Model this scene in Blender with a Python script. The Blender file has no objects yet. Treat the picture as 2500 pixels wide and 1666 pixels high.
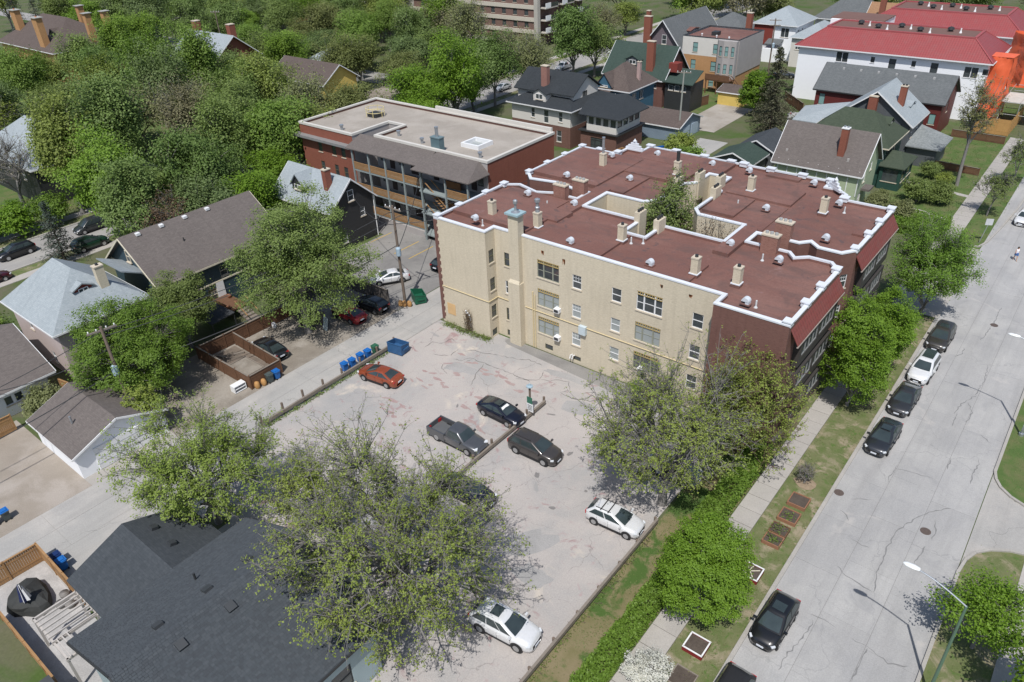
import bpy, math, random
import numpy as np
from mathutils import Vector, Matrix
from mathutils.geometry import tessellate_polygon
R = math.radians
scn = bpy.context.scene
col = scn.collection
# ---------------------------------------------------------------- camera
CAM_H = 41.0
yaw, pitch, roll, fpx = -0.694901848, 0.565107146, -0.0427697117, 1827.711
fw = Vector((math.sin(yaw)*math.cos(pitch), math.cos(yaw)*math.cos(pitch), -math.sin(pitch)))
rt = Vector((math.cos(yaw), -math.sin(yaw), 0)); up = rt.cross(fw)
r2 = math.cos(roll)*rt + math.sin(roll)*up
u2 = -math.sin(roll)*rt + math.cos(roll)*up
cd = bpy.data.cameras.new('camera'); cam = bpy.data.objects.new('camera', cd); col.objects.link(cam)
m = Matrix((r2, u2, -fw)).transposed().to_4x4(); m.translation = Vector((0, 0, CAM_H))
cam.matrix_world = m
cd.sensor_width = 36.0; cd.lens = 36.0*fpx/2500.0; cd.clip_end = 3000; cd.clip_start = 0.5
scn.camera = cam
# ---------------------------------------------------------------- world, sun, exposure
SUN = Vector((0.2375, -0.466, 0.852)).normalized()
w = bpy.data.worlds.new('World'); scn.world = w; w.use_nodes = True
nt = w.node_tree
bg = nt.nodes['Background']; sk = nt.nodes.new('ShaderNodeTexSky'); sk.sky_type = 'NISHITA'
sk.sun_disc = False; sk.sun_elevation = math.asin(SUN.z); sk.sun_rotation = math.atan2(SUN.x, SUN.y)
sk.altitude = 250; sk.air_density = 1.0; sk.dust_density = 1.6; sk.ozone_density = 1.0
nt.links.new(sk.outputs[0], bg.inputs[0]); bg.inputs[1].default_value = 0.108
sl = bpy.data.lights.new('sun', 'SUN'); so = bpy.data.objects.new('sun', sl); col.objects.link(so)
sl.energy = 4.1; sl.angle = R(0.53); sl.color = (1.0, 0.965, 0.92)
so.location = SUN*200; so.rotation_euler = SUN.to_track_quat('Z', 'Y').to_euler()
vs = scn.view_settings; vs.view_transform = 'Standard'; vs.look = 'None'; vs.exposure = 0.1; vs.gamma = 1.0
vs.use_curve_mapping = False
scn.cycles.max_bounces = 6; scn.cycles.transparent_max_bounces = 4

# ---------------------------------------------------------------- materials
MATS = {}
def nmat(name):
    m = bpy.data.materials.new(name); m.use_nodes = True
    n = m.node_tree.nodes; b = n['Principled BSDF']
    return m, n, m.node_tree.links, b
def mixc(n, l, fac, a, b, mode='MIX'):
    x = n.new('ShaderNodeMix'); x.data_type = 'RGBA'; x.blend_type = mode
    for sock, v in ((x.inputs['Factor'], fac), (x.inputs['A'], a), (x.inputs['B'], b)):
        if hasattr(v, 'is_linked'): l.new(v, sock)
        elif isinstance(v, (int, float)): sock.default_value = v
        else: sock.default_value = (v[0], v[1], v[2], 1)
    return x.outputs['Result']
def noise(n, l, co, scale, detail=4, rough=.55, dist=0):
    x = n.new('ShaderNodeTexNoise'); x.inputs['Scale'].default_value = scale
    x.inputs['Detail'].default_value = detail; x.inputs['Roughness'].default_value = rough
    x.inputs['Distortion'].default_value = dist
    if co is not None: l.new(co, x.inputs['Vector'])
    return x.outputs['Fac']
def ramp(n, l, f, p0, p1, c0=(0, 0, 0), c1=(1, 1, 1)):
    x = n.new('ShaderNodeValToRGB'); l.new(f, x.inputs[0])
    e = x.color_ramp.elements; e[0].position = p0; e[1].position = p1
    e[0].color = (*c0, 1); e[1].color = (*c1, 1)
    return x.outputs[0]
def math_(n, l, op, a, b=None):
    x = n.new('ShaderNodeMath'); x.operation = op
    for i, v in enumerate((a, b)):
        if v is None: continue
        if hasattr(v, 'is_linked'): l.new(v, x.inputs[i])
        else: x.inputs[i].default_value = v
    return x.outputs[0]
def bump(n, l, b, h, strength=.3, dist=.02):
    x = n.new('ShaderNodeBump'); x.inputs['Strength'].default_value = strength
    x.inputs['Distance'].default_value = dist
    l.new(h, x.inputs['Height']); l.new(x.outputs[0], b.inputs['Normal'])
def sc(c, k): return tuple(min(1, v*k) for v in c)
def geo(n): return n.new('ShaderNodeNewGeometry').outputs['Position']
def uvn(n): return n.new('ShaderNodeUVMap').outputs[0]
def plain(name, c, rough=.7, var=.18, scale=1.3, metal=0, spec=.4, objvar=0, coat=0):
    if name in MATS: return MATS[name]
    m, n, l, b = nmat(name)
    co = geo(n)
    f = noise(n, l, co, scale, 6)
    out = mixc(n, l, f, sc(c, 1-var), sc(c, 1+var))
    f2 = noise(n, l, co, scale*9, 3)
    out = mixc(n, l, math_(n, l, 'MULTIPLY', f2, .3), out, sc(c, 1-1.4*var))
    if objvar:
        oi = n.new('ShaderNodeObjectInfo')
        out = mixc(n, l, math_(n, l, 'MULTIPLY', oi.outputs['Random'], objvar), out, sc(c, .35))
    l.new(out, b.inputs['Base Color'])
    b.inputs['Roughness'].default_value = rough; b.inputs['Metallic'].default_value = metal
    b.inputs['Specular IOR Level'].default_value = spec
    if coat: b.inputs['Coat Weight'].default_value = coat; b.inputs['Coat Roughness'].default_value = .06
    MATS[name] = m; return m
def brick(name, c1, c2, mort, bw=.23, bh=.08, ms=.012, stain=.35, rough=.85, off=.5, lo=.35):
    if name in MATS: return MATS[name]
    m, n, l, b = nmat(name)
    uv = uvn(n)
    t = n.new('ShaderNodeTexBrick'); l.new(uv, t.inputs['Vector'])
    t.inputs['Scale'].default_value = 1; t.inputs['Brick Width'].default_value = bw
    t.inputs['Row Height'].default_value = bh; t.inputs['Mortar Size'].default_value = ms
    t.inputs['Bias'].default_value = 0; t.offset = off
    t.inputs['Color1'].default_value = (*c1, 1); t.inputs['Color2'].default_value = (*c2, 1)
    t.inputs['Mortar'].default_value = (*mort, 1)
    p = geo(n)
    f = ramp(n, l, noise(n, l, p, .35, 6, .6), .35, .75)
    o = mixc(n, l, math_(n, l, 'MULTIPLY', f, stain), t.outputs['Color'], sc(c1, .5))
    mp = n.new('ShaderNodeMapping'); mp.inputs['Scale'].default_value = (4.2, 12, 1); l.new(uv, mp.inputs[0])
    f3 = noise(n, l, mp.outputs[0], 1, 3, .6)
    o = mixc(n, l, lo, o, mixc(n, l, f3, sc(c1, .62), sc(c2, 1.25)))
    mp2 = n.new('ShaderNodeMapping'); mp2.inputs['Scale'].default_value = (1.6, .12, 1); l.new(uv, mp2.inputs[0])
    f4 = ramp(n, l, noise(n, l, mp2.outputs[0], 1.4, 5, .65), .5, .78)
    o = mixc(n, l, math_(n, l, 'MULTIPLY', f4, .3), o, sc(c1, .6))
    l.new(o, b.inputs['Base Color']); b.inputs['Roughness'].default_value = rough
    b.inputs['Specular IOR Level'].default_value = .25
    bump(n, l, b, t.outputs['Fac'], -.4, .01)
    MATS[name] = m; return m
def shingle(name, c1, c2, bw=.32, bh=.15, stain=.3):
    return brick(name, c1, c2, sc(c1, .6), bw, bh, .006, stain, .92, .37, .45)
def siding(name, c, pitch=.13, rough=.6, vert=False):
    if name in MATS: return MATS[name]
    m, n, l, b = nmat(name)
    s = n.new('ShaderNodeSeparateXYZ'); l.new(uvn(n), s.inputs[0])
    v = math_(n, l, 'FRACT', math_(n, l, 'DIVIDE', s.outputs[0 if vert else 1], pitch))
    g = ramp(n, l, v, .0, .16)
    f = noise(n, l, geo(n), .8, 5)
    o = mixc(n, l, f, sc(c, .82), sc(c, 1.12))
    o = mixc(n, l, g, mixc(n, l, .5, o, sc(c, .4)), o)
    l.new(o, b.inputs['Base Color']); b.inputs['Roughness'].default_value = rough
    bump(n, l, b, v, .5, .02)
    MATS[name] = m; return m
def tile(name, c):
    if name in MATS: return MATS[name]
    m, n, l, b = nmat(name)
    s = n.new('ShaderNodeSeparateXYZ'); l.new(uvn(n), s.inputs[0])
    a = math_(n, l, 'ABSOLUTE', math_(n, l, 'SUBTRACT', math_(n, l, 'FRACT', math_(n, l, 'DIVIDE', s.outputs[0], .42)), .5))
    r = math_(n, l, 'FRACT', math_(n, l, 'DIVIDE', s.outputs[1], .5))
    h = math_(n, l, 'ADD', math_(n, l, 'MULTIPLY', a, 1.6), math_(n, l, 'MULTIPLY', r, .6))
    o = mixc(n, l, ramp(n, l, h, .1, .8), sc(c, .74), sc(c, 1.08))
    o = mixc(n, l, math_(n, l, 'MULTIPLY', noise(n, l, geo(n), .25, 5), .5), o, sc(c, .75))
    o = mixc(n, l, ramp(n, l, noise(n, l, geo(n), 1.1, 6, .7), .45, .8, (0, 0, 0), (.6, .6, .6)), o, (c[0]*.8, c[1]*1.7, c[2]*1.6))
    l.new(o, b.inputs['Base Color']); b.inputs['Roughness'].default_value = .5
    bump(n, l, b, h, .45, .05)
    MATS[name] = m; return m
def glass(name, c=(.04, .047, .05), rough=.08):
    if name in MATS: return MATS[name]
    m, n, l, b = nmat(name)
    f = noise(n, l, geo(n), .7, 2)
    l.new(mixc(n, l, f, sc(c, .5), sc(c, 2.2)), b.inputs['Base Color'])
    b.inputs['Roughness'].default_value = rough; b.inputs['Specular IOR Level'].default_value = .8
    MATS[name] = m; return m
def paint(name, c, metal=.25, rough=.3):
    if name in MATS: return MATS[name]
    m, n, l, b = nmat(name)
    f = noise(n, l, geo(n), 3, 4)
    l.new(mixc(n, l, f, sc(c, .9), sc(c, 1.1)), b.inputs['Base Color'])
    b.inputs['Metallic'].default_value = metal; b.inputs['Roughness'].default_value = rough
    b.inputs['Coat Weight'].default_value = .7; b.inputs['Coat Roughness'].default_value = .05
    MATS[name] = m; return m
def leafmat(name, c, c2, trans=.35, objvar=.35):
    if name in MATS: return MATS[name]
    m, n, l, b = nmat(name)
    oi = n.new('ShaderNodeObjectInfo')
    f = noise(n, l, geo(n), 1.1, 3)
    f2 = ramp(n, l, noise(n, l, geo(n), 6, 2), .3, .7)
    ri = n.new('ShaderNodeNewGeometry').outputs['Random Per Island']
    o = mixc(n, l, math_(n, l, 'ADD', math_(n, l, 'MULTIPLY', f, .45), math_(n, l, 'MULTIPLY', ri, .6)), sc(c, .72), sc(c2, 1.22))
    o = mixc(n, l, math_(n, l, 'MULTIPLY', f2, .3), o, sc(c, .75))
    o = mixc(n, l, math_(n, l, 'MULTIPLY', oi.outputs['Random'], objvar), o, (c[0]*.95, c[1]*.74, c[2]*1.1))
    l.new(o, b.inputs['Base Color']); b.inputs['Roughness'].default_value = .55
    b.inputs['Specular IOR Level'].default_value = .25
    tr = n.new('ShaderNodeBsdfTranslucent'); l.new(mixc(n, l, .5, o, (c[0]*1.4, c[1]*1.5, c[2]*.8)), tr.inputs[0])
    mx = n.new('ShaderNodeMixShader'); mx.inputs[0].default_value = trans
    l.new(b.outputs[0], mx.inputs[1]); l.new(tr.outputs[0], mx.inputs[2])
    l.new(mx.outputs[0], n['Material Output'].inputs[0])
    MATS[name] = m; return m
def ground(name, c1, c2, c3=None, scale=.5, crack=None, patch=None, fine=14, rough=.9, bmp=.15, streak=0, mask=(.45, .62), seam=0, objvar=0):
    """mottled ground: c1/c2 large noise, c3 patches, optional cracks (scale,width,colour) and stains (colour,lo,hi,scale)"""
    if name in MATS: return MATS[name]
    m, n, l, b = nmat(name)
    p = geo(n)
    o = mixc(n, l, ramp(n, l, noise(n, l, p, scale, 7, .62), .3, .7), c1, c2)
    if c3: o = mixc(n, l, ramp(n, l, noise(n, l, p, scale*.6, 8, .65, .4), *mask), o, c3)
    fn = noise(n, l, p, fine, 3, .7)
    o = mixc(n, l, ramp(n, l, fn, .25, .75), sc2(n, l, o, .77), sc2(n, l, o, 1.04))
    if streak:
        mp = n.new('ShaderNodeMapping'); mp.inputs['Scale'].default_value = (1.1, .07, 1); l.new(p, mp.inputs[0])
        o = mixc(n, l, math_(n, l, 'MULTIPLY', ramp(n, l, noise(n, l, mp.outputs[0], 1.2, 6, .6), .45, .8), streak), o, sc(c1, .5))
    if seam:
        sp_ = n.new('ShaderNodeSeparateXYZ'); l.new(p, sp_.inputs[0])
        wv = math_(n, l, 'ADD', sp_.outputs[1], math_(n, l, 'MULTIPLY', noise(n, l, p, .6, 3), .12))
        o = mixc(n, l, ramp(n, l, math_(n, l, 'FRACT', math_(n, l, 'DIVIDE', wv, seam)), .0, .07, (.45, .45, .45), (0, 0, 0)), o, sc(c1, .72))
        mp3 = n.new('ShaderNodeMapping'); mp3.inputs['Scale'].default_value = (.25, 1.3, 1); l.new(p, mp3.inputs[0])
        o = mixc(n, l, math_(n, l, 'MULTIPLY', ramp(n, l, noise(n, l, mp3.outputs[0], .8, 6, .65, .6), .5, .75), .55), o, (.10, .075, .072))
    if patch:
        for (pc, lo, hi, ps) in patch:
            o = mixc(n, l, ramp(n, l, noise(n, l, p, ps, 6, .6, .8), lo, hi), o, pc)
    h = fn
    if crack:
        ng = n.new('ShaderNodeTexNoise'); ng.inputs['Scale'].default_value = .9; ng.inputs['Detail'].default_value = 5; l.new(p, ng.inputs[0])
        vm = n.new('ShaderNodeVectorMath'); vm.operation = 'MULTIPLY_ADD'; vm.inputs[1].default_value = (1.7, 1.7, 0)
        l.new(ng.outputs['Color'], vm.inputs[0]); l.new(p, vm.inputs[2])
        for (cs, cw, cc, lo, hi) in crack:
            vo = n.new('ShaderNodeTexVoronoi'); vo.feature = 'DISTANCE_TO_EDGE'; vo.voronoi_dimensions = '2D'; vo.inputs['Scale'].default_value = cs
            l.new(vm.outputs[0], vo.inputs['Vector'])
            d = ramp(n, l, vo.outputs[0], cw*cs*.35, cw*cs, (1, 1, 1), (0, 0, 0))
            mk = ramp(n, l, noise(n, l, p, .16+.05*cs, 3), lo, hi)
            d = math_(n, l, 'MULTIPLY', d, mk)
            o = mixc(n, l, math_(n, l, 'MULTIPLY', d, .8), o, cc)
    if objvar:
        oi = n.new('ShaderNodeObjectInfo'); o = mixc(n, l, math_(n, l, 'MULTIPLY', oi.outputs['Random'], objvar), o, sc(c1, .45))
    l.new(o, b.inputs['Base Color']); b.inputs['Roughness'].default_value = rough
    b.inputs['Specular IOR Level'].default_value = .2
    if bmp: bump(n, l, b, h, bmp, .03)
    MATS[name] = m; return m
def sc2(n, l, sock, k): return mixc(n, l, 1.0, sock, (k, k, k), 'MULTIPLY')

# ---------------------------------------------------------------- mesh builder
ORG = {}
class MB:
    def __init__(s): s.v = []; s.f = []; s.m = []
    def poly(s, pts, mi=0):
        i = len(s.v); s.v += [tuple(p) for p in pts]; s.f.append(list(range(i, i+len(pts)))); s.m.append(mi); return s
    def box(s, x0, x1, y0, y1, z0, z1, mi=0, skip=''):
        i = len(s.v)
        s.v += [(x0, y0, z0), (x1, y0, z0), (x1, y1, z0), (x0, y1, z0), (x0, y0, z1), (x1, y0, z1), (x1, y1, z1), (x0, y1, z1)]
        F = {'b': (0, 3, 2, 1), 't': (4, 5, 6, 7), 's': (0, 1, 5, 4), 'e': (1, 2, 6, 5), 'n': (2, 3, 7, 6), 'w': (3, 0, 4, 7)}
        for k, q in F.items():
            if k not in skip: s.f.append([i+a for a in q]); s.m.append(mi)
        return s
    def obox(s, c, hx, hy, hz, ang=0, mi=0, tilt=None):
        i = len(s.v); M = Matrix.Rotation(ang, 3, 'Z')
        if tilt: M = M @ Matrix.Rotation(tilt[1], 3, tilt[0])
        for z in (-hz, hz):
            for x, y in ((-hx, -hy), (hx, -hy), (hx, hy), (-hx, hy)):
                s.v.append(tuple(M @ Vector((x, y, z)) + Vector(c)))
        for q in ((0, 3, 2, 1), (4, 5, 6, 7), (0, 1, 5, 4), (1, 2, 6, 5), (2, 3, 7, 6), (3, 0, 4, 7)):
            s.f.append([i+a for a in q]); s.m.append(mi)
        return s
    def beam(s, a, b, hw, hh, mi=0):
        a = Vector(a); b = Vector(b); d = (b-a).normalized()
        u = d.cross(Vector((0, 0, 1)))
        if u.length < 1e-3: u = Vector((1, 0, 0))
        u.normalize(); v = u.cross(d)
        i = len(s.v)
        for p in (a, b):
            for x, y in ((-1, -1), (1, -1), (1, 1), (-1, 1)): s.v.append(tuple(p+u*x*hw+v*y*hh))
        for q in ((3, 2, 1, 0), (4, 5, 6, 7), (0, 1, 5, 4), (1, 2, 6, 5), (2, 3, 7, 6), (3, 0, 4, 7)):
            s.f.append([i+k for k in q]); s.m.append(mi)
        return s
    def tube(s, pts, rad, n=8, mi=0, cap=True):
        pts = [Vector(p) for p in pts]
        if not hasattr(rad, '__len__'): rad = [rad]*len(pts)
        i0 = len(s.v)
        for k, p in enumerate(pts):
            d = (pts[min(k+1, len(pts)-1)]-pts[max(k-1, 0)]).normalized()
            u = d.cross(Vector((.13, .31, .94))); 
            if u.length < 1e-3: u = d.cross(Vector((1, 0, 0)))
            u.normalize(); v = d.cross(u)
            for j in range(n):
                a = 2*math.pi*j/n; s.v.append(tuple(p+(u*math.cos(a)+v*math.sin(a))*rad[k]))
        for k in range(len(pts)-1):
            for j in range(n):
                a = i0+k*n+j; b = i0+k*n+(j+1) % n
                s.f.append([a, b, b+n, a+n]); s.m.append(mi)
        if cap:
            s.f.append([i0+j for j in range(n)][::-1]); s.m.append(mi)
            s.f.append([i0+(len(pts)-1)*n+j for j in range(n)]); s.m.append(mi)
        return s
    def lathe(s, c, prof, n=12, mi=0):
        return s.tube([(c[0], c[1], c[2]+z) for r, z in prof], [max(r, .001) for r, z in prof], n, mi)
    def slab(s, pts, t, mi=0, mi2=None):
        """roof slab: polygon pts (ccw from above) with thickness t downward"""
        if mi2 is None: mi2 = mi
        lo = [(p[0], p[1], p[2]-t) for p in pts]
        s.poly(pts, mi); s.poly(lo[::-1], mi2)
        for i in range(len(pts)):
            j = (i+1) % len(pts); s.poly([lo[i], lo[j], pts[j], pts[i]], mi2)
        return s
    def prism(s, P, z0, z1, mi=0, mi2=None, bottom=False):
        n = len(P)
        for i in range(n):
            a, b = P[i], P[(i+1) % n]
            s.poly([(*a, z0), (*b, z0), (*b, z1), (*a, z1)], mi)
        s.poly([(*p, z1) for p in P], mi if mi2 is None else mi2)
        if bottom: s.poly([(*p, z0) for p in P][::-1], mi)
        return s
    def wall(s, p0, p1, z0, z1, ops=(), depth=.14, mi=0):
        """vertical wall p0->p1 (outward on the right hand) with rectangular openings (u0,u1,v0,v1)"""
        L = math.hypot(p1[0]-p0[0], p1[1]-p0[1]); d = ((p1[0]-p0[0])/L, (p1[1]-p0[1])/L)
        nx, ny = -d[1]*depth, d[0]*depth
        us = sorted({0, L, *[round(a, 4) for o in ops for a in o[:2]]}); vs_ = sorted({z0, z1, *[round(a, 4) for o in ops for a in o[2:4]]})
        us = [u for u in us if 0 <= u <= L]; vs_ = [v for v in vs_ if z0 <= v <= z1]
        P = lambda u, v, k=0: (p0[0]+d[0]*u+nx*k, p0[1]+d[1]*u+ny*k, v)
        for j in range(len(vs_)-1):
            run = None
            vc = (vs_[j]+vs_[j+1])/2
            for i in range(len(us)-1):
                uc = (us[i]+us[i+1])/2
                hole = any(o[0] < uc < o[1] and o[2] < vc < o[3] for o in ops)
                if not hole and run is None: run = us[i]
                if hole and run is not None:
                    s.poly([P(run, vs_[j]), P(us[i], vs_[j]), P(us[i], vs_[j+1]), P(run, vs_[j+1])], mi); run = None
            if run is not None: s.poly([P(run, vs_[j]), P(us[-1], vs_[j]), P(us[-1], vs_[j+1]), P(run, vs_[j+1])], mi)
        for o in ops:
            a, b, c, e = o[:4]
            for q in (((a, c), (b, c)), ((b, c), (b, e)), ((b, e), (a, e)), ((a, e), (a, c))):
                (ua, va), (ub, vb) = q
                s.poly([P(ua, va), P(ub, vb), P(ub, vb, 1), P(ua, va, 1)], mi)
        return s
    def mesh(s, name, mats, off=(0, 0, 0), smooth=False):
        me = bpy.data.meshes.new(name)
        V = np.array(s.v, dtype=np.float64).reshape(-1, 3)
        uvs = np.zeros((sum(len(f) for f in s.f), 2), dtype=np.float32); k = 0
        for f in s.f:
            p = V[f]; nn = np.zeros(3)
            for i in range(len(f)):
                a = p[i]; b = p[(i+1) % len(f)]
                nn += ((a[1]-b[1])*(a[2]+b[2]), (a[2]-b[2])*(a[0]+b[0]), (a[0]-b[0])*(a[1]+b[1]))
            q = math.hypot(nn[0], nn[1]); L = math.sqrt(q*q+nn[2]**2)+1e-12
            if q/L < .05: uvs[k:k+len(f)] = p[:, :2]
            else:
                u = np.array((-nn[1]/q, nn[0]/q, 0)); vv = np.cross(nn/L, u)
                uvs[k:k+len(f), 0] = p@u; uvs[k:k+len(f), 1] = p@vv
            k += len(f)
        V = V-np.array(off)
        me.from_pydata(V.tolist(), [], s.f)
        for mt in mats: me.materials.append(mt)
        if len(mats) > 1: me.polygons.foreach_set('material_index', s.m)
        ul = me.uv_layers.new(name='UVMap'); ul.data.foreach_set('uv', uvs.ravel())
        if smooth: me.polygons.foreach_set('use_smooth', [True]*len(s.f))
        me.update(); return me
    def build(s, name, mats, parent=None, smooth=False, org=None):
        if not isinstance(mats, (list, tuple)): mats = [mats]
        o0 = ORG.get(parent, (0, 0, 0)) if parent is not None else (org or (0, 0, 0))
        o = bpy.data.objects.new(name, s.mesh(name, mats, o0, smooth)); col.objects.link(o)
        if parent is not None: o.parent = parent
        else: o.location = o0
        ORG[o] = o0
        return o
def tag(o, label, cat, group=None, kind=None):
    if label: o['label'] = label
    if cat: o['category'] = cat
    if group: o['group'] = group
    if kind: o['kind'] = kind
    return o
def thing(name, label, cat, loc=(0, 0, 0), rz=0, group=None):
    o = bpy.data.objects.new(name, None); col.objects.link(o); o.location = loc; o.rotation_euler = (0, 0, rz)
    o.empty_display_size = .3
    ORG[o] = tuple(loc) if rz == 0 else (0, 0, 0)
    return tag(o, label, cat, group)
def struct(o, kind='structure'): o['kind'] = kind; return o
def link_mesh(name, me, parent, loc=(0, 0, 0), rz=0, mat=None):
    o = bpy.data.objects.new(name, me); col.objects.link(o); o.parent = parent
    o.location = loc; o.rotation_euler = (0, 0, rz); ORG[o] = (0, 0, 0)
    if mat is not None:
        o.material_slots[0].link = 'OBJECT'; o.material_slots[0].material = mat
    return o
# ---------------------------------------------------------------- palette
white = plain('white_paint', (.72, .73, .74), .5, .06)
cream = plain('cream_trim', (.62, .57, .45), .6)
dkmetal = plain('dark_metal', (.035, .037, .04), .5)
grmetal = plain('galvanised_metal', (.42, .45, .48), .38, .1, metal=.65)
stone = plain('limestone', (.52, .46, .37), .85)
buff = brick('buff_brick', (.52, .455, .34), (.64, .575, .45), (.48, .43, .35), stain=.34, lo=.55)
redbr = brick('red_brick', (.14, .068, .056), (.195, .097, .08), (.18, .115, .1))
redbr2 = brick('orange_red_brick', (.22, .07, .045), (.28, .10, .065), (.2, .1, .08), stain=.25)
orbr = brick('orange_brick', (.40, .21, .09), (.50, .28, .13), (.4, .26, .15))
wglass = glass('window_glass'); bglass = plain('drawn_blind', (.30, .33, .33), .35, .1, spec=.6)
greenglass = plain('green_tinted_glass', (.2, .34, .33), .2, .1, spec=.7)
olive = plain('olive_paint', (.12, .12, .075), .6); ochre = plain('ochre_paint', (.42, .31, .12), .6)
wood = plain('weathered_wood', (.22, .19, .16), .85, .3, 3); brownwood = plain('stained_brown_wood', (.14, .072, .04), .8, .35, 2.5)
cedar = plain('cedar_wood', (.33, .19, .085), .8, .3, 2.5); polewood = plain('pole_wood', (.16, .125, .10), .9, .25, 3)

WIN = {}
def window(parent, p, ang, w_, h_, style='dh', fr=None, gl=None, sill=None, arch=False):
    """window unit set into a wall opening: frame > pane, sill. p = lower left corner on the wall face"""
    fr = fr or white; gl = gl or wglass
    key = (round(w_, 2), round(h_, 2), style, fr.name)
    if key not in WIN:
        b = MB(); t = .055; d0, d1 = .05, .13
        b.box(0, w_, d0, d1, 0, t); b.box(0, w_, d0, d1, h_-t, h_); b.box(0, t, d0, d1, t, h_-t); b.box(w_-t, w_, d0, d1, t, h_-t)
        if style in ('dh', 'dh6'):
            b.box(t, w_-t, d0+.01, d1-.01, h_*.48, h_*.48+.06)
        if style == 'dh6':
            for k in (1, 2): b.box(t+(w_-2*t)*k/3-.01, t+(w_-2*t)*k/3+.01, d0+.03, d1-.03, h_*.5+.03, h_-t)
            b.box(t, w_-t, d0+.032, d1-.032, h_*.76-.01, h_*.76+.01)
        if style == 'grid':
            for k in (1, 2): b.box(w_*k/3-.02, w_*k/3+.02, d0+.02, d1-.02, t, h_-t)
            for k in (1, 2, 3): b.box(t, w_-t, d0+.025, d1-.025, h_*k/4-.015, h_*k/4+.015)
        if style == 'cas': b.box(w_/2-.04, w_/2+.04, d0-.005, d1-.02, t, h_-t)
        if style == 'quad':
            for k in (1, 2, 3): b.box(w_*k/4-.04, w_*k/4+.04, d0-.005, d1-.01, t, h_-t)
        if style == 'tri':
            for k in (.29, .71): b.box(w_*k-.06, w_*k+.06, d0-.02, d1-.005, t, h_-t)
            b.box(t, w_-t, d0-.01, d1-.01, h_*.80, h_*.80+.06)
            b.box(t, w_*.29-.06, d0+.02, d1-.02, h_*.40, h_*.40+.05); b.box(w_*.71+.06, w_-t, d0+.02, d1-.02, h_*.40, h_*.40+.05)
            b.box(w_*.29+.06, w_*.71-.06, d0+.02, d1-.02, h_*.42, h_*.42+.05)
        g = MB(); g.poly([(t, d1-.03, t), (w_-t, d1-.03, t), (w_-t, d1-.03, h_-t), (t, d1-.03, h_-t)])
        s = MB(); s.box(-.08, w_+.08, -.07, .12, -.12, -.003)
        WIN[key] = (b.mesh('window', [fr]), g.mesh('pane', [wglass]), s.mesh('sill', [stone]))
    a, g, s = WIN[key]
    o = bpy.data.objects.new('window', a); col.objects.link(o); o.parent = parent
    o0 = ORG.get(parent, (0, 0, 0)); o.location = (p[0]-o0[0], p[1]-o0[1], p[2]-o0[2]); o.rotation_euler = (0, 0, ang)
    link_mesh('pane', g, o, mat=gl)
    if sill is not False: link_mesh('sill', s, o, mat=sill or stone)
    return o
def facade(mb, parent, p0, p1, z0, z1, wins=(), mi=0, depth=.14, **kw):
    """wall with windows; wins = (u, zbottom, w, h[, style, frame, glass])"""
    L = math.hypot(p1[0]-p0[0], p1[1]-p0[1]); d = ((p1[0]-p0[0])/L, (p1[1]-p0[1])/L); ang = math.atan2(d[1], d[0])
    mb.wall(p0, p1, z0, z1, [(q[0], q[0]+q[2], q[1], q[1]+q[3]) for q in wins], depth, mi)
    for q in wins:
        e = list(q[4:])+[None]*4
        window(parent, (p0[0]+d[0]*q[0], p0[1]+d[1]*q[0], q[1]), ang, q[2], q[3], e[0] or 'dh', e[1] or kw.get('fr'), e[2] or kw.get('gl'), e[3] if e[3] is not None else kw.get('sill'))
def chimney(parent, x, y, z0, z1, hx, hy, mt, cap=None, pots=0, potmat=None, flare=.06, base=None):
    c = MB().box(x-hx, x+hx, y-hy, y+hy, z0, z1).build('chimney', mt, parent)
    MB().box(x-hx-flare, x+hx+flare, y-hy-flare, y+hy+flare, z1+.003, z1+.13).build('cap', cap or stone, c)
    for k in range(pots):
        px = x+(k-(pots-1)/2)*min(.42, 2*hx/max(pots, 1))
        MB().tube([(px, y, z1+.13), (px, y, z1+.33)], [.15, .14], 10).build('chimney_pot', potmat or dkmetal, c)
    if base: MB().box(x-hx-.07, x+hx+.07, y-hy-.07, y+hy+.07, z0, z0+.28).build('flashing', base, c)
    return c
# ================================================================ ground, streets
soil = ground('yard_ground', (.13, .125, .085), (.10, .12, .05), (.07, .115, .03), .25, fine=5)
grassm = ground('lawn_grass', (.105, .145, .045), (.19, .19, .10), (.31, .265, .185), .9, fine=26, bmp=.8, mask=(.5, .62), patch=[((.085, .14, .035), .56, .66, 1.7)])
lushm = ground('lush_grass', (.075, .13, .035), (.10, .15, .045), (.14, .15, .065), .8, fine=22, bmp=.6)
dirtm = ground('dirt_gravel', (.275, .245, .205), (.205, .18, .15), (.335, .305, .265), .5, fine=9, bmp=.4)
lotm = ground('worn_asphalt', (.40, .375, .36), (.455, .42, .395), (.345, .34, .335), .22, rough=.9, fine=11,
              crack=[(.16, .035, (.20, .185, .18), .46, .54), (.55, .02, (.24, .22, .215), .5, .57)],
              patch=[((.30, .215, .215), .60, .68, .5), ((.36, .28, .275), .62, .74, 1.3), ((.50, .45, .39), .60, .72, .3), ((.29, .285, .28), .66, .70, .23)])
laneM = ground('lane_concrete', (.40, .39, .37), (.345, .34, .33), (.44, .42, .395), .3, fine=14, streak=.35,
               crack=[(.12, .02, (.14, .14, .135), .52, .58)])
streetM = ground('street_concrete', (.405, .40, .395), (.35, .35, .35), (.435, .43, .42), .28, fine=12, streak=.4,
                 crack=[(.13, .035, (.26, .26, .26), .38, .5), (.4, .02, (.29, .29, .285), .48, .56)],
                 objvar=.13, patch=[((.28, .28, .285), .6, .75, .35), ((.45, .43, .41), .64, .72, .22)])
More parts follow.
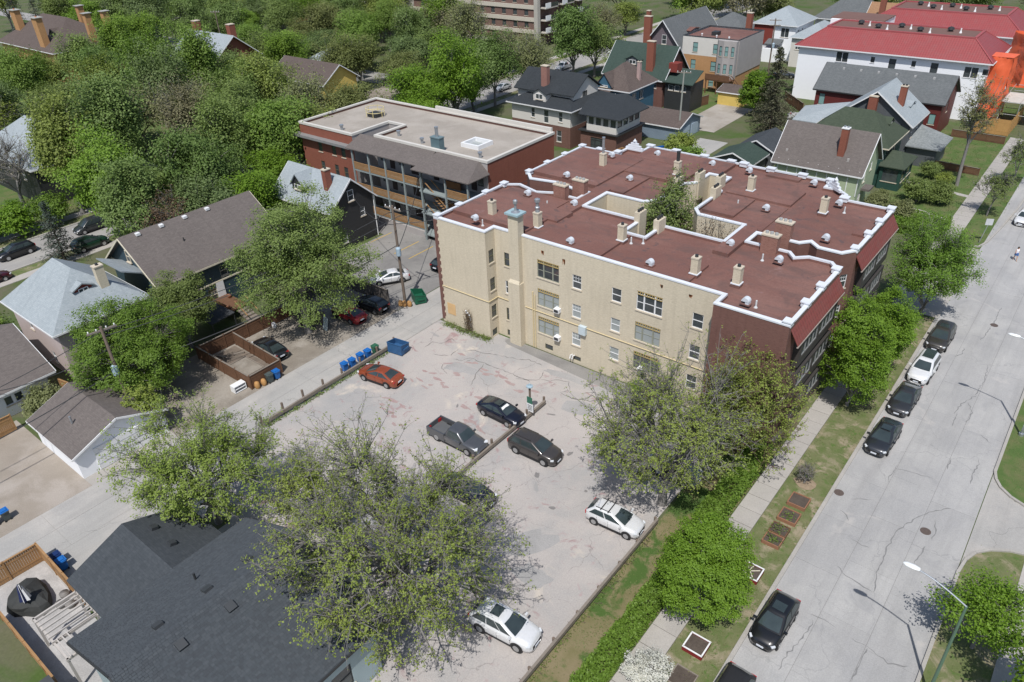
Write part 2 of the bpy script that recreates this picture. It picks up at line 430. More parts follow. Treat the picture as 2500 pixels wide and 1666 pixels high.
walkM = ground('walk_concrete', (.45, .425, .395), (.39, .37, .345), (.42, .40, .37), .6, fine=14, objvar=.28, crack=[(.3, .02, (.2, .19, .18), .55, .6)])
darkasph = ground('grey_asphalt', (.24, .235, .225), (.29, .28, .265), (.2, .195, .19), .3, fine=10, crack=[(.2, .03, (.1, .1, .1), .5, .58)])
yellowM = plain('yellow_line_paint', (.55, .36, .06), .7, .25, 4)
def sheet(name, P, z, mt):
    return struct(MB().poly([(*p, z) for p in P]).build(name, mt))
def rect(x0, x1, y0, y1): return [(x0, y0), (x1, y0), (x1, y1), (x0, y1)]
sheet('ground', rect(-900, 700, -200, 1300), -.02, soil)
sheet('parking_lot', [(-50.4, 17.5), (-43, 17.5), (-43, 16), (-38, 8), (-23.5, 8), (-23.5, 2), (-17.4, 2), (-17.4, 48.3), (-20.0, 48.6), (-20, 49.9), (-43.5, 49.9), (-43.5, 48.5), (-50.4, 48.5)], .012, lotm)
sheet('asphalt_strip', [(-42, 49.2), (-41.3, 48.9), (-20.2, 47.6), (-20.2, 49.95), (-42, 49.95)], .016, darkasph)
sheet('pavement_of_rear_parking', [(-66.5, 47.2), (-55.7, 47.2), (-55.7, 63), (-57.8, 63), (-57.8, 65.7), (-79.5, 65.7), (-79.5, 60.6), (-72, 60.6), (-72, 52), (-66.5, 52)], .012, darkasph)
sheet('dirt_parking_strip', rect(-66.2, -55.6, 19, 47.2), .004, dirtm)
sheet('garage_driveway', rect(-70, -55.6, 2, 13.0), .006, ground('driveway_gravel', (.33, .29, .245), (.28, .245, .205), (.38, .34, .3), .4, fine=12))
sheet('lawn', rect(-17.2, -13.3, 2, 48.4), .01, ground('patchy_lawn', (.25, .205, .125), (.16, .15, .065), (.07, .125, .03), .55, fine=18, bmp=.5, mask=(.5, .57)))
sheet('boulevard_grass', rect(-11.45, -8.35, 0, 78), .006, grassm)
sheet('boulevard_grass', [(-11.0, 99.5), (-8.6, 98.6), (-7.8, 103), (-6.6, 118), (-6.4, 220), (-11.0, 220)], .006, lushm)
sheet('front_lawn', rect(-23.5, -12.0, 101.5, 146), .006, lushm)
sheet('side_drive', [(-13.2, 78.5), (-8.0, 78.5), (-8.0, 80), (-6, 80), (-6, 98.5), (-8.2, 98.2), (-13.2, 99.2)], .009, walkM)
sheet('front_lawn_of_apartment_block', rect(-13.95, -13.25, 47, 78), .004, grassm)
sheet('corner_lawn', [(1.15, 56.3), (1.6, 55.0), (2.8, 53.9), (5.2, 53.4), (60, 53.4), (60, 140), (1.15, 140)], .02, lushm)
sheet('corner_lawn', [(1.15, -2), (60, -2), (60, 49.1), (5, 48.9), (3.0, 48.1), (1.5, 46.7), (1.15, 44.6)], .02, grassm)
sheet('driveway_apron', [(1.0, 44.5), (1.5, 46.7), (3.0, 48.2), (5, 49), (60, 49.2), (60, 53.3), (5, 53.3), (2.8, 53.8), (1.5, 55), (1.0, 56.4)], .024, laneM)
# lane behind the buildings: slabs
lane = struct(MB().box(-55.6, -50.45, -6, 120, -.3, .002).build('back_lane', laneM))
for k in range(16):
    y0 = 3+6.0*k
    for j, (a, b) in enumerate(((-55.55, -53.03), (-53.0, -50.5))):
        MB().box(a, b, y0, y0+5.97, 0, .02+.003*((k*7+j*3) % 3)).build('concrete_slab', laneM, lane)
sheet('garage_apron', rect(-57.0, -55.5, 13, 20.6), .01, walkM)
sheet('lane_apron', [(-50.5, 4), (-43.8, 4), (-43.8, 15.2), (-46, 17.6), (-50.5, 17.6)], .008, laneM)
# east street
st = struct(MB().box(-8.1, .95, -20, 420, -.4, .0).build('street', streetM))
MB().poly([(-8.07, 6, .004), (.92, 6, .004), (.92, 134, .004), (-8.07, 134, .004)]).build('joint_filler', plain('street_joint', (.2, .195, .19), .95, .3, 3), st)
kk = 0
for k in range(24):
    for j, (a, b) in enumerate(((-8.08, -5.08), (-5.06, -2.06), (-2.04, .93))):
        y0 = 8+5.2*k+(0, 1.9, .7)[j]; kk += 1
        MB().box(a, b, y0, y0+5.185, -.01, .014+.0025*(kk*5 % 4)).build('concrete_slab', streetM, st)
kerbM = ground('kerb_concrete', (.42, .40, .37), (.35, .335, .31), None, .8, fine=12)
kb = struct(MB().box(-8.35, -8.08, -5, 79, -.1, .14).build('kerb', kerbM))
struct(MB().box(.93, 1.15, -5, 44.4, -.1, .15).build('kerb', kerbM)); struct(MB().box(.93, 1.15, 56.4, 200, -.1, .15).build('kerb', kerbM))
def kcurve(P, w_=.2):
    b = MB()
    for i in range(len(P)-1): b.beam((*P[i], .06), (*P[i+1], .06), w_/2, .08)
    return struct(b.build('kerb', kerbM))
kcurve([(1.05, 44.4), (1.2, 45.7), (1.6, 46.8), (2.3, 47.6), (3.4, 48.3), (5, 48.8), (20, 49.1)])
kcurve([(1.05, 56.4), (1.25, 55.6), (1.7, 54.8), (2.5, 54.1), (3.6, 53.6), (6, 53.3), (20, 53.3)])
kcurve([(-11.0, 99.6), (-9.6, 98.7), (-8.4, 98.9), (-7.8, 101), (-7.3, 106), (-6.7, 114), (-6.4, 122), (-6.3, 200)])
# sidewalks with single slabs
jointM = plain('joint_dirt', (.15, .14, .125), .95, .3, 3)
sw = struct(MB().box(-13.22, -11.46, -2, 79, -.2, .006).build('sidewalk', jointM))
MB().box(-12.96, -10.87, 98, 146, -.2, .006).build('sidewalk_bed', jointM, sw)
for k in range(-9, 82):
    y0 = 14+1.62*k
    if 78 < y0 < 98: continue
    MB().box(-13.2+(.25 if y0 > 98 else 0), -11.48+(.6 if y0 > 98 else 0), y0, y0+1.575, 0, .03+.006*((k*13) % 5)/2).build('paving_slab', walkM, sw)
struct(MB().box(4.35, 6.1, 0, 48, -.1, .05).build('sidewalk', walkM))
struct(MB().poly([(-19.9, 106.6, .02), (-12.3, 105.2, .02), (-12.3, 106.2, .02), (-19.9, 107.8, .02)]).build('garden_path', walkM))
struct(MB().poly([(-21.5, 116.6, .02), (-11.9, 114.9, .02), (-11.9, 115.8, .02), (-21.5, 117.6, .02)]).build('garden_path', walkM))
struct(MB().prism([(-10.1+.75*math.cos(k*.63)*(1+.15*(k % 3)), 46.7+.7*math.sin(k*.63)) for k in range(10)], .0, .03).build('mulch_patch', ground('mulch', (.34, .27, .19), (.25, .19, .13), None, 2, fine=14, bmp=.6)))
# west street
west = ground('west_street_concrete', (.33, .32, .31), (.28, .275, .27), (.36, .35, .33), .2, fine=10, streak=.3)
sheet('west_street', rect(-111.8, -103.6, -60, 420), .004, west)
struct(MB().box(-112.1, -111.8, -60, 420, -.1, .13).build('kerb', kerbM)); struct(MB().box(-103.6, -103.3, -60, 420, -.1, .13).build('kerb', kerbM))
struct(MB().box(-116.2, -114.4, -60, 420, -.1, .05).build('sidewalk', walkM)); struct(MB().box(-101.4, -99.8, -60, 420, -.1, .05).build('sidewalk', walkM))
sheet('boulevard_grass', rect(-114.4, -112.1, -60, 420), .008, grassm); sheet('boulevard_grass', rect(-103.3, -101.4, -60, 420), .008, grassm)
sheet('park_lawn', rect(-215, -118, 18, 92), .004, lushm)
sheet('cross_street', rect(-400, -112.2, 118, 126), .003, west)
sheet('vacant_lot', rect(-135, -117, 102, 117), .006, dirtm)
sheet('garden_soil', rect(-64.4, -56.3, 28.8, 32.3), .009, ground('dark_garden_soil', (.17, .14, .115), (.22, .18, .145), (.14, .12, .10), 1.0, fine=12, bmp=.5))
sheet('service_yard', rect(-62.5, -55, 124, 141.2), .006, ground('pale_yard', (.42, .39, .35), (.34, .31, .275), (.3, .27, .23), .3, fine=10))
sheet('back_garden_grass', rect(-71, -58.5, 133, 150), .004, lushm)
sheet('park_path', [(-190, 60), (-189.5, 58.5), (-150, 58.3), (-118, 56.5), (-118, 58), (-150, 59.9)], .02, walkM)
for x0, y0 in ((-61.2, 55.2), (-64.2, 56.6), (-67.0, 57.6), (-72.5, 61.9)):
    pass
for k, x in enumerate((-63.9, -66.5, -71.6)):
    struct(MB().box(x-.06, x+.06, 57.2+.6*(k == 2), 61.6, .013, .0165).build('parking_line', yellowM))
struct(MB().box(-66.3, -63.0, 47.9, 48.02, .013, .0165).build('parking_line', yellowM))

LC= [[(-44.69, 43.93), (-44.84, 44.97), (-44.88, 45.69)], [(-44.09, 43.7), (-43.19, 44.02), (-42.89, 44.78), (-42.0, 44.87), (-41.06, 44.9), (-39.12, 45.03)], [(-39.68, 41.33), (-40.58, 43.22), (-41.07, 44.8)], [(-44.23, 45.41), (-43.41, 46.05), (-42.05, 46.29), (-40.79, 46.86)], [(-36.96, 44.61), (-35.81, 45.19), (-35.01, 45.86), (-35.52, 47.14)], [(-35.01, 45.86), (-34.13, 46.19), (-33.48, 46.95), (-32.59, 47.14), (-31.68, 46.07)], [(-33.64, 45.52), (-33.42, 46.4)], [(-31.68, 46.07), (-32.32, 45.33)], [(-47.93, 43.46), (-47.97, 44.8), (-47.02, 45.12), (-46.72, 46.37), (-45.96, 46.22)], [(-46.83, 48.8), (-45.79, 48.45)], [(-32.32, 45.33), (-30.93, 45.21), (-29.38, 45.78), (-28.65, 46.85)], [(-39.12, 45.03), (-37.64, 45.02), (-35.53, 45.04)], [(-46.43, 43.19), (-45.51, 43.51), (-44.69, 43.93)], [(-40.79, 46.86), (-39.06, 47.28), (-37.91, 47.93), (-36.24, 47.86)], [(-44.36, 42.71), (-43.9, 41.78), (-42.74, 41.38)]]
SC= [[(-5.59, 40.06), (-4.43, 39.52), (-2.94, 39.28)], [(-2.94, 39.28), (-3.19, 41.07), (-3.29, 42.74), (-3.27, 44.07), (-3.16, 45.79), (-2.36, 48.08), (-1.64, 49.25), (-0.7, 50.32)], [(-5.22, 34.86), (-5.27, 33.21), (-5.6, 31.67), (-5.64, 30.15)], [(-5.7, 35.13), (-4.71, 35.25), (-3.94, 35.15)], [(-2.97, 34.94), (-1.92, 34.96), (-0.68, 34.51), (0.34, 35.04)], [(-5.1, 52.97), (-5.26, 51.17), (-5.05, 50.41)], [(-5.19, 52.48), (-3.96, 52.75), (-2.39, 52.86)], [(-6.84, 47.02), (-5.5, 47.91)], [(-5.57, 43.05), (-4.74, 42.99), (-4.25, 43.02)], [(-0.23, 57.39), (-0.13, 56.39), (-0.27, 55.24), (-0.15, 53.9)], [(-1.96, 54.63), (-1.97, 56.12)], [(-1.89, 34.85), (-2.03, 33.36), (-1.95, 32.02)], [(-1.22, 45.44), (-1.37, 44.17), (-1.44, 43.31)], [(-1.36, 48.46), (-1.04, 47.1), (-1.03, 46.25)], [(-7.18, 45.44), (-6.56, 45.16), (-6.2, 44.69)], [(-5.17, 71.84), (-4.62, 72.86), (-4.8, 74.01)], [(-2.21, 66.41), (-2.95, 64.29), (-3.12, 62.37)], [(-2.49, 64.88), (-1.97, 63.45), (-2.05, 61.65)], [(-2.33, 72.03), (-2.11, 68.97), (-2.31, 66.34)], [(-3.78, 76.36), (-3.35, 81.15), (-3.4, 84.44)], [(-2.94, 60.52), (-2.96, 62.73)], [(0.14, 59.94), (-0.75, 60.67)]]
RP= [(-44.64, 38.96), (-44.49, 40.43), (-42.61, 40.41), (-42.65, 38.82), (-41.5, 40.03), (-44.42, 35.65), (-42.66, 35.34), (-42.58, 33.98), (-44.32, 34.06), (-37.68, 40.07), (-41.77, 42.22), (-40.44, 43.94), (-38.64, 44.0), (-37.11, 43.9), (-35.48, 43.62), (-36.24, 37.39), (-34.8, 36.92), (-37.69, 38.44), (-41.26, 33.25), (-39.88, 43.72), (-41.81, 44.21), (-43.6, 44.7), (-34.2, 43.98), (-29.53, 46.5), (-36.31, 39.7)]

def crack_strips(lines, w_, z, name, mt, parent, seed):
    rn = random.Random(seed); b = MB()
    for P in lines:
        Q = []
        for i in range(len(P)-1):
            a_, c_ = Vector(P[i]), Vector(P[i+1]); n = max(2, int((c_-a_).length/.28)); pe = Vector((-(c_-a_).y, (c_-a_).x)).normalized()
            for k in range(n): Q.append(a_.lerp(c_, k/n)+pe*rn.uniform(-.09, .09))
        Q.append(Vector(P[-1])); ws = [w_*rn.uniform(.35, 1.3) for _ in Q]; ws[0] = ws[-1] = .006
        for i in range(len(Q)-1):
            d_ = (Q[i+1]-Q[i]).normalized(); pe = Vector((-d_.y, d_.x))
            b.poly([(*(Q[i]-pe*ws[i]/2), z), (*(Q[i+1]-pe*ws[i+1]/2), z), (*(Q[i+1]+pe*ws[i+1]/2), z), (*(Q[i]+pe*ws[i]/2), z)])
    o = b.build(name, mt, parent); o['kind'] = 'stuff'; return o
lot_o = bpy.data.objects['parking_lot']
crack_strips(LC, .085, .017, 'pavement_cracks', plain('crack_fill', (.17, .16, .155), .95, .3, 5), lot_o, 1)
rn = random.Random(4); rp = MB()
def blob(b, x, y, rx, ry, an, z, rn, n=11):
    P_ = []
    for j in range(n):
        a = 2*math.pi*j/n; k = rn.uniform(.6, 1.15); u, v = rx*k*math.cos(a), ry*k*math.sin(a); P_.append((x+u*math.cos(an)-v*math.sin(an), y+u*math.sin(an)+v*math.cos(an), z))
    b.poly(P_)
for i, (x, y) in enumerate(RP):
    for k in range(2): blob(rp, x+rn.uniform(-.5, .5), y+rn.uniform(-.35, .35), rn.uniform(.25, .7), rn.uniform(.1, .24), rn.uniform(-.5, .6), .0145+.0001*(i*2+k), rn)
o = rp.build('worn_red_patches', ground('bare_red_base', (.32, .225, .22), (.39, .30, .285), (.36, .29, .275), 1.5, fine=12), lot_o); o['kind'] = 'stuff'
dp = MB()
for i, (x, y, rx, ry, an) in enumerate(((-42.3, 42.9, 2.0, .9, .3), (-29.6, 44.6, 1.7, 1.1, .4), (-33.5, 47.6, 2.6, .5, .1), (-22.5, 39.5, 1.3, .8, .7), (-24, 29, 2.6, 1.4, .9), (-21.5, 27.0, 1.6, 1.1, .2))): blob(dp, x, y, rx, ry, an, .0132+.0001*i, rn, 15)
o = dp.build('asphalt_repairs', ground('repair_asphalt', (.335, .33, .325), (.375, .365, .36), (.31, .305, .30), .7, fine=10), lot_o); o['kind'] = 'stuff'
os_ = MB()
for i, (x, y) in enumerate(((-33.4, 39.4), (-34.0, 34.4), (-28.2, 37.1), (-18.8, 34.4), (-48.3, 37.0), (-27.3, 35.0), (-24.2, 33.0), (-38.5, 38.3), (-37.6, 34.2), (-45.0, 37.4), (-31.0, 41.9), (-23.5, 36.2), (-26.5, 38.9))): blob(os_, x+rn.uniform(-.3, .3), y+rn.uniform(-.3, .3), rn.uniform(.15, .45), rn.uniform(.1, .28), rn.uniform(0, 3), .0178+.0001*i, rn)
o = os_.build('oil_spots', plain('oil_stain', (.20, .19, .185), .7, .3, 4), lot_o); o['kind'] = 'stuff'
crack_strips(SC, .075, .026, 'pavement_cracks', plain('street_crack_fill', (.21, .21, .21), .95, .3, 5), st, 2)

# ================================================================ main apartment block
DECK, PAR = 11.62, 11.95
roofM = ground('red_brown_roof_membrane', (.205, .104, .086), (.172, .086, .072), (.225, .122, .102), .18, rough=.72, fine=6, bmp=.08, seam=1.0,
               patch=[((.115, .074, .066), .52, .74, .33), ((.24, .15, .14), .64, .74, .5), ((.10, .07, .068), .60, .72, .9)])
coping = plain('white_coping_metal', (.64, .67, .72), .45, .12, 1.2)
OUT = [(-50, 48.7), (-43.4, 48.7), (-43.4, 50.1), (-20, 50.1), (-20, 48.5), (-14, 48.5), (-14, 59.3), (-15, 60.5), (-17, 60.5), (-17.9, 59.7), (-18.6, 60.5), (-22.4, 60.5),
       (-22.4, 62.5), (-18.6, 62.5), (-17.9, 63.3), (-17, 62.5), (-14.9, 62.5), (-14, 63.8), (-14, 74.8), (-18.8, 74.8), (-18.8, 76.1), (-20, 77.1), (-21.2, 77.1), (-21.2, 79.1),
       (-43, 79.1), (-43, 77.1), (-45, 77.1), (-45, 74.8), (-50, 74.8), (-50, 63.9), (-48.5, 62.4), (-45.3, 63), (-42.6, 62.4), (-41, 62.4), (-41, 60.6), (-43.9, 60.6), (-45.6, 59.8), (-48.4, 60.6), (-50, 59.6)]
COURT = [(-39.1, 59.4), (-32.6, 59.4), (-32.6, 56.2), (-30.5, 56.2), (-30.5, 59.4), (-24.3, 59.4), (-24.3, 63.5), (-28.9, 63.5), (-29.8, 64.6), (-29.8, 70.2), (-30.7, 71.1), (-30.7, 74.2),
         (-32.8, 74.2), (-32.8, 71.1), (-33.7, 70.1), (-33.7, 64.6), (-34.8, 63.4), (-39.1, 63.4)]
apt = thing('apartment_block', 'three storey buff and red brick apartment block with red-brown flat roof and white coping', 'apartment building', (-32, 50, 0))
def offset(P, d):
    n = len(P); Q = []
    for i in range(n):
        a, b, c = Vector(P[i-1]), Vector(P[i]), Vector(P[(i+1) % n])
        d1 = (b-a).normalized(); d2 = (c-b).normalized()
        n1 = Vector((-d1.y, d1.x)); n2 = Vector((-d2.y, d2.x))
        k = (n1+n2); k = k/max(.35, k.dot(n1)); Q.append((b.x+k.x*d, b.y+k.y*d))
    return Q
F1, F2, F3 = 2.05, 5.12, 8.18
A_, B_ = MB(), MB()       # buff walls, red walls
sg = []; tfr = plain('sage_frame', (.26, .27, .22), .6)
for z in (F1, F2, F3):
    sg += [(9.10, z, .98, 1.4, 'dh6', white, bglass if z != F3 else wglass), (13.3, z, .98, 1.35, 'dh', white, wglass if z == F3 else bglass), (21.07, z, .98, 1.4, 'dh', white)]
    sg += [(5.1, z-.05, 2.5, 1.85, 'tri', tfr, wglass if z == F3 else bglass), (15.8, z-.05, 2.5, 1.85, 'tri', tfr if z < F3 else white, wglass if z != F2 else bglass)]
    sg += [(1.1, z, .62, 1.42, 'dh', white if z == F2 else olive)]
sg += [(5.9, .35, .95, .6, 'plain', olive, wglass, False), (9.3, .35, .85, .5, 'plain', olive, wglass, False), (1.1, .2, .5, .7, 'plain', olive, wglass, False)]
facade(A_, apt, (-43.4, 50.1), (-20, 50.1), 0, PAR-.1, sg)
facade(A_, apt, (-50, 48.7), (-43.4, 48.7), 0, PAR-.1)
facade(A_, apt, (-43.4, 48.7), (-43.4, 50.1), 0, PAR-.1, [(.4, z+.25, .75, 1.4, 'dh', olive) for z in (F1, F2, F3)]+[(.35, .15, .75, .8, 'plain', olive, wglass, False)])
facade(B_, apt, (-20, 50.1), (-20, 48.5), 0, PAR-.1)
facade(B_, apt, (-20, 48.5), (-14, 48.5), 0, PAR-.1, [(4.2, z, 1.0, 1.4, 'dh') for z in (F1, F2)])
ew = []
for z in (F1, F2, F3): ew += [(2.1, z-.4, 3.2, 1.55, 'quad', dkmetal), (6.0, z-.4, 3.2, 1.55, 'quad', dkmetal)]
facade(B_, apt, (-14, 48.5), (-14, 59.3), 0, PAR-.1, ew)
for i in range(6, 17):
    a, b = OUT[i], OUT[i+1]
    ws = []
    if i in (11, ): ws = []
    if i == 16: ws = [(.35, z+.05, .75, 1.35, 'dh6') for z in (F1+.2, F2+.2, F3+.2)]
    if i == 12: ws = [(1.6, z, .8, 1.35, 'dh') for z in (F2, F3)]
    facade(B_, apt, a, b, 0, PAR-.1, ws)
facade(B_, apt, (-14, 63.8), (-14, 74.8), 0, PAR-.1, ew)
for i in range(18, len(OUT)):
    facade(B_, apt, OUT[i], OUT[(i+1) % len(OUT)], 0, PAR-.1)
for i in range(len(COURT)):       # courtyard walls face inwards
    a, b = COURT[(i+1) % len(COURT)], COURT[i]
    L = math.hypot(b[0]-a[0], b[1]-a[1]); ws = []
    if i in (8, 14, 12): ws = [(L*.3, z, .8, 1.4, 'dh', olive) for z in (F2, F3)] if L > 2 else []
    facade(A_, apt, a, b, 0, PAR-.1, ws)
wallA = A_.build('buff_brick_wall', buff, apt); wallB = B_.build('red_brick_wall', redbr, apt)
# roof deck with the courtyard cut out
d = MB(); iO = offset(OUT, .3); iC = offset(COURT, -.3)
loops = [[Vector((*p, 0)) for p in iO], [Vector((*p, 0)) for p in iC]]
fl = loops[0]+loops[1]
for t in tessellate_polygon(loops):
    q = [fl[i] for i in t]
    if (q[1]-q[0]).cross(q[2]-q[0]).z < 0: q = q[::-1]
    d.poly([(p.x, p.y, DECK) for p in q])
for P, s in ((iO, 1), (iC, -1)):
    for i in range(len(P)):
        a, b = P[i], P[(i+1) % len(P)]
        if s > 0: a, b = b, a
        d.poly([(*a, DECK), (*b, DECK), (*b, PAR-.1), (*a, PAR-.1)])
deck = d.build('roof', roofM, apt)
# stepped roof levels
for (x0, x1, y0, y1, h) in ((-49.5, -41.15, 64.4, 74.3, .55), (-42.6, -34.3, 70.1, 74.7, .33), (-42.6, -31.85, 74.7, 78.6, .36), (-41.15, -37.9, 64.6, 70.1, .2), (-49.5, -40.2, 51.0, 54.4, .5), (-49.4, -39.1, 54.4, 57.1, .42),
                            (-40.2, -31.8, 50.6, 56.0, .22), (-48.4, -41.1, 57.1, 59.3, .5), (-41.1, -39.45, 57.1, 64.6, .3), (-24.2, -22.75, 57.0, 63.3, .36), (-29.2, -25.9, 65.0, 70.1, .3),
                            (-29.3, -22.5, 70.6, 74.8, .24), (-25.9, -22.5, 63.6, 70.1, .1), (-27.9, -24.3, 77.5, 78.6, .22), (-30.0, -23.3, 50.6, 54.5, .2), (-15.6, -14.5, 67.4, 70.5, .2)):
    MB().box(x0, x1, y0, y1, DECK-.05, DECK+min(h, .4), skip='b').build('raised_roof_section', roofM, deck)
def cope(P, w_=.29, o_=.04):
    b = MB(); a = offset(P, -o_); c = offset(P, w_); n = len(P); z0, z1 = PAR-.1, PAR+.06
    for i in range(n):
        j = (i+1) % n
        b.poly([(*a[i], z1-.03), (*a[j], z1-.03), (*c[j], z1), (*c[i], z1)])
        b.poly([(*a[i], z0), (*a[j], z0), (*a[j], z1-.03), (*a[i], z1-.03)])
        b.poly([(*c[j], z0-.05), (*c[i], z0-.05), (*c[i], z1), (*c[j], z1)])
        b.poly([(*a[j], z0), (*a[i], z0), (*c[i], z0), (*c[j], z0)])
    return b
cope(OUT).build('coping', coping, apt)
cope(COURT[::-1]).build('coping', coping, apt)
def pier(x, y, hx=.36, hy=.36, h=.26):
    hx *= .85; hy *= .9
    b = MB().box(x-hx, x+hx, y-hy, y+hy, PAR-.2, PAR+h-.1); b.box(x-hx-.06, x+hx+.06, y-hy-.06, y+hy+.06, PAR+h-.1, PAR+h)
    return b.build('parapet_pier', coping, apt)
for y in (49.0, 52.3, 56.5, 59.5, 64.0, 67.5, 71.0, 74.6): pier(-49.75, y)
for y in (48.85, 52.4, 55.7, 59.2, 64.0, 67.7, 71.0, 74.55): pier(-14.25, y)
for x in (-42.8, -39.4, -35.8, -32.5, -31.0, -27.9, -24.4, -21.4): pier(x, 78.9, .5, .3)
pier(-47.2, 74.6, .5, .3); pier(-44.9, 74.9, .4, .4); pier(-18.7, 74.8, .45, .4)
for (x, y, an) in ((-43.9, 77.0, 0), (-20.4, 76.9, R(-40))):
    pd = MB()
    for k, (hw, z) in enumerate(((1.15, .25), (.85, .5), (.5, .78), (.22, 1.05))): pd.obox((x, y, PAR+z/2), hw, .16-.02*k, z/2, an)
    pd.tube([(x, y-.02, PAR+1.0), (x, y-.02, PAR+1.3)], [.2, .02], 8)
    pd.build('pediment_crest', coping, apt)
# ochre transoms with small lights over the triple windows
for zt in (F1, F2, F3):
    for x in (-38.3, -27.6):
        if zt == F3 and x > -30: pass
        tb = MB(); z0, z1 = zt+1.46, zt+1.78
        tb.box(x+.05, x+2.45, 50.1, 50.13, z0-.02, z0+.05); tb.box(x+.05, x+2.45, 50.1, 50.13, z1-.05, z1+.01)
        for k in range(11): tb.box(x+.06+k*.233, x+.12+k*.233, 50.1, 50.13, z0+.05, z1-.05)
        tb.build('transom', ochre, apt)
# red tile awnings along the street front
awn = tile('red_awning_tile', (.20, .05, .046))
for y0, y1 in ((49.0, 59.3), (63.9, 74.9)):
    a = MB(); a.slab([(-13.3, y0, 10.2), (-13.3, y1, 10.2), (-14.02, y1, 11.4), (-14.02, y0, 11.4)], .1, 0, 0)
    ao = a.build('awning_roof', awn, apt)
    MB().box(-13.37, -13.25, y0-.05, y1+.05, 10.01, 10.11).build('gutter', plain('awning_gutter', (.35, .30, .27), .6), ao)
# sunroom bays under the awnings
bayfr = plain('grey_bay_frame', (.24, .25, .25), .5)
for y0, y1 in ((50.4, 58.6), (65.4, 73.6)):
    for k, z in enumerate((1.2, 4.3, 7.4)):
        b = MB(); facade(b, apt, (-13.45, y0), (-13.45, y1), z, z+2.35, [(.5, z+.75, 3.4, 1.35, 'quad', bayfr, wglass, False), (4.3, z+.75, 3.4, 1.35, 'quad', bayfr, wglass, False)])
        facade(b, apt, (-14, y0), (-13.45, y0), z, z+2.35); facade(b, apt, (-13.45, y1), (-14, y1), z, z+2.35)
        b.poly([(-14, y0, z+2.35), (-13.45, y0, z+2.35), (-13.45, y1, z+2.35), (-14, y1, z+2.35)])
        b.poly([(-14, y1, z), (-13.45, y1, z), (-13.45, y0, z), (-14, y0, z)])
        b.build('bay', plain('dark_bay_panel', (.055, .05, .048), .6), apt)
MB().box(-14.12, -13.9, 48.4, 59.4, 4.2, 4.5).build('stone_band', stone, apt); MB().box(-14.12, -13.9, 63.8, 74.9, 4.2, 4.5).build('stone_band', stone, apt)
MB().box(-14.15, -13.88, 48.36, 59.4, 0, .75).build('stone_plinth', stone, apt)
# buff-coloured details on the lot side
pipeM = plain('yellow_gas_pipe', (.60, .50, .30), .5, .05)
pp = MB()
for a, b in (((-49.6, 48.64), (-43.34, 48.64)), ((-43.34, 48.66), (-43.34, 50.02)), ((-43.3, 50.04), (-41.4, 50.04)), ((-39.8, 50.04), (-20.3, 50.04))): pp.tube([(*a, 4.4), (*b, 4.4)], .045, 6)
pp.build('gas_pipe', pipeM, apt)
for x in (-38.85, -38.6): MB().tube([(x, 50.0, .1), (x, 50.0, 6.4-.3*(x > -38.7))], .05, 6).build('riser_pipe', pipeM, apt)
cb = MB().box(-41.35, -39.95, 49.35, 50.4, 0, 7.0); cb.box(-41.2, -40.05, 49.55, 50.4, 7.0, 14.0)
cb.poly([(-41.35, 49.35, 7.0), (-39.95, 49.35, 7.0), (-40.05, 49.55, 7.3), (-41.2, 49.55, 7.3)])
cbo = cb.build('chimney_stack', buff, apt)
MB().box(-41.4, -39.85, 49.3, 50.65, 14.003, 14.18).build('cap', plain('verdigris_metal', (.30, .42, .46), .5, .15), cbo)
MB().lathe((-40.6, 50.0, 14.18), [(.45, 0), (.12, .14), (.12, .8), (.22, .82), (.22, 1.1), (.1, 1.2)], 10).build('flue', grmetal, cbo)
q = MB()
for k in range(30):
    wq = .42 if k % 2 else .28
    q.box(-50.06, -50+wq, 48.63, 48.7+.3, .35+k*.38, .35+k*.38+.37)
q.build('corner_quoin', redbr, apt)
MB().box(-49.2, -48.1, 48.66, 48.69, 1.2, 2.5).build('plaster_patch', plain('ochre_plaster', (.60, .40, .20), .9), apt)
mbx = MB().box(-33.35, -32.6, 49.75, 50.08, 3.7, 4.6).build('meter_box', plain('pale_blue_grey_metal', (.5, .58, .62), .5), apt)
for (x, z) in ((-36.15, 5.15), (-36.15, 2.05), (-26.9, 2.05)):
    a = MB().box(x, x+.6, 49.65, 50.2, z, z+.42).build('air_conditioner', white, apt)
    MB().box(x+.06, x+.54, 49.64, 49.66, z+.06, z+.36).build('grille', dkmetal, a)
vent = MB()
for k in range(3): vent.tube([(-46.4+k*.22, 48.66, .4), (-46.4+k*.22, 48.5, 2.5-.2*k), (-46.3+k*.22, 48.35, 2.6-.2*k)], .06, 6)
vent.build('vent_pipe', white, apt)
v2 = MB()
for k in range(2): v2.tube([(-34.2+k*.25, 50.05, .9), (-34.2+k*.25, 49.7, 1.0), (-34.2+k*.25, 49.62, .7)], .07, 6)
v2.build('vent_pipe', white, apt)
# rust streaks are stains with a shape of their own
rust = plain('rust_stain', (.30, .12, .05), .9, .4, 6)
for x, z, h in ((-37.7, 10.9, .35), (-35.3, 10.7, .5), (-25.4, 11.1, .25), (-22.7, 11.0, .22)):
    b = MB(); rnd = random.Random(int(x*7))
    for k in range(7):
        xx = x+rnd.uniform(-.14, .14); hh = h*rnd.uniform(.3, 1); b.poly([(xx, 50.096, z-hh), (xx+.05, 50.096, z-hh), (xx+.07, 50.096, z+.1), (xx-.02, 50.096, z+.1)])
    b.build('rust_streak', rust, apt)
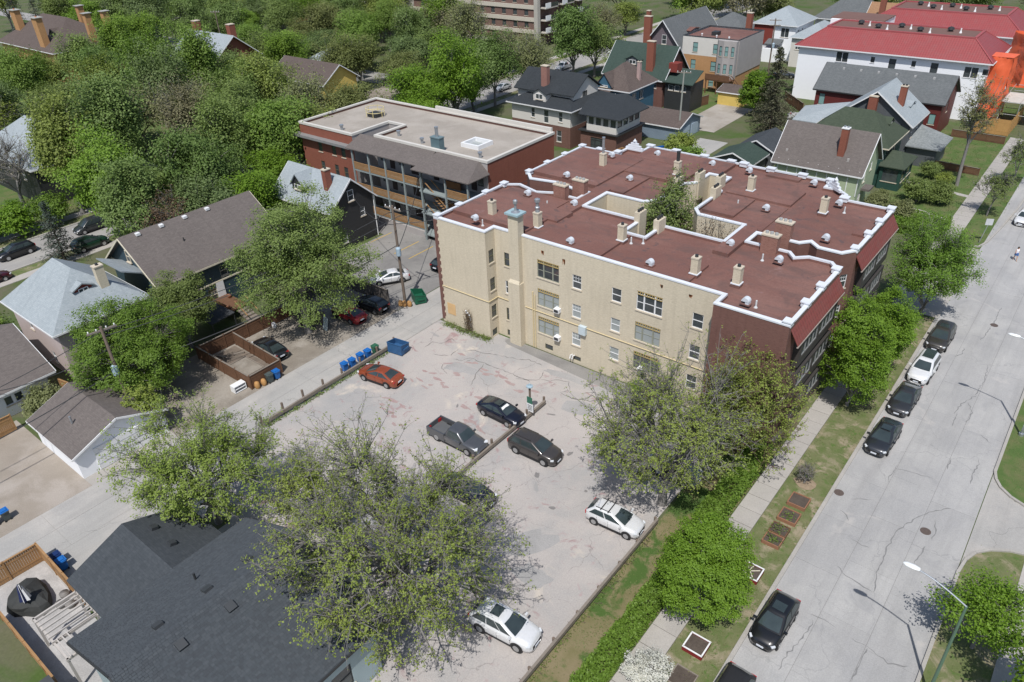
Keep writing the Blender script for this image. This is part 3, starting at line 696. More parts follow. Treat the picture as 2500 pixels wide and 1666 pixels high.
# roof furniture
for (x, y) in ((-45.5, 52.4), (-40.05, 52.6), (-31.9, 54.5), (-23.5, 52.3), (-19.95, 52.6), (-27.3, 72.2), (-19.3, 70.5), (-35.8, 72.3), (-44.0, 70.2)):
    k = (x, y); h = 1.35
    c = chimney(apt, x, y, DECK, DECK+h+.3, .31, .31, buff, stone, 1, dkmetal, .03, roofM)
    MB().box(x-.40, x+.40, y-.40, y+.40, DECK+.28, DECK+.36).build('flashing_edge', coping, c)
    if k == (-44.0, 70.2): MB().lathe((x, y, DECK+1.75), [(.15, 0), (.15, 1.7), (.19, 1.72), (.19, 1.85)], 10).build('flue', grmetal, c)
    if k == (-40.05, 52.6): MB().lathe((x, y, DECK+1.75), [(.24, 0), (.2, .3), (.24, .5), (.16, .6), (.16, 1.0), (.28, 1.05), (.28, 1.3), (.1, 1.4)], 12).build('flue', grmetal, c)
    if k == (-35.8, 72.3): MB().lathe((x, y, DECK+1.75), [(.19, 0), (.19, .9), (.22, .95), (.22, 1.1)], 10).build('flue', dkmetal, c)
for (x, y, h) in ((-42.6, 60.05, 1.2), (-41.5, 61.9, 1.35), (-20.3, 60.05, 1.25), (-20.2, 62.75, 1.5)):
    chimney(apt, x, y, PAR-1.5, PAR+h, .72, .38, brick('speckled_red_brick', (.19, .075, .06), (.30, .15, .12), (.36, .25, .2)), stone, 3, plain('steel_pot', (.35, .36, .36), .5), .05)
for (x, y) in ((-32.75, 59.2), (-30.35, 58.6), (-32.9, 71.9), (-30.6, 72.0), (-29.6, 68.8), (-34.1, 69.3)):
    c = MB().box(x-.3, x+.3, y-.65, y+.65, PAR-2, PAR+.95).build('chimney', buff, apt)
    for j in (-.35, 0, .35): MB().tube([(x, y+j, PAR+.95), (x, y+j, PAR+1.2)], .13, 8).build('chimney_pot', dkmetal, c)
vm = MB(); n_ = 10     # round-topped roof vent
for k in range(n_):
    a0, a1 = math.pi*k/n_, math.pi*(k+1)/n_
    vm.poly([(-.24, -.31*math.cos(a0), .22+.31*math.sin(a0)), (.24, -.31*math.cos(a0), .22+.31*math.sin(a0)), (.24, -.31*math.cos(a1), .22+.31*math.sin(a1)), (-.24, -.31*math.cos(a1), .22+.31*math.sin(a1))])
for x in (-.24, .24): vm.poly([(x, -.31*math.cos(math.pi*k/n_), .22+.31*math.sin(math.pi*k/n_)) for k in (range(n_+1) if x < 0 else range(n_, -1, -1))])
vm.box(-.22, .22, -.3, -.02, 0, .22)
vme = vm.mesh('roof_vent', [plain('bright_zinc', (.56, .60, .65), .45, .06)]); vb = MB().box(-.27, .27, -.4, .4, 0, .1).mesh('curb', [roofM])
for (x, y) in ((-45.4, 58.0), (-40.2, 58.9), (-35.4, 51.3), (-39.2, 68), (-44.5, 72.8), (-40.7, 76.7), (-33.9, 76.9), (-29.6, 77), (-23.4, 58.8), (-45.1, 64.6), (-24, 68.1), (-22.6, 77.1), (-18.7, 73.1), (-17, 64.5), (-18.7, 58.1), (-27.3, 51.5), (-18, 49.9), (-45.7, 50)):
    o = link_mesh('roof_vent', vme, apt, (x+32, y-50, DECK+.1+(.45 if x < -41 else .2)), R(88)); link_mesh('curb', vb, o, (0, 0, -.08))
for (x, y) in ((-26.9, 68.2), (-17.8, 72.1), (-20.0, 64.3), (-20.1, 58.1), (-42.7, 64), (-42.6, 57.6), (-30.2, 55.4), (-31.1, 54.8), (-17.3, 50.2), (-45.0, 50.3)):
    MB().lathe((x, y, DECK), [(.16, 0), (.07, .16), (.07, .62), (.05, .64)], 8).build('vent_pipe', plain('zinc', (.55, .57, .58), .4, .08), apt)
# courtyard floor
MB().poly([(*p, .02) for p in COURT]).build('courtyard_paving', darkasph, apt)
# ================================================================ houses
charcoal = shingle('charcoal_shingle', (.044, .052, .060), (.068, .077, .087), .36, .17)
blackroof = shingle('black_shingle', (.026, .031, .036), (.042, .048, .054))
brownroof = shingle('brown_shingle', (.085, .066, .060), (.13, .105, .095))
taupe = shingle('taupe_shingle', (.115, .10, .095), (.165, .145, .135))
greyroof = shingle('grey_shingle', (.115, .12, .12), (.17, .175, .175))
bluegrey = shingle('pale_blue_grey_shingle', (.265, .305, .33), (.345, .385, .41), .34, .16, .25)
slate = shingle('slate_grey_shingle', (.095, .105, .11), (.15, .16, .165))
greenroof = shingle('green_shingle', (.034, .058, .048), (.055, .082, .070))
dkgreenroof = shingle('mossy_green_shingle', (.045, .062, .042), (.07, .088, .062))
gravel = ground('roof_gravel', (.36, .325, .285), (.31, .28, .245), (.40, .365, .325), .35, fine=9, bmp=.5)
stucco = plain('cream_stucco', (.60, .58, .54), .9, .08); whitewall = plain('white_wall', (.82, .84, .87), .7, .04)
greystucco = plain('grey_stucco', (.36, .34, .33), .9, .15, .8); pink = plain('pinkish_stucco', (.46, .39, .37), .9, .1)
bluesid = siding('dark_blue_siding', (.03, .062, .085)); bluesid2 = siding('blue_siding', (.05, .13, .20)); blacksid = siding('black_siding', (.028, .03, .033))
ltgreen = siding('pale_green_siding', (.40, .47, .32)); dkgreen = siding('dark_green_siding', (.02, .065, .052)); wine = siding('wine_red_panel', (.12, .022, .02), .6)
tealsid = siding('pale_teal_siding', (.36, .45, .47)); greysid = siding('grey_siding', (.10, .11, .12)); yellow = plain('yellow_wall', (.62, .46, .13), .8); purplesid = siding('mauve_siding', (.16, .13, .15))
redwood = plain('red_painted_wood', (.20, .04, .03), .7)
def house(name, label, x0, x1, y0, y1, eave, ridge, kind, wall, roof, ov=.45, s=(), e=(), lower=None, lz=3.0, trim=None, cat='house', t=.16, hipx=None, vent=0):
    h = thing(name, label, cat, ((x0+x1)/2, (y0+y1)/2, 0))
    trim = trim or white
    b = MB(); lb = MB() if lower else None
    S, Ew = list(s), list(e)
    top = eave
    def face(p0, p1, ws):
        if lb is None: facade(b, h, p0, p1, 0, top, ws, fr=trim)
        else:
            up_ = [q for q in ws if q[1] >= lz]; lo = [q for q in ws if q[1] < lz]
            facade(b, h, p0, p1, lz, top, up_, fr=trim); facade(lb, h, p0, p1, 0, lz, lo, fr=trim)
    face((x0, y0), (x1, y0), [q for q in S if q[1] < top-.3]); face((x1, y0), (x1, y1), [q for q in Ew if q[1] < top-.3]); face((x1, y1), (x0, y1), []); face((x0, y1), (x0, y0), [])
    xm, ym = (x0+x1)/2, (y0+y1)/2
    if kind == 'x':
        for x, sgn in ((x0, 1), (x1, 0)):
            tri = [(x, y0, eave), (x, y1, eave), (x, ym, ridge-.08)]
            b.poly(tri[::-1] if sgn else tri)
    if kind == 'y':
        for y, sgn in ((y0, 0), (y1, 1)):
            tri = [(x0, y, eave), (x1, y, eave), (xm, y, ridge-.08)]
            b.poly(tri[::-1] if sgn else tri)
    for q in S:           # windows in the gables sit proud of the wall
        if q[1] >= top-.3: window(h, (x0+q[0], y0-.16, q[1]), 0, q[2], q[3], (list(q[4:])+['dh'])[0], trim, wglass)
    for q in Ew:
        if q[1] >= top-.3: window(h, (x1+.16, y0+q[0], q[1]), R(90), q[2], q[3], (list(q[4:])+['dh'])[0], trim, wglass)
    b.build('wall', wall, h)
    if lb: lb.build('lower_wall', lower, h)
    r = MB(); f = MB()
    X0, X1, Y0, Y1 = x0-ov, x1+ov, y0-ov, y1+ov
    if kind == 'flat':
        r.box(x0+.25, x1-.25, y0+.25, y1-.25, eave-.3, eave-.22); ro = r.build('roof', roof, h)
        f.box(x0-.06, x1+.06, y0-.06, y0+.25, eave, eave+.1); f.box(x0-.06, x1+.06, y1-.25, y1+.06, eave, eave+.1)
        f.box(x0-.06, x0+.25, y0+.25, y1-.25, eave, eave+.1); f.box(x1-.25, x1+.06, y0+.25, y1-.25, eave, eave+.1)
        f.build('coping', trim, ro); return h
    if kind in ('x', 'y'):
        sl = (ridge-eave)/((y1-y0)/2 if kind == 'x' else (x1-x0)/2); ze = eave-ov*sl
        if kind == 'x':
            P = [[(X0, Y0, ze), (X1, Y0, ze), (X1, ym, ridge), (X0, ym, ridge)], [(X1, Y1, ze), (X0, Y1, ze), (X0, ym, ridge), (X1, ym, ridge)]]
            for y in (Y0-.03, Y1-.02): f.box(X0, X1, y, y+.05, ze-t-.04, ze-.01)
            for x in (X0-.04, X1+.04):
                for ya in (Y0, Y1): f.beam((x, ya, ze-.1), (x, ym, ridge-.1), .035, .085)
        else:
            P = [[(X1, Y0, ze), (X1, Y1, ze), (xm, Y1, ridge), (xm, Y0, ridge)], [(X0, Y1, ze), (X0, Y0, ze), (xm, Y0, ridge), (xm, Y1, ridge)]]
            for x in (X0-.03, X1-.02): f.box(x, x+.05, Y0, Y1, ze-t-.04, ze-.01)
            for y in (Y0-.04, Y1+.04):
                for xa in (X0, X1): f.beam((xa, y, ze-.1), (xm, y, ridge-.1), .035, .085)
        for p in P: r.slab([(a, c, z+.03) for a, c, z in p], t)
    else:
        ze = eave-.1
        hw = min(X1-X0, Y1-Y0)/2; rl = hipx if hipx is not None else hw
        if X1-X0 >= Y1-Y0: A, B = (X0+rl, ym, ridge), (X1-rl, ym, ridge)
        else: A, B = (xm, Y0+rl, ridge), (xm, Y1-rl, ridge)
        c = [(X0, Y0, ze), (X1, Y0, ze), (X1, Y1, ze), (X0, Y1, ze)]
        if X1-X0 >= Y1-Y0: P = [[c[0], c[1], B, A], [c[1], c[2], B], [c[2], c[3], A, B], [c[3], c[0], A]]
        else: P = [[c[0], c[1], A], [c[1], c[2], B, A], [c[2], c[3], B], [c[3], c[0], A, B]]
        for p in P: r.poly([(a, c_, z) for a, c_, z in p])
        r.poly(c[::-1])
        f.box(X0-.05, X1+.05, Y0-.05, Y0, ze-.18, ze-.004); f.box(X0-.05, X1+.05, Y1, Y1+.05, ze-.18, ze-.004); f.box(X0-.05, X0, Y0, Y1, ze-.18, ze-.004); f.box(X1, X1+.05, Y0, Y1, ze-.18, ze-.004)
    ro = r.build('roof', roof, h); f.build('fascia', trim, ro)
    for k in range(vent):
        u = (k+1)/(vent+1); y_ = y0+(ym-y0)*.72
        if kind == 'x': vx, vy, vz = x0+(x1-x0)*u, y0+(ym-y0)*.8, eave+(ridge-eave)*.8
        else: vx, vy, vz = xm+(x1-xm)*.2, y0+(y1-y0)*u, eave+(ridge-eave)*.8
        MB().box(vx-.17, vx+.17, vy-.17, vy+.17, vz-.1, vz+.22).build('roof_vent', plain('vent_grey', (.40, .40, .40), .6), ro)
    return h
def dormer(h, x, y, z, w_, d_, hh, wall, roof, face='S', pitch=.55, trim=None, flat=False):
    """gabled dormer; (x,y,z) = middle of its front foot"""
    b = MB(); r = MB(); dn = bpy.data.objects.new('dormer', None); col.objects.link(dn); dn.parent = h; ORG[dn] = ORG[h]
    T = (lambda u, v, q: (x+u, y+v, z+q)) if face == 'S' else (lambda u, v, q: (x-v, y+u, z+q))
    a = w_/2; pk = 0 if flat else a*pitch*1.6
    b.poly([T(-a, 0, 0), T(a, 0, 0), T(a, 0, hh), T(0, 0, hh+pk), T(-a, 0, hh)]); b.poly([T(a, 0, 0), T(a, d_, 0), T(a, d_, hh), T(a, 0, hh)]); b.poly([T(-a, d_, 0), T(-a, 0, 0), T(-a, 0, hh), T(-a, d_, hh)])
    o = .25
    for s in (1, -1):
        e_ = T(s*(a+o), -o, hh-o*pk/a if a else hh); r_ = T(0, -o, hh+pk); e2 = T(s*(a+o), d_, hh-o*pk/a); r2_ = T(0, d_, hh+pk)
        p = [e_, e2, r2_, r_] if s > 0 else [e2, e_, r_, r2_]
        r.slab([(q[0], q[1], q[2]+.02) for q in p], .12)
    b.build('dormer_wall', wall, dn); r.build('dormer_roof', roof, dn)
    ww, wh = min(w_*.55, 1.5), hh*.62
    p = T(-ww/2, -.15, hh*.25)
    wo = window(dn, p, 0 if face == 'S' else R(90), ww, wh, 'cas', trim or white, wglass); 
    return dn

# --- dark-roofed house in the lower left corner
h = house('charcoal_roof_house', 'nearest house with a broad charcoal shingle roof and small roof vents', -37.2, -24.6, 4.9, 15.9, 4.7, 7.45, 'y', tealsid, charcoal, .5, trim=dkmetal, s=[(4.2, 1.2, 1.6, 1.2, 'cas')], e=[(1.0, 1.0, 2.6, 2.4, 'grid'), (3.9, 1.0, 2.6, 2.4, 'grid'), (7.6, 1.2, 1.4, 1.8, 'dh')])
for (x, y) in ((-32.1, 7.6), (-32.1, 10.6), (-32.1, 13.3), (-29.9, 7.7), (-29.9, 10.7), (-29.9, 13.4)):
    z = 7.45-abs(x+30.9)*.436
    MB().obox((x, y, z+.1), .26, .26, .13, 0, 0, ('Y', R(-23.5 if x < -30.9 else 23.5))).build('roof_vent', plain('black_vent', (.045, .05, .055), .5), h)
MB().tube([(-34.2, 10.9, 5.9), (-34.2, 10.9, 6.6)], .07, 8).build('vent_pipe', dkmetal, h)
# courses of single shingles over the slopes that face the camera
sh = MB(); rn = random.Random(3); slp = (7.45-4.7)/6.3
for side in (1, -1):
    n_c = 46
    for i in range(n_c):
        d0, d1 = 6.75*i/n_c, 6.75*(i+1)/n_c+.03
        y = 4.42-rn.random()*.3
        while y < 16.38:
            wv = rn.choice((.16, .2, .26, .33)); ya, yb = max(4.42, y), min(16.38, y+wv-.012); y += wv
            if yb-ya < .05: continue
            lift = .03+rn.choice((.006, .012, .02)); xa, xb = -30.9+side*d0, -30.9+side*d1; za, zb = 7.48-d0*slp, 7.48-d1*slp
            q = [(xb, ya, zb+lift), (xb, yb, zb+lift), (xa, yb, za+.012), (xa, ya, za+.012)]
            sh.poly(q if side > 0 else q[::-1], rn.choice((0, 0, 1, 2)))
so_ = sh.build('shingles', [plain('shingle_a', (.060, .070, .080), .95, .25, 5), plain('shingle_b', (.067, .077, .087), .95, .25, 5), plain('shingle_c', (.054, .062, .071), .95, .2, 5)], h); so_['kind'] = 'stuff'
a = MB()
a.slab([(-44.0, 6.7, 3.0), (-37.6, 6.7, 3.0), (-37.6, 10.95, 4.6), (-44.0, 10.95, 4.6)], .15); a.slab([(-37.6, 15.2, 3.0), (-44.0, 15.2, 3.0), (-44.0, 10.95, 4.6), (-37.6, 10.95, 4.6)], .15)
go = thing('attached_garage', 'low charcoal roofed garage joined to the nearest house beside the concrete lane', 'garage', (-40.8, 11, 0))
ar = a.build('roof', charcoal, go)
gw = MB(); facade(gw, go, (-43.6, 7.1), (-37.7, 7.1), 0, 2.95, fr=white); facade(gw, go, (-37.7, 14.8), (-43.6, 14.8), 0, 2.95); facade(gw, go, (-43.6, 14.8), (-43.6, 7.1), 0, 2.95)
gw.poly([(-43.6, 14.8, 2.95), (-43.6, 7.1, 2.95), (-43.6, 10.95, 4.4)]); gw.build('wall', tealsid, go)
MB().box(-43.68, -43.6, 8.0, 14.0, .05, 2.3).build('garage_door', white, go)
for (x, y) in ((-42.3, 12.2), (-40.0, 12.2)): MB().obox((x, y, 4.25), .22, .22, .12, 0, 0, ('X', R(-20))).build('roof_vent', MATS['black_vent'], go)
# --- left column of houses
h = house('bungalow', 'low white bungalow with taupe shingle roof at the left picture edge', -83.6, -71.0, 0, 16.9, 3.05, 5.5, 'y', whitewall, taupe, .7, e=[(13.0, 1.1, .7, .9, 'plain'), (13.9, 1.1, .7, .9, 'plain')])
g = house('white_garage', 'white garage with taupe shingle roof and panelled door beside the concrete lane', -64.6, -56.9, 13.0, 20.6, 2.6, 4.1, 'x', whitewall, taupe, .35, cat='garage')
gd = MB().box(-56.9, -56.82, 14.4, 19.2, .05, 2.2).build('garage_door', white, g)
for k in range(1, 4): MB().box(-56.83, -56.80, 14.45, 19.15, .05+k*.53, .08+k*.53).build('door_joint', plain('joint_grey', (.4, .42, .44), .6), gd)
MB().tube([(-60, 14.6, 3.3), (-60, 14.6, 4.0)], .09, 8).build('flue', grmetal, g)
h = house('pink_stucco_house', 'pinkish stucco house with steep pale blue-grey hip roof and one small dormer', -82.4, -71.7, 19.3, 27.9, 5.7, 9.6, 'hip', pink, bluegrey, .55, s=[(3.5, 3.6, .9, 1.2), (6.9, .9, .8, 1.3)], e=[(1.2, 3.4, 1, 1.3)], hipx=3.9)
dormer(h, -73.3, 23.4, 7.05, 1.7, 2.8, 1.15, redwood, bluegrey, 'E', .3, white)
chimney(h, -73.2, 25.3, 6.3, 9.6, .32, .42, buff, stone, 1)
MB().slab([(-80.2, 27.9, 7.5), (-74.8, 27.9, 7.5), (-74.8, 31.0, 6.0), (-80.2, 31.0, 6.0)], .15).build('rear_roof', bluegrey, h)
h = house('dark_blue_house', 'dark blue house with long brown-grey gable roof and white trim', -83.0, -73.0, 30.4, 45.4, 5.9, 9.6, 'y', bluesid, taupe, .6, trim=cream,
          s=[(4.4, 6.6, .8, 1.3), (8.2, 3.6, .8, 1.3)], e=[(4.9, .9, 1.1, 1.5, 'dh6'), (3.3, 3.5, .9, 1.2), (9.0, 3.6, .9, 1.2), (6.9, 3.4, .9, 1.2)])
MB().box(-72.99, -72.9, 30.4, 45.4, 2.95, 3.1).build('belt_trim', cream, h); MB().box(-83.0, -72.95, 30.32, 30.39, 5.75, 5.95).build('belt_trim', cream, h)
MB().box(-73.0, -72.9, 36.4, 37.3, .9, 2.95).build('door', white, h)
for (x, y) in ((-77.6, 31.8), (-77.6, 34.5), (-77.6, 37.3), (-77.6, 40.1)):
    MB().obox((x, y, 9.45), .22, .22, .13).build('roof_vent', white, h)
MB().tube([(-75.5, 35.5, 7.4), (-75.5, 35.5, 8.2)], .06, 8).build('vent_pipe', dkmetal, h)
dk = thing('back_deck', 'small cedar deck with rail and steps at the dark blue house back door', 'deck', (-70.8, 36, 0))
MB().box(-72.9, -69.0, 34.9, 37.4, 1.05, 1.2).build('deck_floor', brownwood, dk)
for k in range(5): MB().box(-69.0+k*.42, -68.55+k*.42, 36.0, 37.3, .75-k*.2, .95-k*.2).build('step', wood, dk)
rl = MB(); rl.box(-72.9, -69.0, 34.86, 34.94, 2.0, 2.1)
for k in range(18): rl.box(-72.8+k*.21, -72.74+k*.21, 34.87, 34.93, 1.2, 2.0)
rl.build('railing', brownwood, dk)
for y in (35.95, 37.35): MB().beam((-69.0, y, 2.1), (-67.0, y, 1.0), .04, .05).build('handrail', cedar, dk)
h = house('black_gable_house', 'black sided house with pale blue-grey shingle roof beside the rear parking', -84.0, -72.7, 53.2, 60.0, 6.0, 9.0, 'x', blacksid, bluegrey, .5, e=[(2.9, 6.0, .95, 1.4), (1.2, .8, .8, 1.2), (4.6, 3.4, .8, 1.2)])
dormer(h, -79.5, 53.9, 6.7, 2.4, 2.6, 1.0, blacksid, bluegrey, 'S', .7)
chimney(h, -75.0, 55.2, 7.2, 10.0, .35, .45, redbr2, stone, 1)
MB().tube([(-72.55, 60.1, 0), (-72.55, 60.1, 5.6)], .06, 6).build('downspout', white, h)

# --- brick walk-up with galleries
b2 = thing('brick_walk_up', 'red brick walk-up block with pale gravel roof and timber gallery porches', 'apartment building', (-75, 66, 0))
P2 = [(-92, 64.6), (-80.6, 64.6), (-80.6, 71.5), (-77.6, 71.5), (-77.6, 66.0), (-57.7, 66.0), (-57.7, 79.7), (-92, 79.7)]
b = MB(); RZ = 11.1
for i in range(len(P2)):
    a_, c_ = P2[i], P2[(i+1) % len(P2)]
    ws = []
    if i == 0: ws = [(u, z, .85, 1.6, 'dh', olive) for u in (3.6, 6.6, 8.6) for z in (1.3, 4.4, 7.4)]
    facade(b, b2, a_, c_, 0, RZ-.1, ws, mi=1 if i in (1, 2, 3, 4) else 0)
b.build('wall', [redbr2, greystucco], b2)
gwins = []
r = MB(); iP = offset(P2, .3)
r.poly([(*p, RZ-.45) for p in iP])
for i in range(len(iP)): a_, c_ = iP[(i+1) % len(iP)], iP[i]; r.poly([(*a_, RZ-.45), (*c_, RZ-.45), (*c_, RZ-.1), (*a_, RZ-.1)], 1)
r.build('roof', [gravel, plain('brown_upstand', (.10, .05, .04), .8)], b2)
cp = MB(); oa, ob = offset(P2, -.08), offset(P2, .34)
for i in range(len(P2)):
    j = (i+1) % len(P2); cp.poly([(*oa[i], RZ+.05), (*oa[j], RZ+.05), (*ob[j], RZ+.05), (*ob[i], RZ+.05)]); cp.poly([(*oa[i], RZ-.25), (*oa[j], RZ-.25), (*oa[j], RZ+.05), (*oa[i], RZ+.05)]); cp.poly([(*ob[j], RZ-.15), (*ob[i], RZ-.15), (*ob[i], RZ+.05), (*ob[j], RZ+.05)])
cp.build('coping', plain('pale_coping', (.56, .54, .50), .6, .1), b2)
MB().box(-79.0, -58.0, 79.45, 79.8, RZ+.05, RZ+.55).build('raised_parapet', MATS['pale_coping'], b2)
MB().box(-92.7, -80.2, 63.7, 64.7, 9.2, 9.55).build('cornice', plain('grey_cornice', (.22, .22, .22), .6), b2)
po = thing('gallery_porches', 'three timber gallery storeys with cedar railings under a taupe shed roof', 'balconies', (-68, 64, 0))
for (x, wn) in ((-76.4, 0), (-74.6, 1), (-72.9, 0), (-70.6, 1), (-69.7, 1), (-68.6, 0), (-66.5, 1), (-62.0, 0), (-60.0, 1), (-58.9, 0)):
    for z in (1.0, 4.0, 7.0):
        MB().box(x-.42, x+.42, 65.9, 65.99, z+(.05 if wn else .8), z+2.15).build('door' if wn else 'window', wglass if not wn else plain('dark_door', (.045, .03, .028), .5), b2)
for fz in (.9, 3.85, 6.8):
    MB().box(-79.8, -66.4, 63.4, 65.9, fz-.18, fz).build('gallery_floor', plain('grey_green_paint', (.25, .29, .29), .7), po)
    MB().box(-66.4, -57.9, 62.6, 65.9, fz-.2, fz-.02).build('gallery_floor', MATS['grey_green_paint'], po)
    for (x0, x1, y) in ((-79.8, -66.4, 63.42), (-61.6, -57.9, 62.62)):
        rr = MB(); rr.box(x0, x1, y-.03, y+.05, fz+.98, fz+1.06); rr.box(x0, x1, y-.02, y+.03, fz+.1, fz+.16); rr.build('rail', cedar, po)
        bal = MB(); k = x0+.1
        while k < x1: bal.box(k, k+.1, y-.015, y+.02, fz+.16, fz+.98); k += .155
        bo = bal.build('balusters', cedar, po); bo['kind'] = 'stuff'
for x in (-79.6, -76.4, -73.2, -69.9, -66.6): MB().box(x-.1, x+.1, 63.3, 63.5, 0, 9.8).build('post', MATS['grey_green_paint'], po)
for x in (-65.9, -61.7, -58.0): MB().box(x-.1, x+.1, 62.45, 62.65, 0, 9.6).build('post', MATS['grey_green_paint'], po)
rf = MB(); rf.slab([(-80.4, 63.0, 9.75), (-66.2, 63.0, 9.75), (-66.2, 66.0, 10.85), (-80.4, 66.0, 10.85)], .12)
rf.build('porch_roof', taupe, po)
rf = MB(); rf.slab([(-67.0, 62.0, 9.6), (-57.4, 62.0, 9.6), (-59.0, 66.05, 10.95), (-65.8, 66.05, 10.95)], .12); rf.slab([(-57.4, 62.0, 9.58), (-57.4, 66.0, 9.58), (-59.0, 66.0, 10.93)], .1)
rf.build('porch_roof', taupe, po)
for fz in (3.85, 6.8):
    s_ = MB(); 
    for k in range(11): s_.box(-65.4+k*.33, -65.0+k*.33, 63.0, 64.0, fz-2.75+(10-k)*.265, fz-2.68+(10-k)*.265)
    s_.build('stair', cedar, po)
    for y in (62.95, 64.05): MB().beam((-65.6, y, fz+1.0), (-61.8, y, fz-1.9), .04, .06).build('stair_rail', cedar, po)
    MB().box(-64.6, -61.7, 65.2, 65.3, fz-.9, fz+.9).build('timber_screen', plain('orange_wood', (.28, .13, .05), .8, .3), po)
bb = MB(); bb.box(-75.5, -66, 62.95, 63.2, 0, .9); bb.build('basement_wall', greystucco, po)
sk = thing('roof_hatch_guard', 'yellow pipe guard rail round the hatch on the gravel roof', 'guard rail', (-85.5, 73.5, RZ-.45))
MB().box(-86.4, -84.6, 72.7, 74.3, RZ-.45, RZ+.05).build('hatch', dkmetal, sk)
gr = MB()
for z in (.7, 1.25): gr.tube([(-85.5+1.4*math.cos(a*.5236), 73.5+1.3*math.sin(a*.5236), RZ-.45+z) for a in range(13)], .04, 5)
for a in range(0, 12, 2): gr.tube([(-85.5+1.4*math.cos(a*.5236), 73.5+1.3*math.sin(a*.5236), RZ-.45), (-85.5+1.4*math.cos(a*.5236), 73.5+1.3*math.sin(a*.5236), RZ+.85)], .04, 5)
gr.build('rail', plain('pale_yellow_rail', (.65, .55, .26), .5), sk)
skl = thing('roof_skylight', 'square white framed skylight well on the gravel roof', 'skylight', (-63.7, 71, RZ-.45))
f = MB(); 
for q in ((-65.2, -62.2, 69.6, 69.9), (-65.2, -62.2, 72.2, 72.5), (-65.2, -64.9, 69.9, 72.2), (-62.5, -62.2, 69.9, 72.2)): f.box(*q, RZ-.45, RZ+.1)
f.build('frame', white, skl); MB().poly([(-64.9, 69.9, RZ-.4), (-62.5, 69.9, RZ-.4), (-62.5, 72.2, RZ-.4), (-64.9, 72.2, RZ-.4)]).build('pane', bglass, skl)
cb = chimney(b2, -66.6, 66.8, RZ-.5, RZ+1.25, .75, .45, plain('blue_grey_sheet_metal', (.10, .16, .18), .5), plain('blue_grey_cap', (.14, .2, .22), .5), 0)
MB().lathe((-66.6, 66.8, RZ+1.38), [(.22, 0), (.22, 1.0), (.25, 1.05), (.25, 1.25)], 10).build('flue', grmetal, cb)
for (x, y) in ((-84.5, 66.2), (-70.5, 67.9), (-60.2, 67.6), (-75.5, 68.5)): MB().lathe((x, y, RZ-.45), [(.2, 0), (.2, .5), (.3, .55), (.3, .75)], 8).build('vent_pipe', grmetal, b2)

# --- row behind the block
h = house('black_roof_house', 'white stucco over brown brick house with black shingle cross-gable roof', -83.6, -71.2, 103.0, 115.2, 6.6, 9.2, 'hip', stucco, blackroof, .7, lower=brick('brown_brick', (.13, .065, .05), (.19, .10, .078), (.2, .13, .11)), lz=3.6,
          s=[(4.2, 4.3, .8, 1.6), (6.9, 3.7, 1.0, 2.2), (10.0, 4.3, .8, 1.6), (9.6, .9, 1.0, 1.9), (4.0, .9, 1.0, 1.9)], e=[(4.0, .9, 1.2, 1.7)], hipx=5.4)
u = MB(); u.slab([(-84.5, 104.8, 8.3), (-71.8, 104.8, 8.3), (-71.8, 109.2, 11.0), (-84.5, 109.2, 11.0)], .15); u.slab([(-71.8, 113.6, 8.3), (-84.5, 113.6, 8.3), (-84.5, 109.2, 11.0), (-71.8, 109.2, 11.0)], .15)
u.build('upper_roof', blackroof, h)
gw = MB(); facade(gw, h, (-72.3, 105.4), (-72.3, 113), 6.6, 8.4, [(2.8, 7.0, 1.5, 1.3, 'cas', dkmetal)]); gw.poly([(-72.3, 105.4, 8.4), (-72.3, 113, 8.4), (-72.3, 109.2, 10.8)]); facade(gw, h, (-84, 105.4), (-72.3, 105.4), 6.6, 8.5)
gw.build('upper_wall', stucco, h)
dormer(h, -78.0, 103.6, 7.0, 2.6, 3.2, 1.4, stucco, blackroof, 'S', .35)
chimney(h, -78.6, 106.2, 8.6, 12.2, .6, .45, brick('dusty_brick', (.26, .12, .10), (.33, .17, .14), (.3, .2, .17)), stone, 0)
sp = thing('glazed_sunporch', 'glazed sunporch over a brown brick base with black shed roof', 'sunporch', (-65.8, 107, 0))
b = MB(); facade(b, sp, (-69.5, 103.6), (-62.6, 103.6), 0, 3.5, [(2.0, .4, 2.8, 2.2, 'tri', dkmetal)]); facade(b, sp, (-62.6, 103.6), (-62.6, 112), 0, 3.5); b.build('wall', MATS['brown_brick'], sp)
b = MB(); facade(b, sp, (-68.4, 103.7), (-62.7, 103.7), 3.6, 6.2, [(.3+1.4*k, 4.6, 1.1, 1.3, 'plain', white, wglass, False) for k in range(4)]); facade(b, sp, (-62.7, 103.7), (-62.7, 111.2), 3.6, 6.2, [(.4+1.8*k, 4.6, 1.4, 1.3, 'plain', dkmetal, wglass, False) for k in range(4)]); b.build('upper_wall', stucco, sp)
MB().box(-69.8, -62.2, 103.2, 112.2, 3.45, 3.62).build('ledge', dkmetal, sp)
r = MB(); r.slab([(-69.6, 102.9, 6.3), (-61.6, 102.9, 6.3), (-61.6, 112.2, 6.3), (-66.5, 112.8, 7.8), (-70.6, 108, 7.8)], .15); r.build('roof', blackroof, sp)
h = house('blue_house', 'bright blue house with brown hip roof and white framed windows', -77.6, -70.2, 119.8, 129.2, 6.2, 9.9, 'hip', bluesid2, brownroof, .6, s=[(1.2, 3.6, 1.0, 1.4), (5.7, 3.8, 1.1, 1.5), (5.8, 1.0, 1.1, 1.0)], e=[(1.5, 3.8, 1.4, 1.5, 'cas'), (4.0, 3.8, 1.4, 1.5, 'cas')], hipx=4.6)
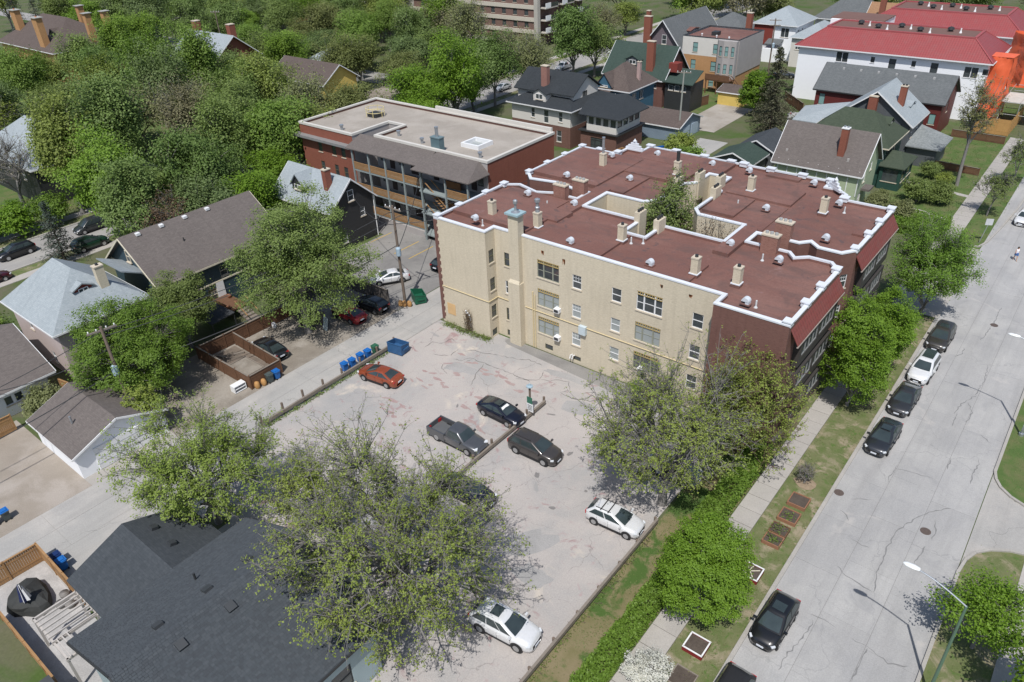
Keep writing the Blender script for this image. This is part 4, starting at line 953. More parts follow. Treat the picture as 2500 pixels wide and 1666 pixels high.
dormer(h, -75.0, 119.3, 6.3, 3.2, 3.5, .5, bluesid2, brownroof, 'S', .8); chimney(h, -70.9, 124.5, 6.8, 10.2, .3, .3, plain('pale_pink_brick', (.42, .3, .28), .9), stone, 1)
MB().slab([(-77.5, 118.5, 5.6), (-73.5, 118.5, 5.6), (-73.5, 119.8, 6.2), (-77.5, 119.8, 6.2)], .1).build('skirt_roof', brownroof, h)
g = house('brown_roof_garage', 'blue-grey double garage with brown roof behind the sunporch', -67.0, -57.6, 115.6, 123.6, 2.7, 4.2, 'x', siding('blue_grey_siding', (.20, .26, .33)), brownroof, .35, cat='garage')
for y in (117.0, 120.2): MB().box(-57.6, -57.52, y, y+2.5, .05, 2.1).build('garage_door', plain('pale_blue_door', (.36, .44, .52), .6), g)
h = house('green_roof_house', 'red brick house with steep green shingle gable roof and tall brick chimney', -83.5, -70.5, 133.2, 142.5, 5.8, 10.6, 'x', redbr, greenroof, .6, s=[(10.6, 3.5, 1.0, 1.6), (9.6, .8, .9, 1.8)], e=[(2.2, 3.4, 1.0, 1.5)])
chimney(h, -74.0, 134.2, 6.4, 11.8, .75, .45, redbr2, stone, 0); dormer(h, -78.0, 134.2, 7.0, 3.0, 3, 1.2, greysid, greenroof, 'S', .3)
b = thing('black_garden_room', 'black clad annex with low green roof and small windows beside the red brick house', 'annex', (-67, 136, 0))
w_ = MB(); facade(w_, b, (-69.8, 132.8), (-64.4, 132.8), 0, 5.2, [(.7, 3.7, 1.0, 1.0, 'plain'), (2.0, 3.7, 1.0, 1.0, 'plain'), (3.4, 3.7, 1.0, 1.0, 'plain')]); facade(w_, b, (-64.4, 132.8), (-64.4, 138), 0, 5.2); w_.build('wall', blacksid, b)
MB().slab([(-70.2, 132.2, 5.3), (-63.8, 132.2, 5.3), (-64.8, 138.5, 6.6), (-70.2, 138.5, 6.6)], .15).build('roof', greenroof, b); MB().box(-70.2, -68.4, 134.5, 136.5, 6.6, 8.2).build('balcony', redwood, b)
# tan stucco apartment
t = house('tan_apartment_house', 'flat roofed apartment house, cream stucco over orange brick with bay', -76.0, -63.7, 151.0, 163.3, 10.0, 10, 'flat', stucco, MATS['red_brown_roof_membrane'], 0, lower=orbr, lz=6.4, trim=dkmetal, cat='apartment building',
          s=[(2.4, 7.0, 1.1, 1.9, 'dh', dkmetal, greenglass), (6.9, 7.0, 1.1, 1.9, 'dh', dkmetal, greenglass), (2.2, 3.6, 1.1, 1.9, 'dh', dkmetal, greenglass), (6.7, 3.6, 1.1, 1.9, 'dh', dkmetal, greenglass), (6.6, .5, 1.1, 1.6, 'dh', dkmetal, greenglass)], e=[(2.0, 6.6, .6, 2.2, 'plain', dkmetal)])
b = MB(); bay = [(-68.2, 151.0), (-67.6, 150.0), (-66.2, 149.6), (-65.0, 149.9), (-63.69, 149.9), (-63.69, 151.0)]
for i in range(5):
    L = math.dist(bay[i], bay[i+1]); ws = [(L/2-.33, z, .66, 1.9, 'dh', dkmetal, greenglass) for z in (3.6, 7.0)] if i in (1, 2, 3) else []
    facade(b, t, bay[i], bay[i+1], 2.6, 9.95, ws)
b.poly([(*p, 9.95) for p in bay]); b.build('bay', greystucco, t)
MB().box(-63.68, -63.6, 151.05, 163.2, 3.2, 9.95).build('grey_render', greystucco, t)
dk = thing('rear_deck', 'brown timber deck with steps on the tan apartment house', 'deck', (-65.5, 148.6, 0))
MB().box(-68.6, -63.4, 147.4, 149.6, 2.6, 2.8).build('deck_floor', brownwood, dk)
MB().box(-68.6, -63.4, 147.36, 147.44, 2.8, 3.9).build('railing', brownwood, dk)
for x in (-68.4, -66.0, -63.6): MB().box(x-.1, x+.1, 147.5, 147.7, 0, 2.6).build('post', brownwood, dk)
for y in (147.5, 148.5): MB().beam((-63.4, y, 3.7), (-60.6, y, 1.2), .05, .08).build('stair_rail', brownwood, dk)
for (x, y) in ((-73.0, 153.5), (-69.5, 153), (-66.6, 152.6)): MB().lathe((x, y, 9.75), [(.12, 0), (.12, .3), (.2, .35), (.15, .5)], 8).build('roof_vent', white, t)
MB().box(-71.4, -70.1, 154.5, 156.2, 9.7, 10.5).build('roof_hatch', dkmetal, t)
h = house('tudor_house', 'half-timbered mauve and cream house with steep slate gable roof', -87.4, -78.2, 155.0, 174.0, 6.6, 12.0, 'y', purplesid, slate, .7, s=[(4.4, 7.0, 1.1, 1.9), (6.8, 4.0, .9, 1.0)], lower=stucco, lz=6.0)
chimney(h, -86.4, 154.6, 0, 12.4, .8, .5, redbr2, stone, 0); chimney(h, -88.0, 157.5, 5, 13, .4, .4, redbr2, stone, 0); dormer(h, -79.4, 163.0, 7.6, 4.2, 3, 1.5, purplesid, roofM, 'E', .1)
h = house('white_porch_house', 'white and red house with pale grey hip roof and stacked porches', -73.5, -63.8, 182.5, 194.0, 8.0, 11.0, 'hip', whitewall, bluegrey, .6, s=[(1.0, 5.4, 2.2, 1.9, 'cas'), (6.3, 5.2, 1.9, 2.0, 'cas'), (6.3, .6, 1.6, 1.6, 'cas')], e=[(1.5, 5.6, .8, 1.2), (4.0, 5.6, .8, 1.2)])
MB().box(-73.6, -69.0, 182.3, 182.45, 3.4, 7.9).build('red_panel', redwood, h); chimney(h, -74.2, 180.5, 4, 10.2, .6, .6, redbr2, stone, 0)
MB().slab([(-69.8, 180.0, 4.0), (-66.2, 180.0, 4.0), (-66.2, 182.4, 4.8), (-69.8, 182.4, 4.8)], .15).build('porch_roof', slate, h); MB().box(-70.0, -66.0, 179.8, 182.4, 0, 3.0).build('porch', whitewall, h)
st_ = MB()
for k in range(16): st_.box(-72.8, -71.4, 180.8-k*.3, 181.1-k*.3, 5.2-k*.3, 5.3-k*.3)
st_.build('fire_escape_stair', redwood, h)
house('slate_hip_house', 'slate grey hip roofed house between the tan block and the white porch house', -86.0, -75.5, 181.0, 191.0, 6.0, 9.2, 'hip', redbr2, slate, .6)
house('grey_gable_house', 'grey hip roofed house behind the white porch house', -66.5, -52.0, 203.0, 214.0, 6.6, 11.4, 'hip', stucco, slate, .7, s=[(5, 3.8, 1.2, 1.6), (9, 3.8, 1.2, 1.6)])
h = house('tan_roof_house', 'old house with orange-tan shingle roof and brick chimneys near the top edge', -54.0, -42.0, 201.0, 211.0, 6.2, 10.4, 'x', redbr2, shingle('tan_shingle', (.26, .15, .08), (.34, .2, .12)), .8, s=[(2, 3.6, 1.2, 1.5), (6, 3.6, 1.2, 1.5), (9, 3.6, 1.2, 1.5)])
chimney(h, -50.8, 200.9, 5, 12.5, .6, .5, redbr2, stone, 0); chimney(h, -45.8, 201.5, 5, 10, .5, .5, redbr2, stone, 0)
house('pale_grey_house', 'small pale grey roofed house beside the red tile building', -62.8, -55.0, 178.0, 190.0, 6.5, 9.0, 'hip', stucco, bluegrey, .5, s=[(1.0, 3.8, 1.2, 1.3, 'cas'), (4.0, 3.8, 1.6, 1.3, 'cas')])
house('dark_gable_house', 'slate roofed house with dark red gable at the top right', -21.5, -8.0, 214.0, 224.0, 6.5, 11.0, 'x', redbr2, slate, .7)
# --- red tile institution
redtile = tile('red_roof_tile', (.27, .052, .054))
def tile_block(name, label, x0, x1, y0, y1, eave, top, inset, wins):
    h = thing(name, label, 'building', ((x0+x1)/2, (y0+y1)/2, 0)); b = MB()
    facade(b, h, (x0, y0), (x1, y0), 0, eave, wins, sill=white); facade(b, h, (x1, y0), (x1, y1), 0, eave, [(4, z, .8, 1.1, 'plain', dkmetal) for z in (2, 5, 7.9)], sill=white); facade(b, h, (x1, y1), (x0, y1), 0, eave); facade(b, h, (x0, y1), (x0, y0), 0, eave)
    b.build('wall', whitewall, h)
    X0, X1, Y0, Y1 = x0-.7, x1+.7, y0-.7, y1+.7; i = inset; c = [(X0, Y0), (X1, Y0), (X1, Y1), (X0, Y1)]; q = [(X0+i, Y0+i), (X1-i, Y0+i), (X1-i, Y1-i), (X0+i, Y1-i)]
    r = MB()
    for k in range(4):
        j = (k+1) % 4; r.poly([(*c[k], eave-.1), (*c[j], eave-.1), (*q[j], top), (*q[k], top)])
    r.poly([(*p, eave-.12) for p in c][::-1]); ro = r.build('tile_roof', redtile, h)
    MB().poly([(*p, top-.12) for p in q]).build('flat_roof', plain('brown_flat_roof', (.16, .09, .075), .8, .15, .3), h)
    e = MB()
    for k in range(4): j = (k+1) % 4; e.beam((*q[k], top), (*q[j], top), .22, .12); e.beam((*c[k], eave-.02), (*q[k], top), .1, .06)
    e.build('ridge_tile', plain('pinkish_ridge_tile', (.33, .08, .085), .6), ro)
    g = MB(); 
    for k in range(4): j = (k+1) % 4; g.beam((*c[k], eave-.2), (*c[j], eave-.2), .08, .1)
    g.build('gutter', white, ro)
    for k, u in enumerate((.18, .33, .47, .62, .80)):
        xx = X0+i+(X1-X0-2*i)*u; yy = Y0+i+(Y1-Y0-2*i)*(.35 if k % 2 else .65)
        MB().lathe((xx, yy, top-.12), [(.4, 0), (.4, .3), (.6, .35), (.5, .7), (.1, .85)], 10).build('roof_vent', dkmetal, h)
        MB().lathe((xx+1.8, yy-.8, top-.12), [(.25, 0), (.12, .4), (.12, .8)], 8).build('vent_pipe', white, h)
    return h
ww = []
for u, w_, z in ((7.2, 1.0, 8.0), (8.3, 1.0, 8.0), (13.4, .7, 8.4), (16.6, 1.2, 7.7), (20.4, .7, 8.4), (23.6, 1.2, 7.7), (29.0, 1.0, 7.6), (30.1, 1.0, 7.6), (6.3, 1.0, 4.4), (7.4, 1.0, 4.4), (6.0, .9, 1.2), (31.8, .8, 8.2)): ww.append((u, z-.35, w_, 1.7 if w_ > .8 else 1.0, 'dh', dkmetal, wglass))
tile_block('red_tile_building', 'long white walled building under a red tile mansard roof with brown flat top', -52.3, -19.9, 153.1, 168.0, 10.0, 13.0, 4.3, ww)
tile_block('red_tile_wing', 'rear wing of the red tile building ending at orange sheeting', -48.0, -19.0, 178.0, 196.0, 10.0, 13.0, 4.6, [])
cn = MB(); cn.box(-52, -42, 168.1, 177.3, 0, 12.4); tw = thing('red_tile_link', 'brown flat roofed link joining the two red tile wings', 'building', (-47, 172, 0)); cn.build('wall', whitewall, tw); MB().box(-52.2, -41.8, 168.9, 176.4, 12.41, 12.6).build('roof', MATS['brown_flat_roof'], tw)
h = house('wine_red_house', 'dark red panelled house with long slate grey gable roof', -43.6, -23.0, 139.9, 149.6, 5.9, 9.2, 'x', wine, slate, .45, e=[(4, 3.4, .9, 1.8, 'plain', dkmetal, greenglass)], s=[(.7, 3.0, 1.0, 1.9, 'plain', dkmetal, greenglass), (19.0, 2.2, 1.0, 1.7, 'plain', dkmetal, greenglass)], trim=dkmetal, vent=6)
# --- green and grey houses in front of it
h = house('pale_green_house', 'pale green sided house with taupe gable roof, skylight and brick chimney', -35.2, -24.0, 100.9, 108.7, 5.8, 9.9, 'x', ltgreen, taupe, .5, s=[(1.6, 3.4, .15, 2.3, 'plain')], e=[(2.2, 3.6, .8, 1.5), (4.6, 4.6, .8, 1.6), (1.3, .7, 1.2, 1.6, 'grid')])
for k in range(9): MB().box(-34.9+k*1.35, -34.8+k*1.35, 100.84, 100.9, 2.4, 5.8).build('batten', white, h)
window(h, (-31.5, 100.8, 3.2), 0, .85, 1.8, 'dh6'); MB().box(-25, -22.9, 103, 105, 2.6, 2.9).build('bay_roof', taupe, h)
chimney(h, -27.2, 102.4, 5.6, 10.6, .42, .42, redbr2, white, 2, grmetal)
MB().obox((-32.6, 103.4, 8.25), .6, .75, .12, 0, 0, ('X', R(46))).build('skylight', plain('amber_skylight', (.45, .33, .2), .2, .2, spec=.8), h)
for (x, z) in ((-34.2, 6.6), (-26.0, 6.7)): MB().box(x-.14, x+.14, 101.6, 101.9, z-.2, z+.25).build('roof_vent', greystucco, h)
h = house('dark_green_house', 'dark green sided house with green hip roof and covered front porch', -35.5, -24.2, 112.6, 121.6, 5.9, 9.4, 'hip', dkgreen, dkgreenroof, .6, e=[(1.0, 3.6, 1.2, 1.5), (4.5, 3.6, 1.6, 1.5)], trim=cream, hipx=4.2)
dormer(h, -25.6, 118.6, 6.9, 1.8, 2.4, .9, dkgreen, dkgreenroof, 'E', .4)
p = thing('green_front_porch', 'dark green enclosed porch with low hip roof facing the street', 'porch', (-22.7, 115.2, 0))
b = MB(); facade(b, p, (-24.2, 112.2), (-21.3, 112.2), 0, 3.3, [(.4, 1.2, 2.1, 1.8, 'plain', dkgreen, wglass)]); facade(b, p, (-21.3, 112.2), (-21.3, 118.2), 0, 3.3, [(.5, 1.2, 2.2, 1.8, 'plain', dkgreen, wglass), (3.4, 1.2, 2.2, 1.8, 'plain', dkgreen, wglass)]); facade(b, p, (-21.3, 118.2), (-24.2, 118.2), 0, 3.3); b.build('wall', dkgreen, p)
r = MB(); r.slab([(-24.4, 111.8, 3.4), (-20.9, 111.8, 3.4), (-22.6, 115.2, 4.8), (-24.4, 115.2, 4.8)], .12); r.slab([(-20.9, 111.8, 3.4), (-20.9, 118.6, 3.4), (-22.6, 115.2, 4.8)], .12); r.slab([(-20.9, 118.6, 3.4), (-24.4, 118.6, 3.4), (-24.4, 115.2, 4.8), (-22.6, 115.2, 4.8)], .12); r.build('roof', dkgreenroof, p)
h = house('grey_gable_house_with_porch', 'grey house with steep pale grey gable roof and two brick chimneys', -35.0, -24.0, 124.4, 133.0, 6.2, 10.4, 'y', greysid, bluegrey, .5, e=[(1.5, 3.6, 1.0, 1.5), (4.5, 3.6, 1.0, 1.5)])
chimney(h, -26.6, 127.0, 6.5, 10.8, .45, .45, redbr2, stone, 2); chimney(h, -29.8, 123.8, 3, 9.6, .6, .45, redbr2, stone, 0); dormer(h, -25.6, 130.0, 7.0, 2.6, 2.6, .7, redwood, bluegrey, 'E', .2)
MB().slab([(-42.5, 126.5, 3.6), (-35.2, 126.5, 3.6), (-35.2, 133.0, 6.0), (-42.5, 132.0, 4.6)], .15).build('rear_roof', bluegrey, h); MB().box(-41.8, -35.05, 127.2, 132, 0, 3.4).build('rear_wall', greysid, h)
p = thing('grey_front_porch', 'weathered grey shingled front porch shaded by the tall street tree', 'porch', (-21.6, 128, 0))
MB().box(-23.9, -19.6, 124.6, 131, 0, 2.9).build('wall', greysid, p); MB().slab([(-24, 124.0, 3.0), (-19.0, 124.0, 3.0), (-19.0, 131.6, 3.0), (-24, 131.6, 4.4)], .15).build('roof', shingle('mottled_grey_shingle', (.14, .16, .165), (.3, .32, .32)), p)
house('charcoal_shed', 'low charcoal roofed shed behind the pale green house', -45.5, -39.8, 112.5, 119.5, 2.5, 3.9, 'y', greysid, charcoal, .35, cat='shed')
house('mossy_shed', 'dark mossy green roofed shed in the bushes behind the block', -46.5, -40.5, 106.0, 111.5, 2.4, 3.6, 'y', greysid, greenroof, .35, cat='shed')
g = house('yellow_garage', 'small pale yellow garage in the service yard', -62.6, -57.6, 141.2, 147.0, 2.6, 3.3, 'x', yellow, brownroof, .3, cat='garage')
# --- far left / far background
house('park_side_house', 'pale blue-grey roofed house half hidden by bare trees at the left edge', -141.5, -122.4, 38.6, 50.4, 6.0, 10.5, 'hip', blacksid, bluegrey, .6, s=[(3, 3.4, 1.1, 1.4), (9, 3.4, 1.1, 1.4), (14, 3.4, 1.1, 1.4)], e=[(3, 3.4, 1, 1.4), (7, 3.4, 1, 1.4)])
mansion = house('brown_roof_mansion', 'large mansion with brown hip roofs and tall orange brick chimneys', -237.0, -205.5, 79.0, 97.0, 7.0, 13.0, 'hip', orbr, brownroof, .8, s=[(6, 3, 1.2, 1.6), (14, 3, 1.2, 1.6), (24, 3, 1.2, 1.6)], e=[(5, 3, 1.2, 1.6), (11, 3, 1.2, 1.6)])
for (x, y, hx) in ((-212.0, 80.0, 1.5), (-206.5, 89.5, .8), (-205.5, 93.5, .9), (-232, 83, 1.6), (-222, 95, .9)): chimney(mansion, x, y, 4, 14.2, hx*.85, .75, orbr, plain('grey_stone_cap', (.35, .35, .33), .8), 2 if hx > 1 else 0, plain('terracotta', (.45, .17, .07), .8), .3)
dormer(mansion, -213.5, 83.0, 8.0, 4.0, 4, 1.2, blacksid, brownroof, 'S', .6)
house('brick_house_with_white_trim', 'red brick house with white porch seen between trees near the top left', -273, -262, 138, 150, 8.0, 11, 'hip', redbr2, slate, .8, s=[(3, 5, 1.2, 1.8), (7.5, 1.2, 2.2, 2.0, 'tri')], e=[(4, 5, 1.2, 1.8)])
h = house('grey_gabled_manor', 'old manor with pale grey gabled roof and arched white doorway among trees', -172, -156, 91, 102, 8.0, 12.2, 'x', redbr2, bluegrey, .8, s=[(2.0, 5.4, 1.2, 1.6), (5.0, 5.4, 1.2, 1.6), (3.0, 1.4, 1.8, 2.2, 'grid'), (9.5, 5.0, 1.2, 1.6), (13, 5.0, 1.2, 1.6)])
chimney(h, -170, 97, 8, 14, .7, .7, redbr2, stone, 0); chimney(h, -158, 98, 8, 14, .7, .7, redbr2, stone, 0); dormer(h, -166, 92, 8.2, 4.5, 4, .8, redbr2, bluegrey, 'S', .7)
house('white_flat_annex', 'white parapet annex beside the grey gabled manor', -184, -173, 100, 112, 6.5, 6.5, 'flat', whitewall, slate, 0)
house('dark_flat_house', 'dark flat roofed house deep among the left-hand trees', -178, -168, 80, 89, 5.0, 5.6, 'hip', blacksid, charcoal, .7)
house('small_grey_hip_house', 'small pale grey hip roof glimpsed between trees above the brick walk-up', -150, -141, 110, 119, 5.0, 7.6, 'hip', stucco, bluegrey, .7, s=[(3, 2.4, 1.2, 1.4), (6, 2.4, 1.2, 1.4)])
house('yellow_stucco_house', 'bright yellow house hidden by trees behind the brick walk-up', -142, -125.5, 95.5, 104, 6.0, 8.8, 'x', yellow, brownroof, .6, s=[(9.5, .8, 1.6, 2.0), (13, 3.6, 1.2, 1.2), (6, 3.6, 1.2, 1.2)])
house('far_brick_house', 'dark brick house at the top edge between tree crowns', -232, -222, 160, 170, 7.5, 11, 'x', redbr2, slate, .6)
tw = thing('apartment_tower', 'brown brick apartment tower with concrete balconies and pale corner column', 'apartment building', (-140, 172, 0))
b = MB(); ws = []
for fl in range(8):
    for k in range(11): ws.append((3.0+k*3.8, 1.6+fl*3.0, 1.3, 1.5, 'plain', dkmetal))
facade(b, tw, (-172, 168), (-127.5, 168), 0, 26, ws); facade(b, tw, (-127.5, 168), (-127.5, 190), 0, 26); b.poly([(-172, 168, 26), (-127.5, 168, 26), (-127.5, 190, 26), (-172, 190, 26)])
b.build('wall', brick('tower_brick', (.17, .10, .085), (.22, .135, .115), (.2, .14, .12)), tw)
conc = plain('pale_concrete', (.42, .40, .36), .85, .12, .6)
for fl in range(9): MB().box(-172.2, -127.3, 167.75, 168.0, .2+fl*3.0, 1.2+fl*3.0).build('floor_band', plain('beige_concrete', (.52, .48, .41), .85, .1, .6), tw)
MB().box(-127.4, -126.2, 167.4, 168.6, 0, 26).build('corner_column', conc, tw)
for fl in range(1, 8):
    for y0 in (169, 176.5, 184):
        bo = MB().box(-127.4, -124.6, y0, y0+5.5, .3+fl*3, .5+fl*3).build('balcony', conc, tw)
        MB().box(-124.75, -124.6, y0, y0+2.2, .5+fl*3, 1.7+fl*3).build('parapet_panel', white, bo)
        MB().box(-124.7, -124.66, y0+2.3, y0+5.5, .6+fl*3, 1.6+fl*3).build('glass_rail', wglass, bo)
po_ = thing('parking_podium', 'low grey flat roofed podium left of the apartment tower', 'building', (-205, 190, 0))
MB().box(-225, -176, 180, 205, 0, 7.4).build('wall', conc, po_); MB().box(-224.5, -176.5, 180.5, 204.5, 7.41, 7.6).build('roof', gravel, po_)
# --- orange sheeting and scaffold
sc_ = thing('orange_sheeted_scaffold', 'scaffold wrapped in bright orange tarpaulin at the red tile building end', 'scaffold', (-17.8, 157, 0))
tarp = plain('orange_tarpaulin', (.72, .13, .05), .5, .12, .5, spec=.4)
rn = random.Random(5)
def drape(p0, p1, z0, z1, n1=14, n2=18, amp=.22):
    b = MB(); G = []
    L = math.dist(p0, p1); dx, dy = (p1[0]-p0[0])/L, (p1[1]-p0[1])/L
    for j in range(n2+1):
        for i in range(n1+1):
            u, v = i/n1, j/n2; o = amp*(math.sin(v*16+u*3)*.4+math.sin(u*9+v*4)*.35+rn.uniform(-.5, .5))
            G.append((p0[0]+(p1[0]-p0[0])*u+dy*o, p0[1]+(p1[1]-p0[1])*u-dx*o, z0+(z1-z0)*v))
    b.v = G
    for j in range(n2):
        for i in range(n1):
            a = j*(n1+1)+i; b.f.append([a, a+1, a+n1+2, a+n1+1]); b.m.append(0)
    return b
drape((-20.6, 155.4), (-16.8, 155.4), .5, 10.6).build('tarpaulin', tarp, sc_, smooth=True); drape((-16.8, 155.4), (-16.5, 159.2), .5, 10.6, 12).build('tarpaulin', tarp, sc_, smooth=True)
drape((-19.6, 171.5), (-9.0, 171.5), 2.4, 12.2, 24).build('tarpaulin', tarp, sc_, smooth=True); drape((-16.0, 167), (-19.6, 171.5), 3.5, 12.0, 10).build('tarpaulin', tarp, sc_, smooth=True)
MB().poly([(-20.6, 155.4, 10.6), (-16.8, 155.4, 10.6), (-16.5, 159.2, 10.6), (-20.2, 159.2, 10.6)]).build('tarpaulin_top', tarp, sc_)
pl = MB(); steel = plain('scaffold_steel', (.5, .5, .5), .4, .1, metal=.5)
for x in (-13.6, -11.0):
    for y in (153.0, 157.5, 162, 166.5): pl.tube([(x, y, 0), (x, y, 10.8 if x < -16 else 4.2)], .06, 5)
for y in (153.0, 157.5, 162, 166.5):
    for z in (2, 4): pl.tube([(-16.0, y, z), (-11, y, z)], .05, 5)
for x in (-16.4, -13.6, -11): pl.tube([(x, 153, 4.1), (x, 166.5, 4.1)], .05, 5); pl.tube([(x, 153, .3), (x, 157.5, 4)], .05, 5)
pl.build('scaffold_tubes', steel, sc_); MB().box(-16.3, -10.8, 153, 160, 4.0, 4.12).build('scaffold_deck', plain('pale_planks', (.5, .48, .44), .8), sc_)
# ================================================================ vehicles
tyreM = plain('tyre_rubber', (.02, .02, .021), .85); rimM = plain('alloy_rim', (.45, .46, .47), .3, .05, metal=.7); cglass = glass('car_glass', (.026, .036, .038), .05)
blackpl = plain('black_plastic', (.02, .02, .022), .5); lampW = plain('headlamp_lens', (.62, .65, .68), .12, .05, spec=.9); lampR = plain('tail_lamp_lens', (.38, .012, .015), .15, .1, spec=.8); plateM = plain('number_plate', (.62, .66, .72), .5, .05)
# stations: x, top z, half width ; cabin: belt z, base rear/front x, roof rear/front x, roof z, belt half width, roof half width
KIND = {
 'sedan': dict(L=4.66, st=[(-2.33, .55, .50), (-2.30, .80, .66), (-2.22, .96, .77), (-2.0, 1.04, .85), (-1.5, 1.06, .895), (-.6, 1.03, .91), (.5, 1.02, .91), (1.05, 1.0, .905), (1.5, .945, .885), (1.9, .86, .84), (2.15, .77, .76), (2.28, .66, .64), (2.33, .5, .48)], cab=(1.01, -1.98, 1.26, -.85, .02, 1.45, .83, .57), wb=1.36, r=.335),
 'hatch': dict(L=4.26, st=[(-2.12, .55, .55), (-2.09, .90, .72), (-2.0, 1.02, .81), (-1.6, 1.08, .88), (-.6, 1.06, .90), (.6, 1.03, .90), (1.0, 1.0, .895), (1.4, .94, .87), (1.75, .85, .81), (1.98, .75, .72), (2.08, .64, .60), (2.12, .5, .46)], cab=(1.03, -2.05, 1.18, -1.5, .04, 1.49, .83, .61), wb=1.31, r=.33),
 'suv': dict(L=4.66, st=[(-2.32, .60, .60), (-2.29, .98, .76), (-2.2, 1.12, .85), (-1.8, 1.17, .92), (-.6, 1.15, .935), (.6, 1.13, .935), (1.05, 1.11, .93), (1.5, 1.05, .905), (1.95, .96, .85), (2.18, .85, .75), (2.28, .72, .63), (2.32, .55, .50)], cab=(1.12, -2.26, 1.28, -1.72, .17, 1.69, .86, .65), wb=1.37, r=.375),
 'van': dict(L=4.8, st=[(-2.4, .66, .76), (-2.36, 1.0, .88), (-1.9, 1.1, .94), (-.6, 1.06, .95), (.9, 1.04, .95), (1.4, 1.0, .92), (1.9, .9, .86), (2.25, .76, .76), (2.4, .55, .62)], cab=(1.05, -2.34, 1.5, -2.1, .6, 1.72, .88, .70), wb=1.5, r=.34),
 'pickup': dict(L=5.5, st=[(-.75, 1.12, .93), (-.74, 1.14, .94), (.9, 1.12, .94), (1.35, 1.1, .93), (1.9, 1.04, .9), (2.4, .95, .85), (2.65, .8, .78), (2.74, .58, .66)], cab=(1.1, -.72, 1.35, -.5, .62, 1.76, .86, .68), wb=1.68, r=.39, bed=(-2.75, -.78)),
}
CAR = {}
def car_meshes(kind):
    if kind in CAR: return CAR[kind]
    K = KIND[kind]; b = MB(); st = K['st']; cs = []
    for (x, t, hw) in st:
        half = [(0, t+.025), (.55*hw, t+.015), (.85*hw, t-.03), (.97*hw, t-.12), (hw, max(.5, t-.3)), (.985*hw, .42), (.93*hw, .24), (.6*hw, .2)]
        ring = [(x, -y, z) for y, z in half[::-1]]+[(x, y, z) for y, z in half[1:]]
        cs.append(ring)
    n = len(cs[0]); b.v = [p for r_ in cs for p in r_]
    for i in range(len(cs)-1):
        for j in range(n-1): b.f.append([i*n+j, (i+1)*n+j, (i+1)*n+j+1, i*n+j+1][::-1]); b.m.append(0)
    b.f.append(list(range(n))); b.m.append(0); b.f.append([(len(cs)-1)*n+j for j in range(n)][::-1]); b.m.append(0)
    bz, xr, xf, rr, rf, rz, hb, hr = K['cab']
    sf = [0, .03, .47, .505, .965, 1] if kind not in ('suv', 'van') else [0, .02, .26, .285, .60, .625, .97, 1]
    win = (1, 3) if len(sf) == 6 else (1, 3, 5)
    ff = [0, .06, .5, .94, 1]; ca_ = [R(q) for q in (0, 30, 60, 90)]
    lev = [0, .10, .5, .90, .97, 1.0, 1.0]; ins = [0, 0, 0, 0, .015, .07, .22]
    def ring(i):
        t = lev[i]; bul = .035*math.sin(t*math.pi); xa = xr+(rr-xr)*t-bul*.6+ins[i]; xb = xf+(rf-xf)*t+bul-ins[i]; h_ = hb+(hr-hb)*t+bul-ins[i]
        z = bz-.03+(rz-.07-bz+.03)*t+(0, 0, 0, 0, .02, .055, .075)[i]; c_ = .16
        P_ = []; S_ = []
        def arc(cx, cy, a0):
            for q in ca_[1:-1]: P_.append((cx+c_*math.cos(a0+q), cy+c_*math.sin(a0+q), z)); S_.append('p')
        for u in ff: P_.append((xb+.05*math.sin(u*math.pi), (-h_+c_)+(2*h_-2*c_)*u, z)); S_.append('f')
        arc(xb-c_, h_-c_, 0)
        for u in sf: P_.append((xb-c_-(xb-xa-2*c_)*u, h_, z)); S_.append('l')
        arc(xa+c_, h_-c_, R(90))
        for u in ff: P_.append((xa-.03*math.sin(u*math.pi), (h_-c_)-(2*h_-2*c_)*u, z)); S_.append('r')
        arc(xa+c_, -h_+c_, R(180))
        for u in sf[::-1]: P_.append((xb-c_-(xb-xa-2*c_)*u, -h_, z)); S_.append('q')
        arc(xb-c_, -h_+c_, R(270))
        return P_, S_
    RG = [ring(i) for i in range(7)]; SS = RG[0][1]; n2 = len(SS); c = MB(); c.v = [p for r_ in RG for p in r_[0]]
    for i in range(6):
        for j in range(n2): k = (j+1) % n2; c.f.append([i*n2+j, i*n2+k, (i+1)*n2+k, (i+1)*n2+j]); c.m.append(0)
    c.f.append([6*n2+j for j in range(n2)]); c.m.append(0)
    P = {'body': b.mesh('body', [white], smooth=True), 'cabin': c.mesh('cabin', [white], smooth=True)}
    cxm, czm = (rr+rf)/2, bz-.3
    def panes(sel, nm):
        w__ = MB(); mp = {}
        def vid(i, j):
            if (i, j) not in mp:
                p = RG[i][0][j]; mp[(i, j)] = len(w__.v); d_ = Vector((p[0]-cxm, p[1]*1.6, .25*(p[2]-czm))).normalized(); w__.v.append(tuple(Vector(p)+d_*.014))
            return mp[(i, j)]
        for i in (1, 2):
            for j in sel: k = (j+1) % n2; w__.f.append([vid(i, j), vid(i, k), vid(i+1, k), vid(i+1, j)]); w__.m.append(0)
        return w__.mesh(nm, [cglass], smooth=True)
    idx = {q: [j for j in range(n2) if SS[j] == q] for q in 'flrq'}
    P['windshield'] = panes(idx['f'][:-1], 'windshield'); P['rear_window'] = panes(idx['r'][:-1], 'rear_window')
    P['sides'] = [panes([idx['l'][k]], 'side_window') for k in win]+[panes([idx['q'][len(sf)-2-k]], 'side_window') for k in win]
    w_ = MB(); r = K['r']; w_.tube([(0, -.1, 0), (0, -.09, 0), (0, .09, 0), (0, .1, 0)], [r*.9, r, r, r*.9], 18); P['tyre'] = w_.mesh('tyre', [tyreM])
